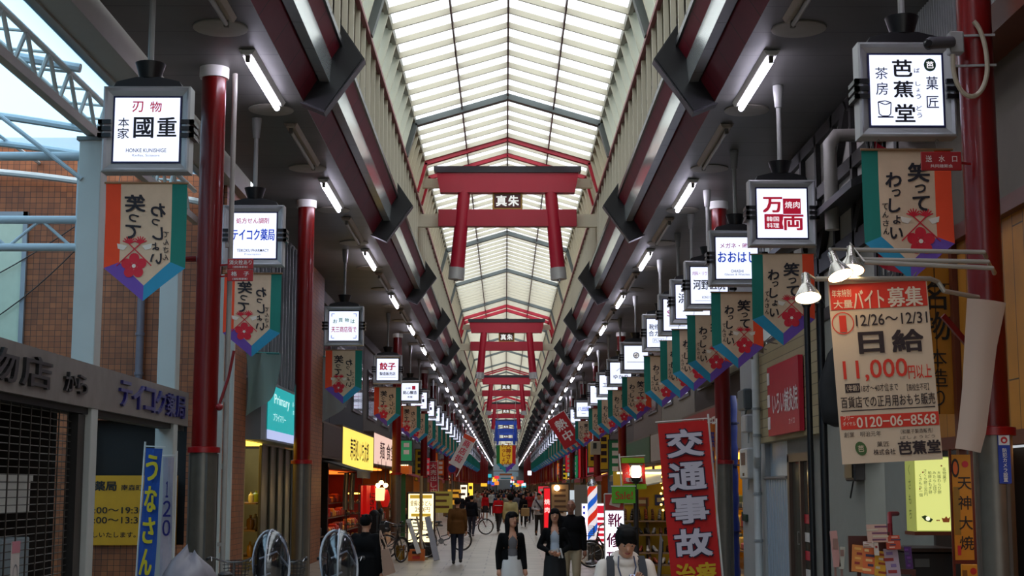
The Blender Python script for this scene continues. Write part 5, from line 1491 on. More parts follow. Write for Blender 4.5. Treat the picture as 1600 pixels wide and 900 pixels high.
b.prism([(4.75, 16.205, 1.62), (4.765, 16.205, 1.57), (4.83, 16.205, 1.57), (4.845, 16.205, 1.63), (4.82, 16.205, 1.61), (4.80, 16.205, 1.635), (4.78, 16.205, 1.61)], (0, -.002, 0), 3)
for x in (4.70, 4.72): b.disc((x, 16.204, 1.59), .009, (1, 0, 0), (0, 0, 1), 2, 8)
b.build('lit_panel', [glow('d6da80', .95), mat('3c5a1c', .6, vary=0), mat('b8402a', .6), mat('c8662a', .6), glow('e2e48c', 1.05), glow('f4f4d8', 1.0)], t)
b = MB()
for k, ch_ in enumerate('くさもち'): b.text(ch_, (4.466, 16.40, 2.14 - .16 * k), .13, (0, -1, 0), (0, 0, 1), 0)
b.build('side_print', mat('5c6a2a', .6), t)
# orange shop banner and small sign
t = thing('shop_banner', 'orange vertical banner with black brush characters beside the lit menu box', 'banner', (4.83, 15.7, 1.2))
b = MB(); b.box((4.83, 15.7, 1.74), (.2, .012, 1.1), 0)
b.text('天神大焼', (4.855, 15.69, 1.68), .155, mi=1, vertical=True, step=1.35, bold=.01)
b.disc((4.765, 15.692, 2.15), (.042, .1), (1, 0, 0), (0, 0, 1), 1, 18); b.disc((4.765, 15.69, 2.15), (.026, .07), (1, 0, 0), (0, 0, 1), 2, 18); b.disc((4.87, 15.69, 2.19), .035, (1, 0, 0), (0, 0, 1), 3, 14)
b.poly([(4.735, 15.691, 1.45), (4.80, 15.691, 1.45), (4.80, 15.691, 1.95), (4.735, 15.691, 1.95)], 4); b.box((4.775, 15.69, 1.29), (.035, .004, .1), 3)
b.build('cloth', [mat('c07a14', .6), mat('1a100a', .6), mat('c85a1c', .6), mat('b8202a', .6), mat('8a6418', .6)], t)
b = MB(); b.box((4.83, 15.71, 1.17), (.22, .03, .04)); b.bar((4.72, 15.72, 0), (4.72, 15.72, 2.35), .025, .025); b.bar((4.945, 15.72, 0), (4.945, 15.72, 2.35), .04, .03); b.build('frame', mat('5a1a0e', .4), t)
b = MB(); b.box((4.84, 15.6, 1.05), (.17, .02, .2), 0, None, .005); b.disc((4.88, 15.585, 1.08), .035, (1, 0, 0), (0, 0, 1), 1, 14); b.box((4.79, 15.588, 1.04), (.05, .004, .1), 2); b.bar((4.84, 15.62, 0), (4.84, 15.62, 1.0), .03, .03, 2)
tag(b.build('price_card', [mat('c8861c', .6), mat('b02018', .6), mat('7a4a10', .6)], base=(4.84, 15.6, 0)), 'small orange price card below the orange vertical banner', 'sign')
t = thing('dark_counter', 'black serving counter below the lit menu box', 'counter', (4.75, 16.9, 0))
b = MB(); b.box((4.72, 16.85, .62), (.5, .7, 1.24), 0, None, .02); b.span(4.44, 4.99, 16.45, 17.25, 1.24, 1.28, 1); b.build('body', [mat('0e0b0a', .5), mat('2a1a12', .4)], t)
b = MB()
for k in range(3): b.box((4.6 + .1 * (k % 2), 16.49, 1.12 - .2 * k), (.16, .01, .09))
b.build('pale_labels', mat('4c4a46', .6), t)
# leaflet rack
t = thing('leaflet_rack', 'wooden leaflet rack crammed with colourful flyers in front of the grey wall', 'leaflet rack', (3.7, 15, 0))
b = MB()
b.bar((3.56, 15.06, 0), (3.56, 15.06, 1.3), .035, .035); b.bar((3.86, 15.06, 0), (3.86, 15.06, 1.5), .035, .035); b.bar((3.5, 15.06, 1.14), (4.12, 15.02, 1.10), .03, .05); b.bar((4.1, 15.03, 0), (4.1, 15.03, 1.12), .035, .035); b.box((3.68, 15.1, 1.28), (.42, .03, .36), 0)
b.build('stand', mat('4c1c12', .45), t)
fl = [('c87a3a', 'd8a050', 3.53, 1.24, .11, .27, -.12), ('d06a3a', 'e8c080', 3.64, 1.22, .12, .27, -.1), ('c89a2a', '8a3a1c', 3.75, 1.19, .11, .25, -.12), ('a89aa8', '7a6a9a', 3.87, 1.17, .14, .34, .04), ('b84a30', 'd8b0a0', 3.88, 1.40, .14, .14, .03), ('c0a090', '6a3a5a', 3.72, 1.49, .2, .18, .02), ('c8c0b0', 'c0c0c0', 3.70, 1.40, .045, .26, 0), ('3a1a5a', '5a2a7a', 4.02, 1.25, .07, .22, 0), ('c8b8b0', '9a6a5a', 3.62, 1.38, .1, .06, 0)]
for i, (c1, c2, x, z, w, h, a) in enumerate(fl):
    b = MB(); R = Matrix.Rotation(-a, 3, 'Y') @ Matrix.Rotation(-.25, 3, 'X')
    y = 14.98 - .012 * i
    b.box((x, y, z), (w, .02, h), 0, R)
    rnd = random.Random(i)
    for k in range(5): b.box(Vector((x, y, z)) + R @ Vector((rnd.uniform(-.25, .25) * w, -.012, (k - 2) * h * .18)), (w * rnd.uniform(.35, .8), .004, h * .09), 1 + k % 2, R)
    tag(b.build('leaflet', [mat(c1, .6), mat(c2, .6), mat(('8a2a2a', '3a3a5a', 'c0b8a0')[i % 3], .6)], base=(x, y, z - h / 2)), 'flyer bundle in the leaflet rack, ' + ['tan one at its left end', 'orange one next to the tan one', 'mustard one in the lower middle', 'tall lilac grey one on the right', 'brick red one above the lilac grey one', 'pinkish wide one at the very top', 'narrow white upright one in the middle', 'dark purple one at the right edge', 'small pale card left of the narrow white one'][i], 'leaflet', 'flyers in the leaflet rack')
for i, (x, z, h, c, w) in enumerate(((3.335, 1.33, .36, 'b88a84', .07), (3.40, 1.24, .22, 'b0aea0', .05))):
    b = MB(); b.box((x, 15.1, z), (w, .03, h), 0, Matrix.Rotation(.08 * (1 if i else -1), 3, 'Y')); b.box((x, 15.08, z + .05), (w * .7, .004, h * .3), 1); b.bar((x, 15.12, 0), (x, 15.12, z), .02, .02, 1)
    tag(b.build('leaflet_post', [mat(c, .6), mat('8a6a60', .6)], base=(x, 15.1, 0)), 'slim %s flyer holder left of the leaflet rack' % ('pinkish' if i == 0 else 'pale'), 'leaflet')

# ------------------------------------------------------------------ right middle ground
def nobori(p_top, p_bot, w, cols, label, txt=None, tail=None, side=1, bold=.05, ink_edge=None):
    """standing cloth flag on a slanted pole: p_top/p_bot = middle of the cloth's upper and lower edge"""
    a, c = Vector(p_top), Vector(p_bot)
    v = (a - c); h = v.length; v.normalize(); u = Vector((v.z, 0, -v.x))
    t = thing('banner_flag', label, 'flag', (c.x, c.y, 0))
    b = MB(); m = (a + c) / 2
    nx, nz = 4, 14; vs = []
    wav = lambda s_, q: -.035 * math.sin(s_ * 2.2 + q * 3)
    for i in range(nz + 1):
        for j in range(nx + 1):
            p = c + v * h * i / nz + u * w * (j / nx - .5); vs.append(p + Vector((0, wav(i / nz * 3, j / nx), 0)))
    b.add(vs, [(i * (nx + 1) + j, i * (nx + 1) + j + 1, (i + 1) * (nx + 1) + j + 1, (i + 1) * (nx + 1) + j) for i in range(nz) for j in range(nx)], 0)
    if txt:
        n = len(txt); L = h * (.80 if tail else .94)
        for k, chh in enumerate(txt):
            pc = c + v * (h * .97 - L * (k + .5) / n)
            y = wav((1 - (1 - .97) - L * (k + .5) / n / h) * 3, .5)
            if chh == '　': continue
            hh, ww = L / n * .84, w * (.25 if chh == '１' else .74)
            if ink_edge is not None: b.text(chh, pc + Vector((0, y - .045, 0)), 1, u, v, 3, bold + .05, fit=ww * 1.08, height=hh * 1.08)
            b.text(chh, pc + Vector((0, y - .05, 0)), 1, u, v, 1, bold, fit=ww, height=hh)
    if tail: b.text(tail, c + v * h * .085 + Vector((0, -.06, 0)), 1, u, v, 2, .04, fit=w * .8, height=h * .13)
    b.build('cloth', cols, t)
    b = MB(); e = u * (w / 2 + .03) * side
    foot = c + e - v * ((c + e).z / max(v.z, .1))
    b.tube([foot + Vector((0, .05, 0)), a + e + v * .1 + Vector((0, .05, 0))], .016, 0, 8)
    b.tube([a + e + v * .03 + Vector((0, .05, 0)), a - e * 1.0 + v * .03 + Vector((0, .05, 0))], .01, 0, 6)
    b.build('pole', WHITE_P, t, smooth=True)
    b = MB(); b.lathe([(.2, 0), (.2, .06), (.08, .1), (.05, .2), (0, .2)], (foot.x, foot.y + .05, 0), 0, 16); b.build('base', mat('3a3a3c', .6), t, smooth=30)
    return t
nobori((2.875, 24, 3.0), (3.07, 24, .35), .81, [mat('c0100e', .7, vary=.08), mat('c8c0cc', .7, vary=0), mat('c8a014', .7, vary=0), mat('241430', .7, vary=0)], 'tall red flag with large white characters about traffic accidents', '交通事故', '治療', 1, .05, True)
nobori((3.54, 25.5, 3.03), (3.50, 25.5, .4), .16, [mat('b8641a', .7), mat('2a2a6a', .7), mat('2a2a6a', .7), BLACK], 'narrow orange flag edge on behind the tall red flag', '無料相談受付中', None, 1, .02)
nobori((2.66, 31, 2.56), (2.70, 31, 1.9), .48, [mat('c01c1c', .7), mat('d8d0c8', .7, vary=0), mat('d8d0c8', .7, vary=0), BLACK], 'small red flag with lime green ends about repairs, left of the tall red flag', None, None, -1)
b = MB()
b.box((2.66, 30.955, 2.5), (.48, .012, .11), 0); b.box((2.70, 30.955, 1.96), (.48, .012, .11), 0)
for k, tx in enumerate(('修理', 'ベルト交換', '電池交換')): b.text(tx, (2.68, 30.93, 2.36 - .13 * k), .1, mi=1, bold=.03, fit=.2 if k == 0 else .36, height=.09)
fl_ = [o for o in bpy.data.objects if o.get('label', '').startswith('small red flag with lime')][0]
b.build('print', [mat('8ab81c', .7), mat('e0d8d0', .6, vary=0)], fl_)
t = thing('lantern_post', 'dark post carrying a lit square white lantern beside the green sale sign', 'street lamp', (2.72, 31, 0))
b = MB(); b.tube([(2.72, 31, 0), (2.72, 31, 2.1)], .055, 0, 12); b.lathe([(.14, 0), (.14, .06), (.07, .12), (.055, .3)], (2.72, 31, 0), 0, 14); b.lathe([(.05, 2.02), (.12, 2.08), (.13, 2.14)], (2.72, 31, 0), 0, 14); b.build('post', mat('1a1618', .4), t, smooth=30)
b = MB(); b.box((2.72, 31, 2.27), (.24, .24, .25), 0, None, .05); b.build('lantern_glass', glow('fff2c8', 5), t, smooth=30)
b = MB()
for sx in (-1, 1):
    for sy in (-1, 1): b.bar((2.72 + sx * .115, 31 + sy * .115, 2.13), (2.72 + sx * .115, 31 + sy * .115, 2.40), .015, .015)
b.box((2.72, 31, 2.41), (.28, .28, .03), 0, None, .01); b.build('cage', mat('6a6458', .4), t)
t = thing('sale_sign', 'bright green sale sign with red lettering on the dark lantern post', 'sign', (2.45, 30.9, 1.64))
b = MB(); b.box((2.45, 30.85, 1.79), (.49, .02, .34), 0); b.box((2.45, 30.85, 1.97), (.52, .03, .02), 2); b.text('Sale!', (2.46, 30.835, 1.78), .2, mi=1, bold=.03, fit=.36, height=.16); b.build('board', [mat('5aa81c', .6), mat('b8300e', .6, vary=0), WHITE_P], t)
b = MB(); b.bar((2.69, 30.95, 1.9), (2.69, 30.84, 1.9), .02, .02); b.build('clip', STEEL, t)
t = thing('lit_stand_sign', 'white lit standing sign with magenta shoe character and red top', 'sign', (2.26, 31, 0))
b = MB(); b.box((2.26, 31, .92), (.42, .18, 1.8), 0, None, .02); b.build('case', mat('a8a4a0', .4), t)
b = MB(); b.poly([(2.07, 30.9, .08), (2.45, 30.9, .08), (2.45, 30.9, 1.46), (2.07, 30.9, 1.46)], 0); b.poly([(2.07, 30.9, 1.48), (2.45, 30.9, 1.48), (2.45, 30.9, 1.8), (2.07, 30.9, 1.8)], 1)
b.text('靴', (2.27, 30.89, 1.27), 1, mi=2, bold=.03, fit=.3, height=.28); b.text('修', (2.24, 30.89, .86), 1, mi=2, bold=.03, fit=.3, height=.3); b.text('理', (2.24, 30.89, .48), 1, mi=2, bold=.03, fit=.3, height=.3); b.box((2.28, 30.885, 1.63), (.22, .004, .16), 3, (0, .3, 0))
b.build('lit_panel', [glow('f0f0ff', 2.2), mat('a82420', .5), mat('a0145a', .5, vary=0), mat('c8b0a0', .5)], t)
# shoe display
t = thing('shoe_rack', 'stepped shoe rack with yellow backing behind the lantern post', 'shelf', (3.15, 33.2, 0))
b = MB(); b.span(2.45, 3.95, 33.75, 33.8, 0, 2.3); b.build('back_board', mat('c29a14', .6), t)
lev = [(.27, 32.75), (.52, 33.0), (.91, 33.15), (1.21, 33.35)]
for z, y in lev:
    b = MB(); b.span(2.45, 3.9, y, y + .38, z - .035, z); b.build('shelf', mat('8a6a50', .5), t)
b = MB()
for x in (2.45, 3.18, 3.88): b.span(x, x + .04, 33.7, 33.75, 0, 1.7); b.bar((x + .02, 32.8, .0), (x + .02, 33.5, 1.2), .04, .05)
b.build('frame', mat('4a3426', .5), t)
b = MB(); b.span(2.5, 3.85, 33.0, 33.3, 2.24, 2.28); b.build('strip_light', glow('ffe2a0', 4.5), t)
b = MB(); b.prism([(2.7, 32.4, 1.9), (3.95, 32.4, 2.15), (3.95, 33.7, 2.35), (2.7, 33.7, 2.3)], (0, 0, .03)); b.build('canopy', mat('b0a892', .7), t)
def shoe(p, c, rz, heel, label):
    t = thing('shoe', label, 'shoe', p, 'shoes on the stepped rack')
    M = Matrix.Translation(p) @ Matrix.Rotation(rz, 4, 'Z')
    b = MB()
    for i, (y, z, rx, rz_) in enumerate(((.10, .05, .036, .05), (.06, .055, .036, .05), (.0, .045, .036, .04), (-.06, .035, .04, .032), (-.11, .03, .038, .026))): b.ell((0, y, z + heel * (y + .13) * 2), (rx, .055, rz_), 0, 10, 6)
    b.xform(M).build('upper', mat(c, .3, vary=.2), t, smooth=True)
    b = MB(); b.prism([(-.035, .13, 0), (.035, .13, 0), (.036, 0, 0), (.042, -.08, 0), (.025, -.15, 0), (-.025, -.15, 0), (-.042, -.08, 0), (-.036, 0, 0)], (0, 0, .014)); b.box((0, .1, .03 + heel * .2), (.055, .05, .04 + heel * .4)); b.xform(M).build('sole', mat('1a1512', .6), t)
    return t
rnd = random.Random(9)
sc_ = [('1a1416', 'black'), ('5a2a18', 'brown'), ('2a2c44', 'navy'), ('7a7a80', 'grey'), ('8a3a20', 'tan'), ('b8b0a8', 'white')]
for li, (z, y) in enumerate(lev):
    for k in range(9):
        c, n = rnd.choice(sc_)
        shoe((2.54 + .155 * k, y + .18, z), c, rnd.uniform(-.35, .35), .35 if li == 3 else .1, '%s shoe on the %s step of the shoe rack, %s from its left end' % (n, ('lowest', 'second', 'third', 'top')[li], nth(k).replace('nearest', 'first')))
t = thing('bulb_string', 'hanging string of warm little bulbs in front of the shoe rack', 'light string', (3.42, 32.5, 1.4))
b = MB(); b.tube([(3.42, 32.5, 2.3), (3.42, 32.5, 1.4)], .006, 0, 5); b.build('wire', DARK, t)
for k in range(7):
    b = MB(); b.ell((3.42 + .02 * (-1) ** k, 32.48, 1.45 + .12 * k), .026, 0, 8, 6); b.build('bulb', glow('ffb050', 9), t, smooth=True)
for i, (x, z, w, h, c, lb) in enumerate(((3.1, 1.62, .3, .2, '9a5a34', 'brown price board over the top row of shoes'), (3.5, 1.66, .22, .24, '2a2a5a', 'navy poster over the top row of shoes'), (2.76, 1.66, .3, .2, 'b8a894', 'pale price board at the left over the shoes'))):
    b = MB(); b.box((x, 33.72, z), (w, .02, h), 0, None, .004); b.box((x, 33.705, z), (w * .6, .004, h * .4), 1); tag(b.build('price_board', [mat(c, .6), mat('c8b890', .6)], base=(x, 33.72, z - h / 2)), lb, 'sign')
t = thing('sandwich_board', 'folding board with pale front and black side at the foot of the shoe rack', 'sign board', (3.35, 29.8, 0))
for s in (-1, 1):
    b = MB(); b.bar((3.35 - .28 * (s > 0), 29.8 + s * .25, 0), (3.35 - .28 * (s > 0) + .05, 29.8, .95), .5, .02, 0, up=(1, 0, 0)); b.build('board_leaf', mat('9aa0a8' if s < 0 else '141214', .5), t)
b = MB(); b.box((3.5, 29.55, .5), (.3, .02, .7), 0)
for k in range(4): b.text('修理中'[:3], (3.5, 29.535, .74 - .16 * k), .1, mi=1, fit=.22, height=.1)
b.build('chalk_panel', [mat('120e10', .5), mat('4aa838', .5, vary=0)], t)
b = MB(); b.prism([(2.9, 38.4, 2.25), (3.5, 38.4, 2.55), (3.9, 38.4, 2.55), (3.9, 38.4, 2.5), (3.45, 38.4, 2.48), (2.9, 38.4, 2.1)], (0, 3.0, 0)); b.bar((3.85, 38.6, 0), (3.85, 38.6, 2.5), .06, .06)
tag(b.build('side_awning', mat('6c645a', .7), base=(3.3, 38.4, 2.1)), 'grey brown rolled awning left of the square lantern', 'awning')
# barber pole and lit barber sign
t = thing('barber_pole', 'red white and blue striped barber pole with chrome cap', 'barber pole', (2.22, 38, 0))
def stripes():
    m = bpy.data.materials.new('barber_stripes'); m.use_nodes = True; nt = m.node_tree; bs = nt.nodes['Principled BSDF']
    tc = nt.nodes.new('ShaderNodeTexCoord'); sp = nt.nodes.new('ShaderNodeSeparateXYZ'); nt.links.new(tc.outputs['Object'], sp.inputs[0])
    at = nt.nodes.new('ShaderNodeMath'); at.operation = 'ARCTAN2'; nt.links.new(sp.outputs['X'], at.inputs[0]); nt.links.new(sp.outputs['Y'], at.inputs[1])
    a1 = nt.nodes.new('ShaderNodeMath'); a1.operation = 'MULTIPLY'; a1.inputs[1].default_value = 1 / (2 * math.pi); nt.links.new(at.outputs[0], a1.inputs[0])
    z1 = nt.nodes.new('ShaderNodeMath'); z1.operation = 'MULTIPLY'; z1.inputs[1].default_value = 1 / .74; nt.links.new(sp.outputs['Z'], z1.inputs[0])
    ad = nt.nodes.new('ShaderNodeMath'); ad.operation = 'ADD'; nt.links.new(a1.outputs[0], ad.inputs[0]); nt.links.new(z1.outputs[0], ad.inputs[1])
    fr = nt.nodes.new('ShaderNodeMath'); fr.operation = 'FRACT'; nt.links.new(ad.outputs[0], fr.inputs[0])
    rp = nt.nodes.new('ShaderNodeValToRGB'); rp.color_ramp.interpolation = 'CONSTANT'
    e = rp.color_ramp.elements; e[0].position = 0; e[0].color = lin('d03020'); e[1].position = .27; e[1].color = lin('e8e4ec')
    for p_, c_ in ((.5, '2060c8'), (.75, 'e8e4ec')): q = e.new(p_); q.color = lin(c_)
    nt.links.new(fr.outputs[0], rp.inputs[0]); nt.links.new(rp.outputs[0], bs.inputs['Base Color']); nt.links.new(rp.outputs[0], bs.inputs['Emission Color']); bs.inputs['Emission Strength'].default_value = .75; bs.inputs['Roughness'].default_value = .15
    return m
b = MB(); b.lathe([(.125, .62), (.125, 1.98)], (2.22, 38, 0), 0, 26); b.build('striped_drum', stripes(), t, smooth=True)
b = MB(); b.lathe([(.0, 2.16), (.04, 2.15), (.07, 2.11), (.10, 2.08), (.135, 2.02), (.14, 1.97), (.12, 1.97)], (2.22, 38, 0), 0, 22); b.build('cap', mat('b8b8bc', .2, metal=.8), t, smooth=True)
b = MB(); b.lathe([(.12, .63), (.15, .6), (.15, .5), (.06, .46), (.05, .12), (.2, .06), (.22, 0), (0, 0)], (2.22, 38, 0), 0, 22); b.build('stand', mat('3a3a3e', .4, metal=.4), t, smooth=30)
t = thing('barber_sign', 'lit red and white standing sign behind the striped barber pole', 'sign', (2.35, 39.5, 0))
b = MB(); b.box((2.38, 39.5, .98), (.75, .16, 1.1), 0, None, .02); b.box((2.38, 39.5, .2), (.4, .2, .4), 1); b.build('case', [mat('a0a0a4', .4), DARK], t)
b = MB(); b.poly([(2.02, 39.41, .44), (2.74, 39.41, .44), (2.74, 39.41, 1.51), (2.02, 39.41, 1.51)], 0)
for k in range(7):
    for s in (-.3, .3): b.box((2.38 + s, 39.405, .52 + .15 * k), (.06, .004, .07), 1)
b.box((2.45, 39.405, 1.36), (.3, .004, .2), 2)
for k in range(5): b.box((2.45, 39.405, 1.12 - .14 * k), (.32, .004, .08), 2)
b.build('lit_panel', [glow('fbe8f4', 1.6), glow('3048c0', .7), glow('d01430', .9)], t)
t = thing('notice_stand', 'framed brown notice board on a stand with a bright bulb above, right of the crowd', 'notice board', (1.62, 47, 0))
b = MB(); b.box((1.72, 47, 1.62), (.62, .06, .9), 0); b.box((1.72, 46.96, 1.62), (.54, .02, .82), 1)
for k in range(4): b.box((1.72, 46.945, 1.85 - .17 * k), (.36, .004, .07), 2)
b.build('board', [mat('2a1c14', .5), mat('a8845a', .6), mat('5a3a20', .6)], t)
b = MB()
for x in (1.45, 1.99): b.bar((x, 47, 0), (x, 47, 1.2), .04, .04)
b.box((1.72, 47, .03), (.7, .4, .05)); b.build('legs', mat('2a1c14', .5), t)
b = MB(); b.ell((1.62, 46.9, 1.92), .09, 0, 12, 8); b.build('bulb', glow('ffe0a8', 9), t, smooth=True)
t = thing('red_lit_sign', 'narrow red lit upright sign between crowd and framed notice board', 'sign', (1.5, 52, 0))
b = MB(); b.box((1.45, 52, 1.1), (.26, .2, 1.7), 0, None, .02); b.box((1.45, 52, .12), (.36, .3, .24), 1); b.build('case', [mat('7a0a10', .4), DARK], t)
b = MB(); b.box((1.45, 51.89, 1.15), (.2, .02, 1.5), 0); b.text('焼肉', (1.45, 51.87, 1.3), .2, mi=1, vertical=True, step=1.4, bold=.02); b.build('lit_panel', [glow('d81420', 1.1), glow('ffd8d0', 1.2)], t)
t = thing('banner_stand', 'pale panel with white lower half standing right of the notice board', 'sign board', (2.3, 47.6, 0))
b = MB(); b.box((2.15, 47.6, 1.45), (.4, .05, .8), 0); b.bar((2.15, 47.65, 0), (2.15, 47.65, 1.1), .05, .05, 1); b.box((2.15, 47.6, .03), (.45, .35, .05), 1); b.text('営業中', (2.15, 47.56, 1.5), .18, mi=1, bold=.02, fit=.3, height=.12); b.build('panel', [glow('d8e4ec', .7), DARK], t)

# ------------------------------------------------------------------ left middle ground
nobori((-5.50, 23.2, 2.55), (-5.57, 23.2, .5), .26, [mat('12489c', .7, vary=.1), mat('c8b81c', .7, vary=0), mat('d0d0d0', .7, vary=0), BLACK], 'blue flag with yellow kana leaning on a pale pole by the white posts', 'うなさん', None, -1, .03)
nobori((-5.36, 23.6, 2.42), (-5.36, 23.6, .5), .17, [mat('a8a6b4', .7), mat('28287a', .7, vary=0), mat('28287a', .7, vary=0), BLACK], 'slim white and navy flag against the farther white post', '　１２０　　', None, 1, .02)
t = thing('menu_lightbox', 'tall lit udon menu standing behind leaning boards on the left', 'lightbox', (-2.38, 42, 0))
b = MB(); b.box((-2.38, 42, 1.08), (.80, .2, 1.46), 0, None, .02); b.box((-2.38, 42, .18), (.7, .3, .36), 1); b.build('case', [mat('2a1a14', .4), DARK], t)
b = MB(); b.poly([(-2.73, 41.89, .42), (-2.03, 41.89, .42), (-2.03, 41.89, 1.76), (-2.73, 41.89, 1.76)], 0); b.box((-2.38, 41.885, 1.68), (.62, .004, .1), 1)
b.text('釜揚げうどん', (-2.38, 41.87, 1.50), 1, mi=2, bold=.02, fit=.6, height=.15); b.text('290円', (-2.34, 41.87, 1.32), 1, mi=3, bold=.02, fit=.42, height=.14)
b.box((-2.38, 41.885, 1.17), (.55, .004, .08), 1)
for k in range(6): b.box((-2.5, 41.885, 1.05 - .1 * k), (.22, .004, .035), 2); b.box((-2.16, 41.885, 1.05 - .1 * k), (.14, .004, .035), 3)
b.build('lit_panel', [glow('ffecb8', 1.7), glow('c8a030', .8), mat('3a2a1c', .6), mat('7a2a1c', .6)], t)
t = thing('beer_crate', 'orange plastic crate on the paving below the lit udon menu', 'crate', (-2.38, 40, 0))
b = MB()
b.span(-2.6, -2.16, 39.85, 39.88, .02, .30); b.span(-2.6, -2.16, 40.12, 40.15, .02, .30); b.span(-2.6, -2.57, 39.85, 40.15, .02, .30); b.span(-2.19, -2.16, 39.85, 40.15, .02, .30); b.span(-2.6, -2.16, 39.85, 40.15, 0, .03)
for s in (-1, 1): b.span(-2.38 + s * .2 - .02, -2.38 + s * .2 + .02, 39.84, 39.86, .0, .31)
b.build('body', mat('c8641a', .45), t)
b = MB(); b.box((-2.38, 39.845, .22), (.22, .012, .07), 0, None, .005); b.build('hand_hole', DARK, t)
b = MB(); b.box((-2.38, 39.842, .09), (.2, .006, .08), 0); b.build('stamp', mat('b8281a', .5), t)
b = MB(); b.lathe([(.0, 0), (.12, 0), (.125, .02), (.12, .1), (.125, .12), (.12, .14), (.12, .25), (.125, .27), (.12, .29), (.12, .38), (.125, .4), (.0, .4)], (-2.82, 40, 0), 0, 22)
tag(b.build('oil_can', mat('9a7a2a', .25, metal=.7, vary=.2), base=(-2.82, 40, 0), smooth=30), 'gold tin can standing left of the orange crate', 'can')
for i, (p, q, w, lb) in enumerate((((-2.64, 40.4, 1.08), (-2.3, 39.75, .2), .12, 'long white board leaning down to the orange crate'), ((-2.12, 40.4, 1.15), (-1.83, 39.8, .02), .16, 'pale grey board leaning right of the lit udon menu'), ((-2.42, 40.6, 1.15), (-2.22, 40.2, .3), .05, 'slim pale strip leaning between the two boards'))):
    b = MB(); b.bar(p, q, w, .03, 0, up=(0, 1, 0)); tag(b.build('leaning_board', [mat(('b8b4ac', '8a8a90', '9a8a7a')[i], .6)], base=q), lb, 'board')
b = MB(); b.tube([(-2.30, 40.5, .05), (-2.30, 40.5, 2.25)], .045, 0, 10); b.lathe([(.2, 0), (.2, .06), (.05, .1)], (-2.3, 40.5, 0), 0, 14)
tag(b.build('wooden_pole', mat('9a8058', .6), base=(-2.3, 40.5, 0), smooth=30), 'pale wooden pole standing in front of the lit udon menu', 'pole')
# restaurant front bits
def lantern(p, r, h, c, label, lit=.9):
    t = thing('paper_lantern', label, 'lantern', p)
    b = MB(); pr = [(r * .45, -h / 2)]
    for k in range(13):
        u = k / 12; rr = r * (.6 + .4 * math.sin(u * math.pi)) * (1 if k % 2 else .96); pr.append((rr, -h / 2 + .03 + (h - .06) * u))
    pr.append((r * .45, h / 2)); b.lathe(pr, p, 0, 18); b.build('paper_body', glow(c, lit), t, smooth=True)
    b = MB(); b.lathe([(r * .5, h / 2), (r * .5, h / 2 + .03), (0, h / 2 + .03)], p, 0, 14); b.lathe([(0, -h / 2 - .03), (r * .5, -h / 2 - .03), (r * .5, -h / 2)], p, 0, 14); b.tube([Vector(p) + Vector((0, 0, h / 2)), Vector(p) + Vector((0, 0, h / 2 + .5))], .01, 0, 5); b.build('caps', BLACK, t)
    return t
lantern((-3.58, 44.2, 1.62), .15, .52, 'c81810', 'red paper lantern beside the bright bulbs of the restaurant', .55)
for i, (x, z) in enumerate(((-3.78, 2.0), (-3.68, 2.08), (-3.55, 2.0))):
    t = thing('bare_bulb', 'bright bare bulb above the red paper lantern, %s' % ('left one', 'middle one', 'right one')[i], 'bulb', (x, 44, z))
    b = MB(); b.ell((x, 44, z), .065, 0, 12, 8); b.build('glass', glow('ffd890', 22), t, smooth=True)
    b = MB(); b.lathe([(.03, .05), (.03, .12), (0, .12)], (x, 44, z), 0, 10); b.tube([(x, 44, z + .1), (x, 44, z + .7)], .008, 0, 5); b.build('socket', DARK, t)
b = MB(); b.lathe([(.12, 0), (.14, .02), (.14, .36), (.12, .38), (0, .38)], (-3.72, 44.1, 1.55), 0, 16)
tag(b.build('table_lamp', glow('ffe0a0', 1.3), base=(-3.72, 44.1, 1.55), smooth=30), 'white cylinder lamp shade under the bare bulbs', 'lamp shade')
t = thing('red_curtain', 'red cloth curtain with black characters in the restaurant entrance', 'curtain', (-4.1, 44.4, 1.0))
b = MB(); vs = [(-4.32 + .46 * k / 8, 44.4 + .03 * math.sin(k * 1.6), z) for z in (.95, 1.3, 1.65, 2.0) for k in range(9)]
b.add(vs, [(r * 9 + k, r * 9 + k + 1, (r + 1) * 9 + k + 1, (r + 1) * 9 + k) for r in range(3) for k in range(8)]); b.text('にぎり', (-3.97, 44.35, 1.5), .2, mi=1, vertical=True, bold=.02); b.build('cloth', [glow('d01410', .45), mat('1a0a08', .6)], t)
b = MB(); b.tube([(-4.4, 44.4, 2.01), (-3.8, 44.4, 2.01)], .015); b.bar((-4.38, 44.4, 0), (-4.38, 44.4, 2.0), .03, .03); b.bar((-3.82, 44.4, 0), (-3.82, 44.4, 2.0), .03, .03); b.build('rod', WOOD_DK, t)
t = thing('door_curtain', 'white cloth strips hanging at the restaurant door', 'curtain', (-4.65, 44.2, 1.3))
for i, x in enumerate((-4.74, -4.56)):
    b = MB(); vs = [(x - .08 + .16 * k / 5 + .02 * math.sin(z * 3), 44.2 + .025 * math.sin(k * 2 + i), z) for z in (1.28, 1.6, 1.9, 2.2, 2.36) for k in range(6)]
    b.add(vs, [(r * 6 + k, r * 6 + k + 1, (r + 1) * 6 + k + 1, (r + 1) * 6 + k) for r in range(4) for k in range(5)]); b.build('strip', mat('b8a890', .7), t, smooth=60)
b = MB(); b.tube([(-5.0, 44.2, 2.37), (-4.4, 44.2, 2.37)], .015); b.build('rod', WOOD_DK, t)
t = thing('display_case', 'glass case with golden glowing food models at the restaurant door', 'display case', (-4.55, 44.6, 0))
b = MB()
for x in (-4.78, -4.34):
    for y in (44.4, 44.8): b.bar((x, y, 0), (x, y, 1.8), .03, .03)
for z in (.5, .82, 1.14, 1.46, 1.8): b.span(-4.78, -4.34, 44.4, 44.8, z, z + .02)
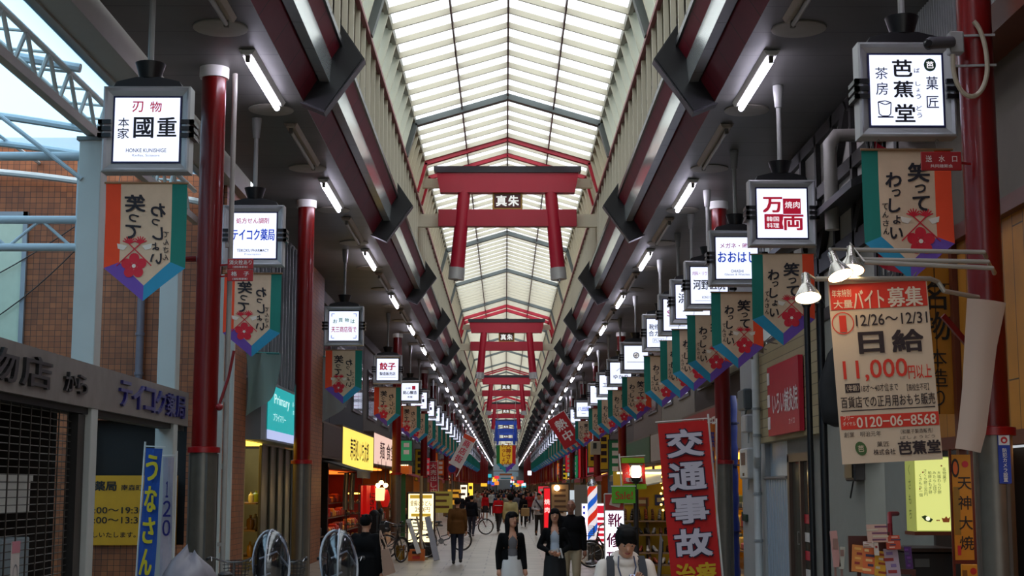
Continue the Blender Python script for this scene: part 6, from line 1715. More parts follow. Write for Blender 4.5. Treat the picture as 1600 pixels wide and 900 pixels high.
b.build('case_frame', mat('2a1810', .4), t)
b = MB(); b.span(-4.74, -4.38, 44.55, 44.65, 1.74, 1.78); b.build('case_light', glow('ffc850', 6), t)
rnd = random.Random(2)
for k in range(12):
    x, z = -4.7 + .14 * (k % 3), (.52, .84, 1.16, 1.48)[k // 3]
    b = MB(); b.lathe([(.03, 0), (.06, .04), (.055, .05), (0, .05)], (x, 44.52, z), 0, 12); b.ell((x, 44.52, z + .06), (.04, .04, .03), 1, 8, 6)
    tag(b.build('food_model', [mat('c8b8a0', .4), mat(rnd.choice(['d08a20', 'c85a20', 'e0b040', '8a5a1c']), .4)], base=(x, 44.52, z), smooth=30), 'bowl of model food in the golden display case, %s shelf, %s' % (('bottom', 'second', 'third', 'top')[k // 3], ('left', 'middle', 'right')[k % 3]), 'food model', 'food models in the golden case')

# ---- smaller clutter further down both sides
def lit_board(x0, x1, y, z0, z1, c, g, label, lines=3, ink='5a3a1a', name='shop_board'):
    t = thing(name, label, 'sign board', ((x0 + x1) / 2, y, 0))
    b = MB(); b.span(x0, x1, y, y + .1, z0, z1, 0); b.build('panel', [glow(c, g) if g else mat(c, .6)], t)
    if lines:
        b = MB()
        for k in range(lines): b.span(x0 + (x1 - x0) * .12, x1 - (x1 - x0) * (.15 + .12 * (k % 2)), y - .006, y - .001, z1 - (z1 - z0) * (k + .75) / (lines + .5), z1 - (z1 - z0) * (k + .35) / (lines + .5))
        b.build('print', mat(ink, .6), t)
    b = MB()
    for x in (x0 + .05, x1 - .05): b.bar((x, y + .05, 0), (x, y + .05, z0 + .02), .05, .05)
    b.build('legs', WOOD_DK, t)
lit_board(-3.5, -2.5, 70, .75, 1.75, 'a89a40', .22, 'yellow green lit shop board left of the brown jacketed man', 3)
lit_board(-3.5, -2.7, 90, .9, 1.8, 'e0a030', .6, 'amber lit shop board far on the left behind the walkers', 2)
lit_board(-3.4, -2.9, 112, 1.0, 2.1, 'fff0d0', 1.3, 'bright cream lit board far down the left side', 2)
lit_board(-3.3, -2.9, 132, 1.2, 2.3, 'ffd040', 1.3, 'bright golden lit board farthest down the left side', 1)
lit_board(2.05, 2.85, 44.2, .1, 2.02, '77746e', 0, 'plain grey partition panel behind the striped barber pole', 0, name='partition_panel')
lit_board(2.2, 2.7, 84, .9, 1.9, 'e8f0ff', 1.2, 'white lit board far on the right behind the walkers', 2, '3a5a8a')
lit_board(2.3, 3.0, 104, .8, 2.0, 'e03040', .8, 'red lit board far down the right side', 2, 'f0e0d0')
nobori((-3.66, 75, 3.2), (-3.62, 75, 1.55), .4, [mat('b8283a', .7), mat('d8c0b8', .7, vary=0), mat('d89a20', .7), BLACK], 'pinkish red upright flag with pale characters down the left side', '大売出し中', None, 1, .02)
t = thing('orange_canopy', 'orange lit canopy edge with tiny bulbs behind the third left column', 'canopy', (-3.95, 58, 0))
b = MB(); b.span(-4.2, -3.75, 57.6, 59.5, 2.46, 2.78, 0); b.build('fascia', glow('c85a14', .3), t)
b = MB()
for k in range(6): b.ell((-4.15 + .07 * k, 57.57, 2.79), .022, 0, 8, 5)
b.build('bulbs', glow('ffe0a0', 6), t)
b = MB(); b.span(-4.1, -3.9, 57.9, 58.0, 0, 2.46, 0); b.build('green_side', mat('1c5a2a', .6), t)
t = thing('road_sign', 'small round blue traffic sign with red rim on a post on the left', 'road sign', (-3.1, 86, 0))
b = MB(); b.lathe([(.0, -.02), (.3, -.02), (.3, .02), (0, .02)], (-3.1, 86, 3.0), 0, 22, 'y'); b.lathe([(.0, -.026), (.22, -.026), (.22, -.021)], (-3.1, 86, 3.0), 1, 22, 'y'); b.build('disc', [mat('9a1a2a', .5), mat('1a2a7a', .5)], t)
b = MB(); b.tube([(-3.1, 86.05, 0), (-3.1, 86.05, 3.3)], .035, 0, 8); b.build('post', STEEL, t)
t = thing('control_box', 'beige box with a dark mark mounted on a right column among the banners', 'box', (4.2, 67.7, 3.4))
b = MB(); b.box((4.12, 67.7, 3.72), (.48, .2, .62), 0, None, .02); b.box((4.08, 67.59, 3.82), (.16, .01, .26), 1); b.build('case', [mat('a89f86', .6), mat('1a2018', .6)], t)
b = MB(); b.span(4.1, 4.3, 67.8, 67.9, 3.5, 3.9); b.build('mount', STEEL, t)

# ------------------------------------------------------------------ bicycles
RUB = mat('0e0e10', .7, vary=.2)
CHROME = mat('9a9a9c', .22, metal=.85, vary=.1)
def bicycle(label, loc, rz, color, basket=True, cover=None, wheel_rim='a8a8aa', kidseat=False):
    """heading +x locally"""
    t = thing('bicycle', label, 'bicycle', (0, 0, 0), 'parked bicycles')
    R = .33
    for x, nm in ((.54, 'wheel'), (-.54, 'wheel')):
        b = MB(); n = 26
        ringp = lambda r: [(x + r * math.cos(2 * math.pi * k / n), 0, R + r * math.sin(2 * math.pi * k / n)) for k in range(n)]
        b.tube(ringp(R - .018), .018, 0, 8, closed=True); b.tube(ringp(R - .045), .012, 1, 6, closed=True)
        for k in range(14):
            a = 2 * math.pi * k / 14; b.tube([(x, .02 * (-1) ** k, R), (x + (R - .05) * math.cos(a), 0, R + (R - .05) * math.sin(a))], .0022, 1, 4)
        b.tube([(x, -.05, R), (x, .05, R)], .02, 1, 8)
        b.build(nm, [RUB, mat(wheel_rim, .25, metal=.8)], t, smooth=True)
        b = MB(); m_ = 14; vs = []
        for k in range(m_ + 1):
            a = math.radians(20 + 170 * k / m_) if x < 0 else math.radians(-10 + 140 * k / m_)
            for w in (-.03, 0, .03): vs.append((x + (R + .02 - abs(w) * .2) * math.cos(a), w, R + (R + .02 - abs(w) * .2) * math.sin(a)))
        b.add(vs, [(k * 3 + j, k * 3 + j + 1, k * 3 + j + 4, k * 3 + j + 3) for k in range(m_) for j in range(2)]); b.build('mudguard', mat(color, .35, metal=.2), t, smooth=60)
    fr = mat(color, .3, metal=.2)
    b = MB()
    bb, hd, st = Vector((-.08, 0, .30)), Vector((.36, 0, .82)), Vector((-.22, 0, .72))
    b.tube([bb, (.16, 0, .38), hd - Vector((0, 0, .08))], .02, 0, 8); b.tube([bb + Vector((-.01, 0, .14)), (.14, 0, .5), hd - Vector((-.01, 0, .14))], .014, 0, 8); b.tube([bb, st], .017, 0, 8)
    for y in (-.05, .05): b.tube([bb + Vector((0, y * .5, 0)), (-.54, y, R)], .01, 0, 6); b.tube([st + Vector((0, y * .3, -.06)), (-.54, y, R)], .009, 0, 6); b.tube([(.40, y, .62), (.54, y, R)], .012, 0, 6)
    b.tube([(.40, 0, .64), hd + Vector((0, 0, .04))], .02, 0, 8); b.build('frame', fr, t, smooth=True)
    b = MB(); b.tube([hd, (.33, 0, 1.0)], .014, 0, 8); b.tube([(.08, -.29, 1.05), (.2, -.27, 1.07), (.33, -.1, 1.0), (.33, .1, 1.0), (.2, .27, 1.07), (.08, .29, 1.05)], .012, 0, 8)
    for s in (-1, 1): b.tube([(.05, s * .29, 1.05), (.17, s * .275, 1.065)], .018, 1, 8); b.tube([(.2, s * .26, 1.07), (.1, s * .24, 1.02)], .006, 0, 5)
    b.build('handlebar', [CHROME, RUB], t, smooth=True)
    b = MB(); b.tube([st, st + Vector((-.02, 0, .14))], .013, 1, 8); b.ell((-.28, 0, .88), (.12, .09, .04), 0, 14, 8); b.ell((-.17, 0, .885), (.12, .035, .03), 0, 12, 8); b.build('saddle', [mat('1c1614', .5), CHROME], t, smooth=True)
    b = MB(); b.lathe([(.09, -.012), (.09, .012), (0, .012)], bb + Vector((0, -.05, 0)), 0, 16, 'y')
    for s in (-1, 1): b.bar(bb + Vector((0, s * .06, 0)), bb + Vector((s * .12, s * .07, -.12)), .015, .02); b.box(bb + Vector((s * .12, s * .12, -.12)), (.09, .08, .02), 1)
    b.build('crank', [CHROME, RUB], t)
    if basket:
        b = MB()
        for k in range(6):
            z = .78 + .045 * k; e = .13 + .008 * k; b.tube([(.46 + .0, -e, z), (.46 + 2 * e * .9, -e, z), (.46 + 2 * e * .9, e, z), (.46, e, z)], .004, 0, 4, closed=True)
        for k in range(7): y = -.14 + .28 * k / 6; b.tube([(.46, y * .9, .77), (.46, y, 1.01)], .003, 0, 4); b.tube([(.70, y * .9, .77), (.73, y, 1.01)], .003, 0, 4); b.tube([(.46, y * .9, .77), (.7, y * .9, .77)], .003, 0, 4)
        b.build('basket', mat('3a3a3c', .4, metal=.5), t)
    b = MB()
    for y in (-.08, .08): b.tube([(-.3, y, .70), (-.78, y, .70), (-.56, y, R)], .007, 0, 5)
    for k in range(4): b.tube([(-.36 - .13 * k, -.08, .70), (-.36 - .13 * k, .08, .70)], .006, 0, 5)
    b.build('rear_rack', CHROME, t)
    if kidseat or cover:
        b = MB(); b.box((-.58, 0, .80), (.30, .28, .16), 0, None, .04); b.box((-.72, 0, 1.02), (.08, .28, .46), 0, None, .03); b.box((-.60, -.17, .92), (.26, .03, .2), 0, None, .01); b.box((-.60, .17, .92), (.26, .03, .2), 0, None, .01); b.ell((-.70, 0, 1.27), (.08, .15, .11), 0, 12, 8); b.build('child_seat', mat('131316', .6), t, smooth=30)
    if cover:
        b = MB(); vs = []; n, m_ = 20, 10
        for i in range(m_ + 1):
            th = math.pi * .62 * i / m_
            for k in range(n):
                a = 2 * math.pi * k / n
                vs.append((-.58 + .33 * math.sin(th) * math.cos(a), .22 * math.sin(th) * math.sin(a), 1.04 + .40 * math.cos(th) * (1 if math.cos(th) > 0 else 1.2)))
        b.add(vs, [(i * n + k, i * n + (k + 1) % n, (i + 1) * n + (k + 1) % n, (i + 1) * n + k) for i in range(m_) for k in range(n)])
        cv = b.build('rain_cover', glass('c8ccd4', .16, .12), t, smooth=True)
        b = MB()
        lp = lambda tilt, yy: [(-.58 + .33 * math.cos(a) * math.cos(tilt), yy + .0 * math.sin(a), 1.02 + .42 * math.sin(a)) for a in [2 * math.pi * k / 24 for k in range(24)]]
        b.tube([(-.60 + .12 * math.sin(a), .222 * math.cos(a) + .05 * math.sin(a), 1.02 + .40 * math.sin(a)) for a in [2 * math.pi * k / 26 for k in range(26)]], .016, 0, 6, closed=True)
        b.tube([(-.58 + .335 * math.cos(a), .0, 1.02 + .415 * math.sin(a)) for a in [-.5 + (math.pi + 1.0) * k / 22 for k in range(23)]], .012, 0, 6)
        b.tube([(-.60, -.22, .98), (-.76, -.1, 1.18), (-.88, .08, 1.10)], .013, 0, 6); b.tube([(-.60, .22, .95), (-.78, .12, .86), (-.86, -.05, .93)], .011, 0, 6)
        b.build('cover_trim', mat('b4bac2', .4), cv, smooth=True)
    b = MB(); b.tube([(-.5, .06, .3), (-.45, .2, .0)], .01, 0, 6); b.build('kickstand', CHROME, t)
    t.location = loc; t.rotation_euler = (0, 0, rz)
    return t
bicycle('bicycle with clear rain covered child seat, parked left of the second left red column', (-2.80, 18.75, 0), math.radians(86), '2a2a30', cover=True)
bicycle('bicycle with clear rain covered child seat, parked beside the dark coated person', (-2.08, 18.9, 0), math.radians(94), '3a3030', cover=True)
bicycle('bicycle with black handlebar rising beside the grey covered one', (-3.46, 18.75, 0), math.radians(91), '1a1a22')
bicycle('black bicycle parked in front of the striped barber pole', (2.62, 36.4, 0), math.radians(180), '141416')
bicycle('dark bicycle with black child seat in front of the restaurant', (-2.98, 38.4, 0), math.radians(60), '1c1a1a', kidseat=True)
bicycle('silver bicycle behind the leaning boards', (-2.75, 41.2, 0), math.radians(8), '6a6a6c', kidseat=True)
bicycle('blue grey bicycle right of the lit udon menu', (-1.9, 46, 0), math.radians(0), '3a4454', kidseat=True)
bicycle('bicycle pushed beside the boy in dark blue', (-1.35, 61.5, 0), math.radians(10), '5a1a1e', basket=False)
bicycle('bicycle standing at the foot of the tall red flag', (3.5, 27.5, 0), math.radians(75), '4a4a50')
t = thing('covered_bicycle', 'bicycle fully draped in a grey cover at the foot of the nearest left column', 'bicycle', (-3.5, 16.7, 0))
b = MB(); vs = []
n = 12; prof = [(0, 1.05, .05), (.25, 1.0, .3), (.55, .85, .34), (.85, .6, .30), (.98, .25, .22), (1.16, .18, .08)]
prof = [(.05, .85, .34), (.35, .84, .33), (.65, .82, .3), (.88, .75, .25), (1.0, .55, .18), (1.08, .3, .1), (1.15, .12, .04)]
for (z, lx, ly) in prof:
    for k in range(24):
        a = 2 * math.pi * k / 24; f_ = 1 + .05 * math.sin(a * 6 + z * 3)
        vs.append((-3.5 + ly * f_ * math.cos(a) * 1.1, 16.7 + lx * f_ * math.sin(a), z + .06 * math.sin(a * 2 + 1) * z + .10 * (math.sin(a) < -.3) * z))
m_ = len(prof)
b.add(vs, [(i * 24 + k, i * 24 + (k + 1) % 24, (i + 1) * 24 + (k + 1) % 24, (i + 1) * 24 + k) for i in range(m_ - 1) for k in range(24)] + [tuple((m_ - 1) * 24 + k for k in range(24))])
b.build('cover_cloth', mat('66626a', .5, vary=.15), t, smooth=60)
b = MB()
for y in (16.15, 17.25): b.tube([(-3.5, y + .3 * math.cos(2 * math.pi * k / 20), .31 + .3 * math.sin(2 * math.pi * k / 20)) for k in range(20)], .018, 0, 6, closed=True)
b.build('wheel', RUB, t)

# ------------------------------------------------------------------ people
SKIN = mat('b98468', .5, vary=.05)
def remesh(b, vox, smooth=4):
    me = bpy.data.meshes.new('shape'); me.from_pydata([tuple(v) for v in b.v], [], b.f)
    o = bpy.data.objects.new('shape', me); COL.objects.link(o)
    r = o.modifiers.new('r', 'REMESH'); r.mode = 'VOXEL'; r.voxel_size = vox
    s = o.modifiers.new('s', 'SMOOTH'); s.iterations = smooth; s.factor = .5
    dg = bpy.context.evaluated_depsgraph_get()
    m2 = bpy.data.meshes.new_from_object(o.evaluated_get(dg))
    vv = [v.co.copy() for v in m2.vertices]; ff = [tuple(p.vertices) for p in m2.polygons]
    bpy.data.objects.remove(o); bpy.data.meshes.remove(me); bpy.data.meshes.remove(m2)
    q = MB(); q.add(vv, ff); return q
def cut(b, keep):
    """drop the faces whose centre fails keep(p)"""
    fs, ms = [], []
    for f, m in zip(b.f, b.m):
        c = sum((b.v[i] for i in f), Vector()) / len(f)
        if keep(c): fs.append(f); ms.append(m)
    used = sorted({i for f in fs for i in f}); mp = {i: k for k, i in enumerate(used)}
    q = MB(); q.v = [b.v[i] for i in used]; q.f = [tuple(mp[i] for i in f) for f in fs]; q.m = ms
    return q
HANDS = {}
def person(label, loc, rz, H, top='202024', bottom='1c1c24', shoes='141414', hair='0c0a0a', hair_style='short', vox=.02, walk=0.0, arms=None, head=(0, 0), open_front=None, skirt=None, hood=False, skin=SKIN, group=None, smile=False, top_len=.86, wide=1.0, sleeve=True, fem=None):
    k = H / 1.7
    t = thing('person', label, 'person', (0, 0, 0), group)
    V = Vector
    if fem is None: fem = hair_style in ('long', 'bob')
    sh, nk = (1.345, 1.44) if fem else (1.375, 1.44)
    sx = .148 if fem else .172
    hip, kn, an = .88, .48, .085
    J = {}
    for s, n in ((-1, 'a'), (1, 'b')):
        st = walk * s
        J['hip' + n] = V((s * .09, 0, hip)); J['kn' + n] = V((s * .095, -.16 * st - .02 - (.05 if st else 0), kn + .01 * abs(st)))
        J['an' + n] = V((s * .095, -.28 * st + (.06 if st < 0 else 0), an + (.05 if st < 0 else 0)))
        J['sh' + n] = V((s * sx, .0, sh))
        e, w = (arms or {}).get(n, (None, None))
        J['el' + n] = V(e) if e else V((s * (sx + .045), .03 + .08 * st, 1.10))
        J['wr' + n] = V(w) if w else V((s * (sx + .055), -.04 + .16 * st, .86))
    HR = Matrix.Rotation(head[0], 3, 'Z') @ Matrix.Rotation(head[1], 3, 'X')
    hp, hc = V((0, .0, 1.47)), V((0, -.015, .115))
    def hd(p): return hp + HR @ (V(p) + hc)
    # body: one continuous surface
    b = MB()
    b.ell((0, 0, .93), (.15, .105, .13)); b.ell((0, 0, 1.08), (.125, .092, .16)); b.ell((0, 0, 1.26), (.155, .105, .17)); b.cap((-sx + .04, 0, sh - .01), (sx - .04, 0, sh - .01), .058, .058); b.cap((0, .005, 1.36), (0, .005, 1.42), .075, .06); b.cap((0, .005, 1.38), hp + V((0, 0, .05)), .058, .05)
    b.ell(hd((0, 0, 0)), (.073, .092, .108), R=HR); b.ell(hd((0, -.035, -.07)), (.052, .055, .045), R=HR)
    b.cap(hd((0, -.085, .005)), hd((0, -.105, -.022)), .009, .014); b.ell(hd((-.075, .005, -.005)), (.012, .02, .03), R=HR); b.ell(hd((.075, .005, -.005)), (.012, .02, .03), R=HR)
    b.cap(hd((-.03, -.078, .025)), hd((.03, -.078, .025)), .016, .016)
    for s, n in ((-1, 'a'), (1, 'b')):
        b.cap(J['sh' + n], J['el' + n], .05, .039); b.cap(J['el' + n], J['wr' + n], .038, .026)
        d = (J['wr' + n] - J['el' + n]).normalized(); b.cap(J['wr' + n], J['wr' + n] + d * .07, .027, .036)
        b.cap(J['hip' + n], J['kn' + n], .08, .053); b.cap(J['kn' + n], J['an' + n], .052, .035); b.cap(J['an' + n] + V((0, .03, -.03)), J['an' + n] + V((0, -.14, -.05)), .04, .03)
    q = remesh(b, vox * .8, 3)
    for s, n in ((-1, 'a'), (1, 'b')):
        w = J['wr' + n]; d = (w - J['el' + n]).normalized()
        side = V((0, -1, 0)) if abs(d.y) < .8 else V((-s, 0, 0))
        side = (side - d * side.dot(d)).normalized(); nn = d.cross(side) * s
        for j, L in enumerate((.072, .08, .076, .06)):
            p0 = w + d * .09 + side * (.03 - .02 * j); p1 = p0 + (d * .8 + nn * .35).normalized() * L * .55; p2 = p1 + (d * .4 + nn * .8).normalized() * L * .5
            q.tube([p0, p1, p2], [.0095, .0085, .006], 0, 6)
        p0 = w + d * .03 + side * .028; p1 = p0 + (d * .7 + side * .6).normalized() * .045; q.tube([p0, p1, p1 + (d * .9 + nn * .4).normalized() * .03], [.011, .01, .007], 0, 6)
    for s in (-1, 1):
        q.ell(hd((s * .031, -.088, .012)), (.011, .006, .0042), 1, 8, 6, R=HR); q.ell(hd((s * .031, -.094, .012)), (.0055, .004, .006), 2, 8, 6, R=HR)
        q.cap(hd((s * .017, -.093, .032)), hd((s * .046, -.083, .033)), .0035, .003, 2, 6)
    mw_ = .03 if smile else .022
    q.tube([hd((-mw_, -.083, -.052 + (.006 if smile else 0))), hd((-.01, -.093, -.056)), hd((.01, -.093, -.056)), hd((mw_, -.083, -.052 + (.006 if smile else 0)))], [.003, .006, .006, .003], 3, 6)
    if smile: q.ell(hd((0, -.0935, -.054)), (.02, .004, .004), 1, 8, 5, R=HR)
    q.build('body', [skin, mat('b8aca0', .4, vary=0), mat('120c0a', .4, vary=0), mat('8a3a38', .5, vary=0)], t, smooth=60)
    # top garment
    def torso(b, g, z0):
        fw = wide * (.92 if fem else 1.0)
        b.ell((0, 0, 1.26), (.158 * fw + g, .11 + g, .165)); b.ell((0, 0, 1.08), (.138 * fw + g, .10 + g, .17)); b.cap((-sx + .035, 0, sh - .015), (sx - .035, 0, sh - .015), .058 + g * .6, .058 + g * .6); b.cap((0, 0.005, 1.34), (0, .01, 1.44), .095, .066)
        b.tube([(0, 0, z0), (0, 0, 1.1)], [.168 * fw + g, .145 * fw + g], 0, 20)
        for i in range(len(b.v) - 40, len(b.v)): b.v[i].y *= .74
    if open_front:
        b = MB(); torso(b, .0, .9); q = remesh(b, vox, 3); q = cut(q, lambda p: p.z < 1.415 and not (p.y < -.03 and p.z > 1.36 - abs(p.x) * 1.2)); q.build('shirt', mat(open_front, .7), t, smooth=60)
    b = MB(); torso(b, .018, top_len)
    if sleeve:
        for s, n in ((-1, 'a'), (1, 'b')):
            b.cap(J['sh' + n], J['el' + n], .056 if fem else .064, .05); b.cap(J['el' + n], J['el' + n].lerp(J['wr' + n], .93), .049, .04)
    if hood: b.tube([hp + V((.085 * math.cos(a), .01 + .085 * math.sin(a), -.03 + .035 * math.sin(a))) for a in [2 * math.pi * i / 16 for i in range(16)]], .035, 0, 8, closed=True); b.ell((0, .09, 1.40), (.12, .06, .09))
    q = remesh(b, vox, 4)
    if open_front: q = cut(q, lambda p: not (p.y < -.02 and abs(p.x) < .065 + .02 * (1.3 - p.z) and p.z < 1.46) and p.z < 1.45)
    elif not hood: q = cut(q, lambda p: p.z < 1.452)
    q.build('jacket' if not skirt or open_front else 'top', mat(top, .85, vary=.12, spec=.15), t, smooth=60)
    # lower garment
    if skirt:
        b = MB(); n = 36; vs = []; lv = [(1.06, .125), (.98, .15), (.86, .175), (.6, skirt[1] * .85), (skirt[0], skirt[1])]
        for (z, r) in lv:
            for i in range(n): a = 2 * math.pi * i / n; rr = r * (1 + .05 * math.sin(a * 9) * min(1, (1.06 - z) * 2)); vs.append((rr * math.cos(a), rr * .75 * math.sin(a), z))
        b.add(vs, [(j * n + i, j * n + (i + 1) % n, (j + 1) * n + (i + 1) % n, (j + 1) * n + i) for j in range(4) for i in range(n)]); b.build('skirt', mat(bottom, .75, vary=.1), t, smooth=60)
    else:
        b = MB(); b.ell((0, 0, .93), (.163, .118, .135))
        for s, n in ((-1, 'a'), (1, 'b')): b.cap(J['hip' + n], J['kn' + n], .096, .072); b.cap(J['kn' + n], J['an' + n] + V((0, .01, .04)), .07, .056)
        remesh(b, vox, 3).build('trousers', mat(bottom, .75, vary=.15), t, smooth=60)
    for s, n in ((-1, 'a'), (1, 'b')):
        b = MB(); a_ = J['an' + n]; b.cap(a_ + V((0, .035, -.035)), a_ + V((0, -.15, -.05)), .046, .036); b.cap(a_ + V((0, .0, .03)), a_ + V((0, -.02, -.03)), .045, .045)
        remesh(b, min(vox, .014), 2).build('shoe', mat(shoes, .5), t, smooth=60)
    # hair
    b = MB()
    if hair_style != 'bald':
        b.ell(hd((0, .022, .03)), (.085, .095, .10), R=HR); b.ell(hd((0, -.03, .082)), (.074, .066, .045), R=HR)
        if hair_style in ('fringe', 'long', 'bob'): b.ell(hd((-.03, -.075, .055)), (.045, .026, .03), R=HR); b.ell(hd((.035, -.073, .06)), (.042, .026, .028), R=HR)
        if hair_style in ('long', 'bob'):
            e = -.30 if hair_style == 'long' else -.15
            for s in (-1, 1): b.cap(hd((s * .068, -.005, .02)), hd((s * .085, .0, e)), .034, .028)
            b.cap(hd((0, .06, 0)), hd((0, .065, e)), .075, .065)
        if hair_style == 'bushy': b.ell(hd((0, .03, .02)), (.125, .12, .13), R=HR)
        if hair_style == 'fluffy':
            b.ell(hd((0, .02, .032)), (.09, .1, .1), R=HR)
            for q_ in range(11):
                a_ = -1.45 + 2.9 * q_ / 10; L_ = .0 if abs(a_) > 1 else .03 + .012 * ((q_ * 7) % 3)
                b.cap(hd((.05 * math.sin(a_), -.05 * math.cos(a_), .10)), hd((.084 * math.sin(a_), -.098 * math.cos(a_) , L_ - .01 * ((q_ * 5) % 3))), .022, .009)
            for q_ in range(6): a_ = 1.05 * q_; b.cap(hd((.03 * math.cos(a_), .03 * math.sin(a_), .10)), hd((.075 * math.cos(a_), .02 + .08 * math.sin(a_), .115)), .025, .012)
    else:
        b.ell(hd((0, .04, -.01)), (.08, .07, .06), R=HR)
    remesh(b, min(vox, .012), 2).build('hair', mat(hair, .75, vary=.3, spec=.15), t, smooth=60)
    t.scale = (k, k, k); t.location = loc; t.rotation_euler = (0, 0, rz)
    M = Matrix.Translation(loc) @ Matrix.Rotation(rz, 4, 'Z') @ Matrix.Scale(k, 4)
    return t, M
PI = math.pi
# the youth in the white hoodie, closest to the camera
ARMS_H = {'a': ((-.24, -.06, 1.12), (-.06, -.30, 1.235)), 'b': ((.24, -.06, 1.12), (.10, -.29, 1.25))}
pt, M = person('young person in white hooded jacket looking down at a phone, closest to the camera', (.92, 11.5, 0), .05, 1.66, top='d2c5ba', bottom='20222c', hair='0b0908', hair_style='fluffy', vox=.011, arms=ARMS_H, head=(.05, .42), hood=True)
def onto(b, M): return b.xform(M)
b = MB(); b.box((.03, -.345, 1.275), (.075, .012, .15), 0, (-.7, 0, .1), .006); b.box((.03, -.352, 1.282), (.062, .004, .13), 1, (-.7, 0, .1))
b.xform(M); tag(b.build('smartphone', [mat('1a1a20', .3), glow('a8b8e0', .6)], base=M @ Vector((.03, -.345, 1.27))), 'smartphone held in both hands of the hooded youth', 'phone')
t = thing('backpack', 'dark navy backpack worn over the white hooded jacket', 'backpack', M @ Vector((0, .2, 1.2)))
for s in (-1, 1):
    b = MB(); P_ = [(s * .125, -.135, 1.02), (s * .13, -.155, 1.2), (s * .128, -.12, 1.36), (s * .12, -.02, 1.462), (s * .115, .09, 1.42), (s * .11, .14, 1.3)]
    vs = []
    for p in P_: vs += [(p[0] - .03, p[1], p[2]), (p[0] + .03, p[1], p[2])]
    b.add(vs, [(2 * i, 2 * i + 1, 2 * i + 3, 2 * i + 2) for i in range(len(P_) - 1)]); b.add([Vector(v) + Vector((0, .014 if v[1] < 0 else -.014, -.008)) for v in vs], [(2 * i, 2 * i + 2, 2 * i + 3, 2 * i + 1) for i in range(len(P_) - 1)])
    b.xform(M).build('strap', mat('14161f', .6), t, smooth=60)
b = MB(); b.box((0, .235, 1.16), (.3, .16, .42), 0, None, .05); b.box((0, .325, 1.08), (.24, .04, .2), 0, None, .015); b.xform(M).build('pack', mat('16182a', .7), t, smooth=30)
b = MB(); b.tube([(-.06, -.07, 1.46), (-.07, -.12, 1.38), (-.02, -.155, 1.20), (.0, -.16, 1.14)], .006, 0, 6); b.tube([(.06, -.07, 1.46), (.07, -.12, 1.38), (.02, -.155, 1.2), (.0, -.16, 1.14)], .006, 0, 6); b.box((0, -.162, 1.11), (.05, .006, .06), 1)
b.xform(M); tag(b.build('lanyard', [mat('3a4058', .6), mat('9a9ca8', .4)], base=M @ Vector((0, -.15, 1.2))), 'blue grey lanyard round the neck of the hooded youth', 'lanyard')
# women walking towards us, old man
person('woman in open black cardigan, grey top and white skirt walking towards the camera', (.08, 21, 0), .25, 1.60, top='060607', bottom='c4c2c0', open_front='5e5c60', hair_style='long', vox=.013, skirt=(.12, .25), head=(.35, -.05), top_len=.70, wide=.92)
pt, M = person('smiling woman in black coat and white blouse holding white papers', (.76, 23, 0), -.05, 1.62, top='050506', bottom='060608', open_front='a4aebb', hair_style='long', vox=.013, arms={'a': ((-.25, .0, 1.10), (-.08, -.22, 1.02)), 'b': ((.25, .0, 1.1), (.09, -.24, 1.0))}, smile=True, skirt=(.45, .22), top_len=.6)
b = MB()
for s, x in ((0, .06), (1, .11)): b.box((x, -.29, 1.0 - .0 * s), (.03, .012, .16), 0, (0, -.25, 0), .004)
b.xform(M); tag(b.build('folded_paper', mat('b8b6b4', .6), base=M @ Vector((.08, -.29, .95))), 'white folded papers held by the smiling woman', 'paper')
b = MB(); b.box((0, -.25, 1.01), (.16, .07, .09), 0, None, .015); b.box((0, -.288, 1.03), (.06, .006, .02), 1); b.xform(M); tag(b.build('purse', [mat('7a7268', .5), CHROME], base=M @ Vector((0, -.25, .97))), 'small grey purse held by the smiling woman', 'purse')
person('old man in black jacket and beige trousers behind the smiling woman', (1.12, 25.5, 0), -.1, 1.74, top='060608', bottom='8a7a60', hair='5a524c', hair_style='bald', vox=.014, walk=.3, skin=mat('8a5a44', .5, vary=.05))
pt, M = person('person in black coat with short black hair standing by the restaurant, back to the camera', (-1.92, 20.5, 0), PI - .35, 1.57, top='08080a', bottom='0a0a0c', hair='050506', hair_style='fluffy', vox=.014, skirt=(.4, .28), top_len=.55, wide=1.3, fem=False)
M2 = Matrix.Translation((-1.92, 20.5, 0))
t = thing('tote_bag', 'beige tote bag hanging from the shoulder of the black coated person', 'bag', (-1.64, 20.4, .75))
b = MB(); b.prism([(-1.70, 20.36, 1.10), (-1.60, 20.36, 1.12), (-1.50, 20.36, .80), (-1.66, 20.36, .74)], (0, .1, 0)); b.build('bag_body', mat('9a7a66', .6), t)
b = MB(); b.tube([(-1.69, 20.4, 1.10), (-1.72, 20.42, 1.25), (-1.715, 20.45, 1.36)], .01, 0, 6); b.tube([(-1.61, 20.4, 1.11), (-1.68, 20.42, 1.26), (-1.715, 20.46, 1.36)], .01, 0, 6); b.build('strap', mat('a88a74', .6), t)
person('man in brown jacket and blue jeans walking away on the left of the street', (-1.23, 38, 0), PI, 1.67, top='5a3a1a', bottom='1a2036', shoes='0c0c0e', hair='1a1412', vox=.016, walk=.35, top_len=.78, wide=1.12)
person('boy in black top and dark blue jeans walking away beyond the brown jacket', (-1.32, 58, 0), PI - .2, 1.62, top='0e1018', bottom='10162c', shoes='6a6a72', vox=.02, walk=.4)
person('woman in bright red top and black skirt facing us on the left side', (-1.18, 86.4, 0), .1, 1.64, top='b01218', bottom='0e0c0e', hair_style='bob', vox=.022, skirt=(.5, .26), walk=.3)
person('person in pale grey clothes beside the red topped woman', (-1.62, 87, 0), .1, 1.58, top='8a8680', bottom='5a5a5a', hair='8a6a4a', hair_style='bob', vox=.022)
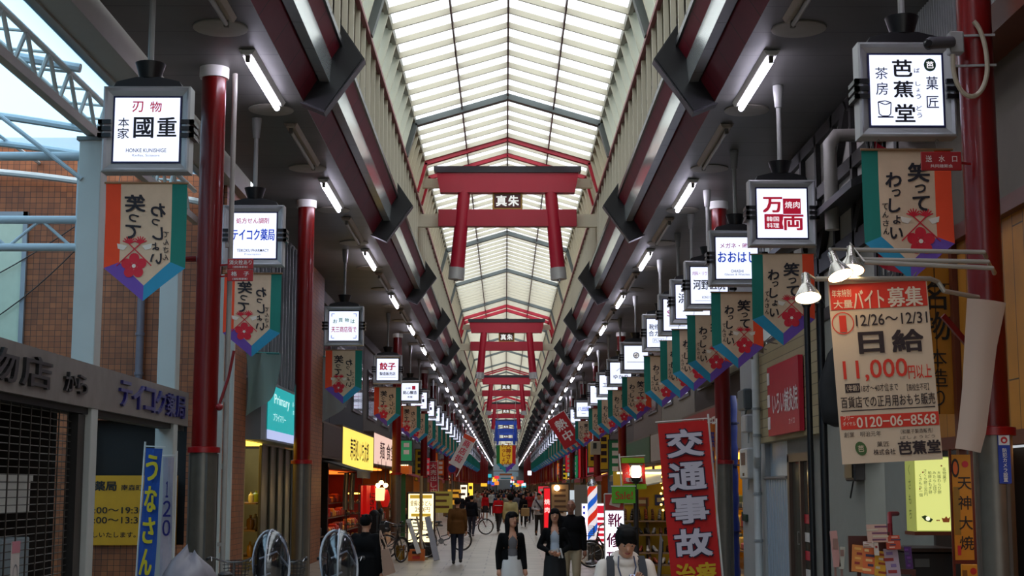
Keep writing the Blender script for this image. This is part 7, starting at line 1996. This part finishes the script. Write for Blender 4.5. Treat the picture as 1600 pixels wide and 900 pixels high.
person('man in white shirt walking among the crowd left of centre', (-.98, 104, 0), PI, 1.68, top='a8a8a4', bottom='101014', vox=.024, walk=.4)
pt, M = person('person in red sports jacket with white stripe walking away in mid street', (-.31, 65.5, 0), PI - .3, 1.62, top='b4141c', bottom='0e0e12', vox=.02, walk=.7, top_len=.84)
b = MB(); b.tube([(.19 * math.cos(a), .143 * math.sin(a), 1.2) for a in [2 * PI * i / 24 for i in range(24)]], .02, 0, 6, closed=True); b.build('stripe', mat('c8c4c4', .6), pt, base=(0, 0, 0))
person('person with bushy dark hair in cream sweater, back to the camera, mid street', (.17, 50, 0), PI, 1.72, top='b5a878', bottom='14120f', hair_style='bushy', vox=.018, wide=1.15)
pt, M = person('man in white long sleeved shirt with dark sling bag walking towards us', (1.32, 58.8, 0), .1, 1.70, top='a8a4a8', bottom='0c0c0e', hair='0e0c0c', vox=.018, walk=.4, arms={'a': ((-.26, .0, 1.12), (-.1, -.18, 1.05))})
t = thing('sling_bag', 'dark sling bag across the white shirted man', 'bag', M @ Vector((0, -.15, 1.1)))
b = MB(); b.bar((-.15, -.10, 1.45), (.12, -.165, 1.05), .06, .012, 0, up=(0, 1, 0)); b.xform(M).build('strap', mat('221a30', .6), t)
b = MB(); b.box((.1, -.18, 1.02), (.2, .07, .16), 0, None, .03); b.xform(M).build('pouch', mat('1c1628', .6), t)
person('person all in black carrying a tan bag right of centre', (.89, 74, 0), .0, 1.62, top='121012', bottom='0d0c10', hair_style='bob', vox=.022, walk=.2)
b = MB(); b.box((.98, 73.7, .72), (.42, .14, .40), 0, None, .03); b.tube([(.85, 73.7, .9), (.88, 73.7, 1.08), (1.08, 73.7, 1.08), (1.1, 73.7, .9)], .012, 0, 6)
tag(b.build('shopping_bag', mat('9a7a4a', .6), base=(.98, 73.7, .52), smooth=30), 'tan shopping bag carried by the person all in black', 'bag')
person('person in blue shirt and jeans on the right of the crowd', (1.39, 89.8, 0), PI, 1.66, top='3a6a94', bottom='1a2a44', vox=.022, walk=.3)
rnd = random.Random(42)
cl = [('1a1a20', 'black'), ('5a5a60', 'grey'), ('8a2020', 'dark red'), ('20304e', 'navy'), ('a09a88', 'beige'), ('3a2a20', 'brown'), ('a8a8a8', 'white'), ('4a5a3a', 'olive')]
protos = []
for i in range(8):
    c, n = cl[i]
    protos.append((person('x', (0, 0, 0), 0, 1.65, top=c, bottom=rnd.choice(['101014', '1a2036', '2a2622']), hair_style=rnd.choice(['short', 'bob', 'long']), vox=.028, walk=.35)[0], n))
spots = []
for i in range(84):
    y = 78 + 1.75 * i + rnd.uniform(-1, 1); x = rnd.uniform(-2.9, 2.9)
    if y < 110 and abs(x + 1.2) < .7: x += 1.4
    spots.append((x, y))
for i, (x, y) in enumerate(spots):
    p, n = protos[i % 8]
    away = rnd.random() < .5
    dup(p, (x, y, 0), 'far walker in a %s top, %s, %s in the crowd' % (n, 'walking away' if away else 'coming towards us', nth(i)), 'crowd down the street', rz=(PI if away else 0) + rnd.uniform(-.3, .3), scale=(1.55 + rnd.random() * .2) / 1.7)
for p, n in protos: drop(p)
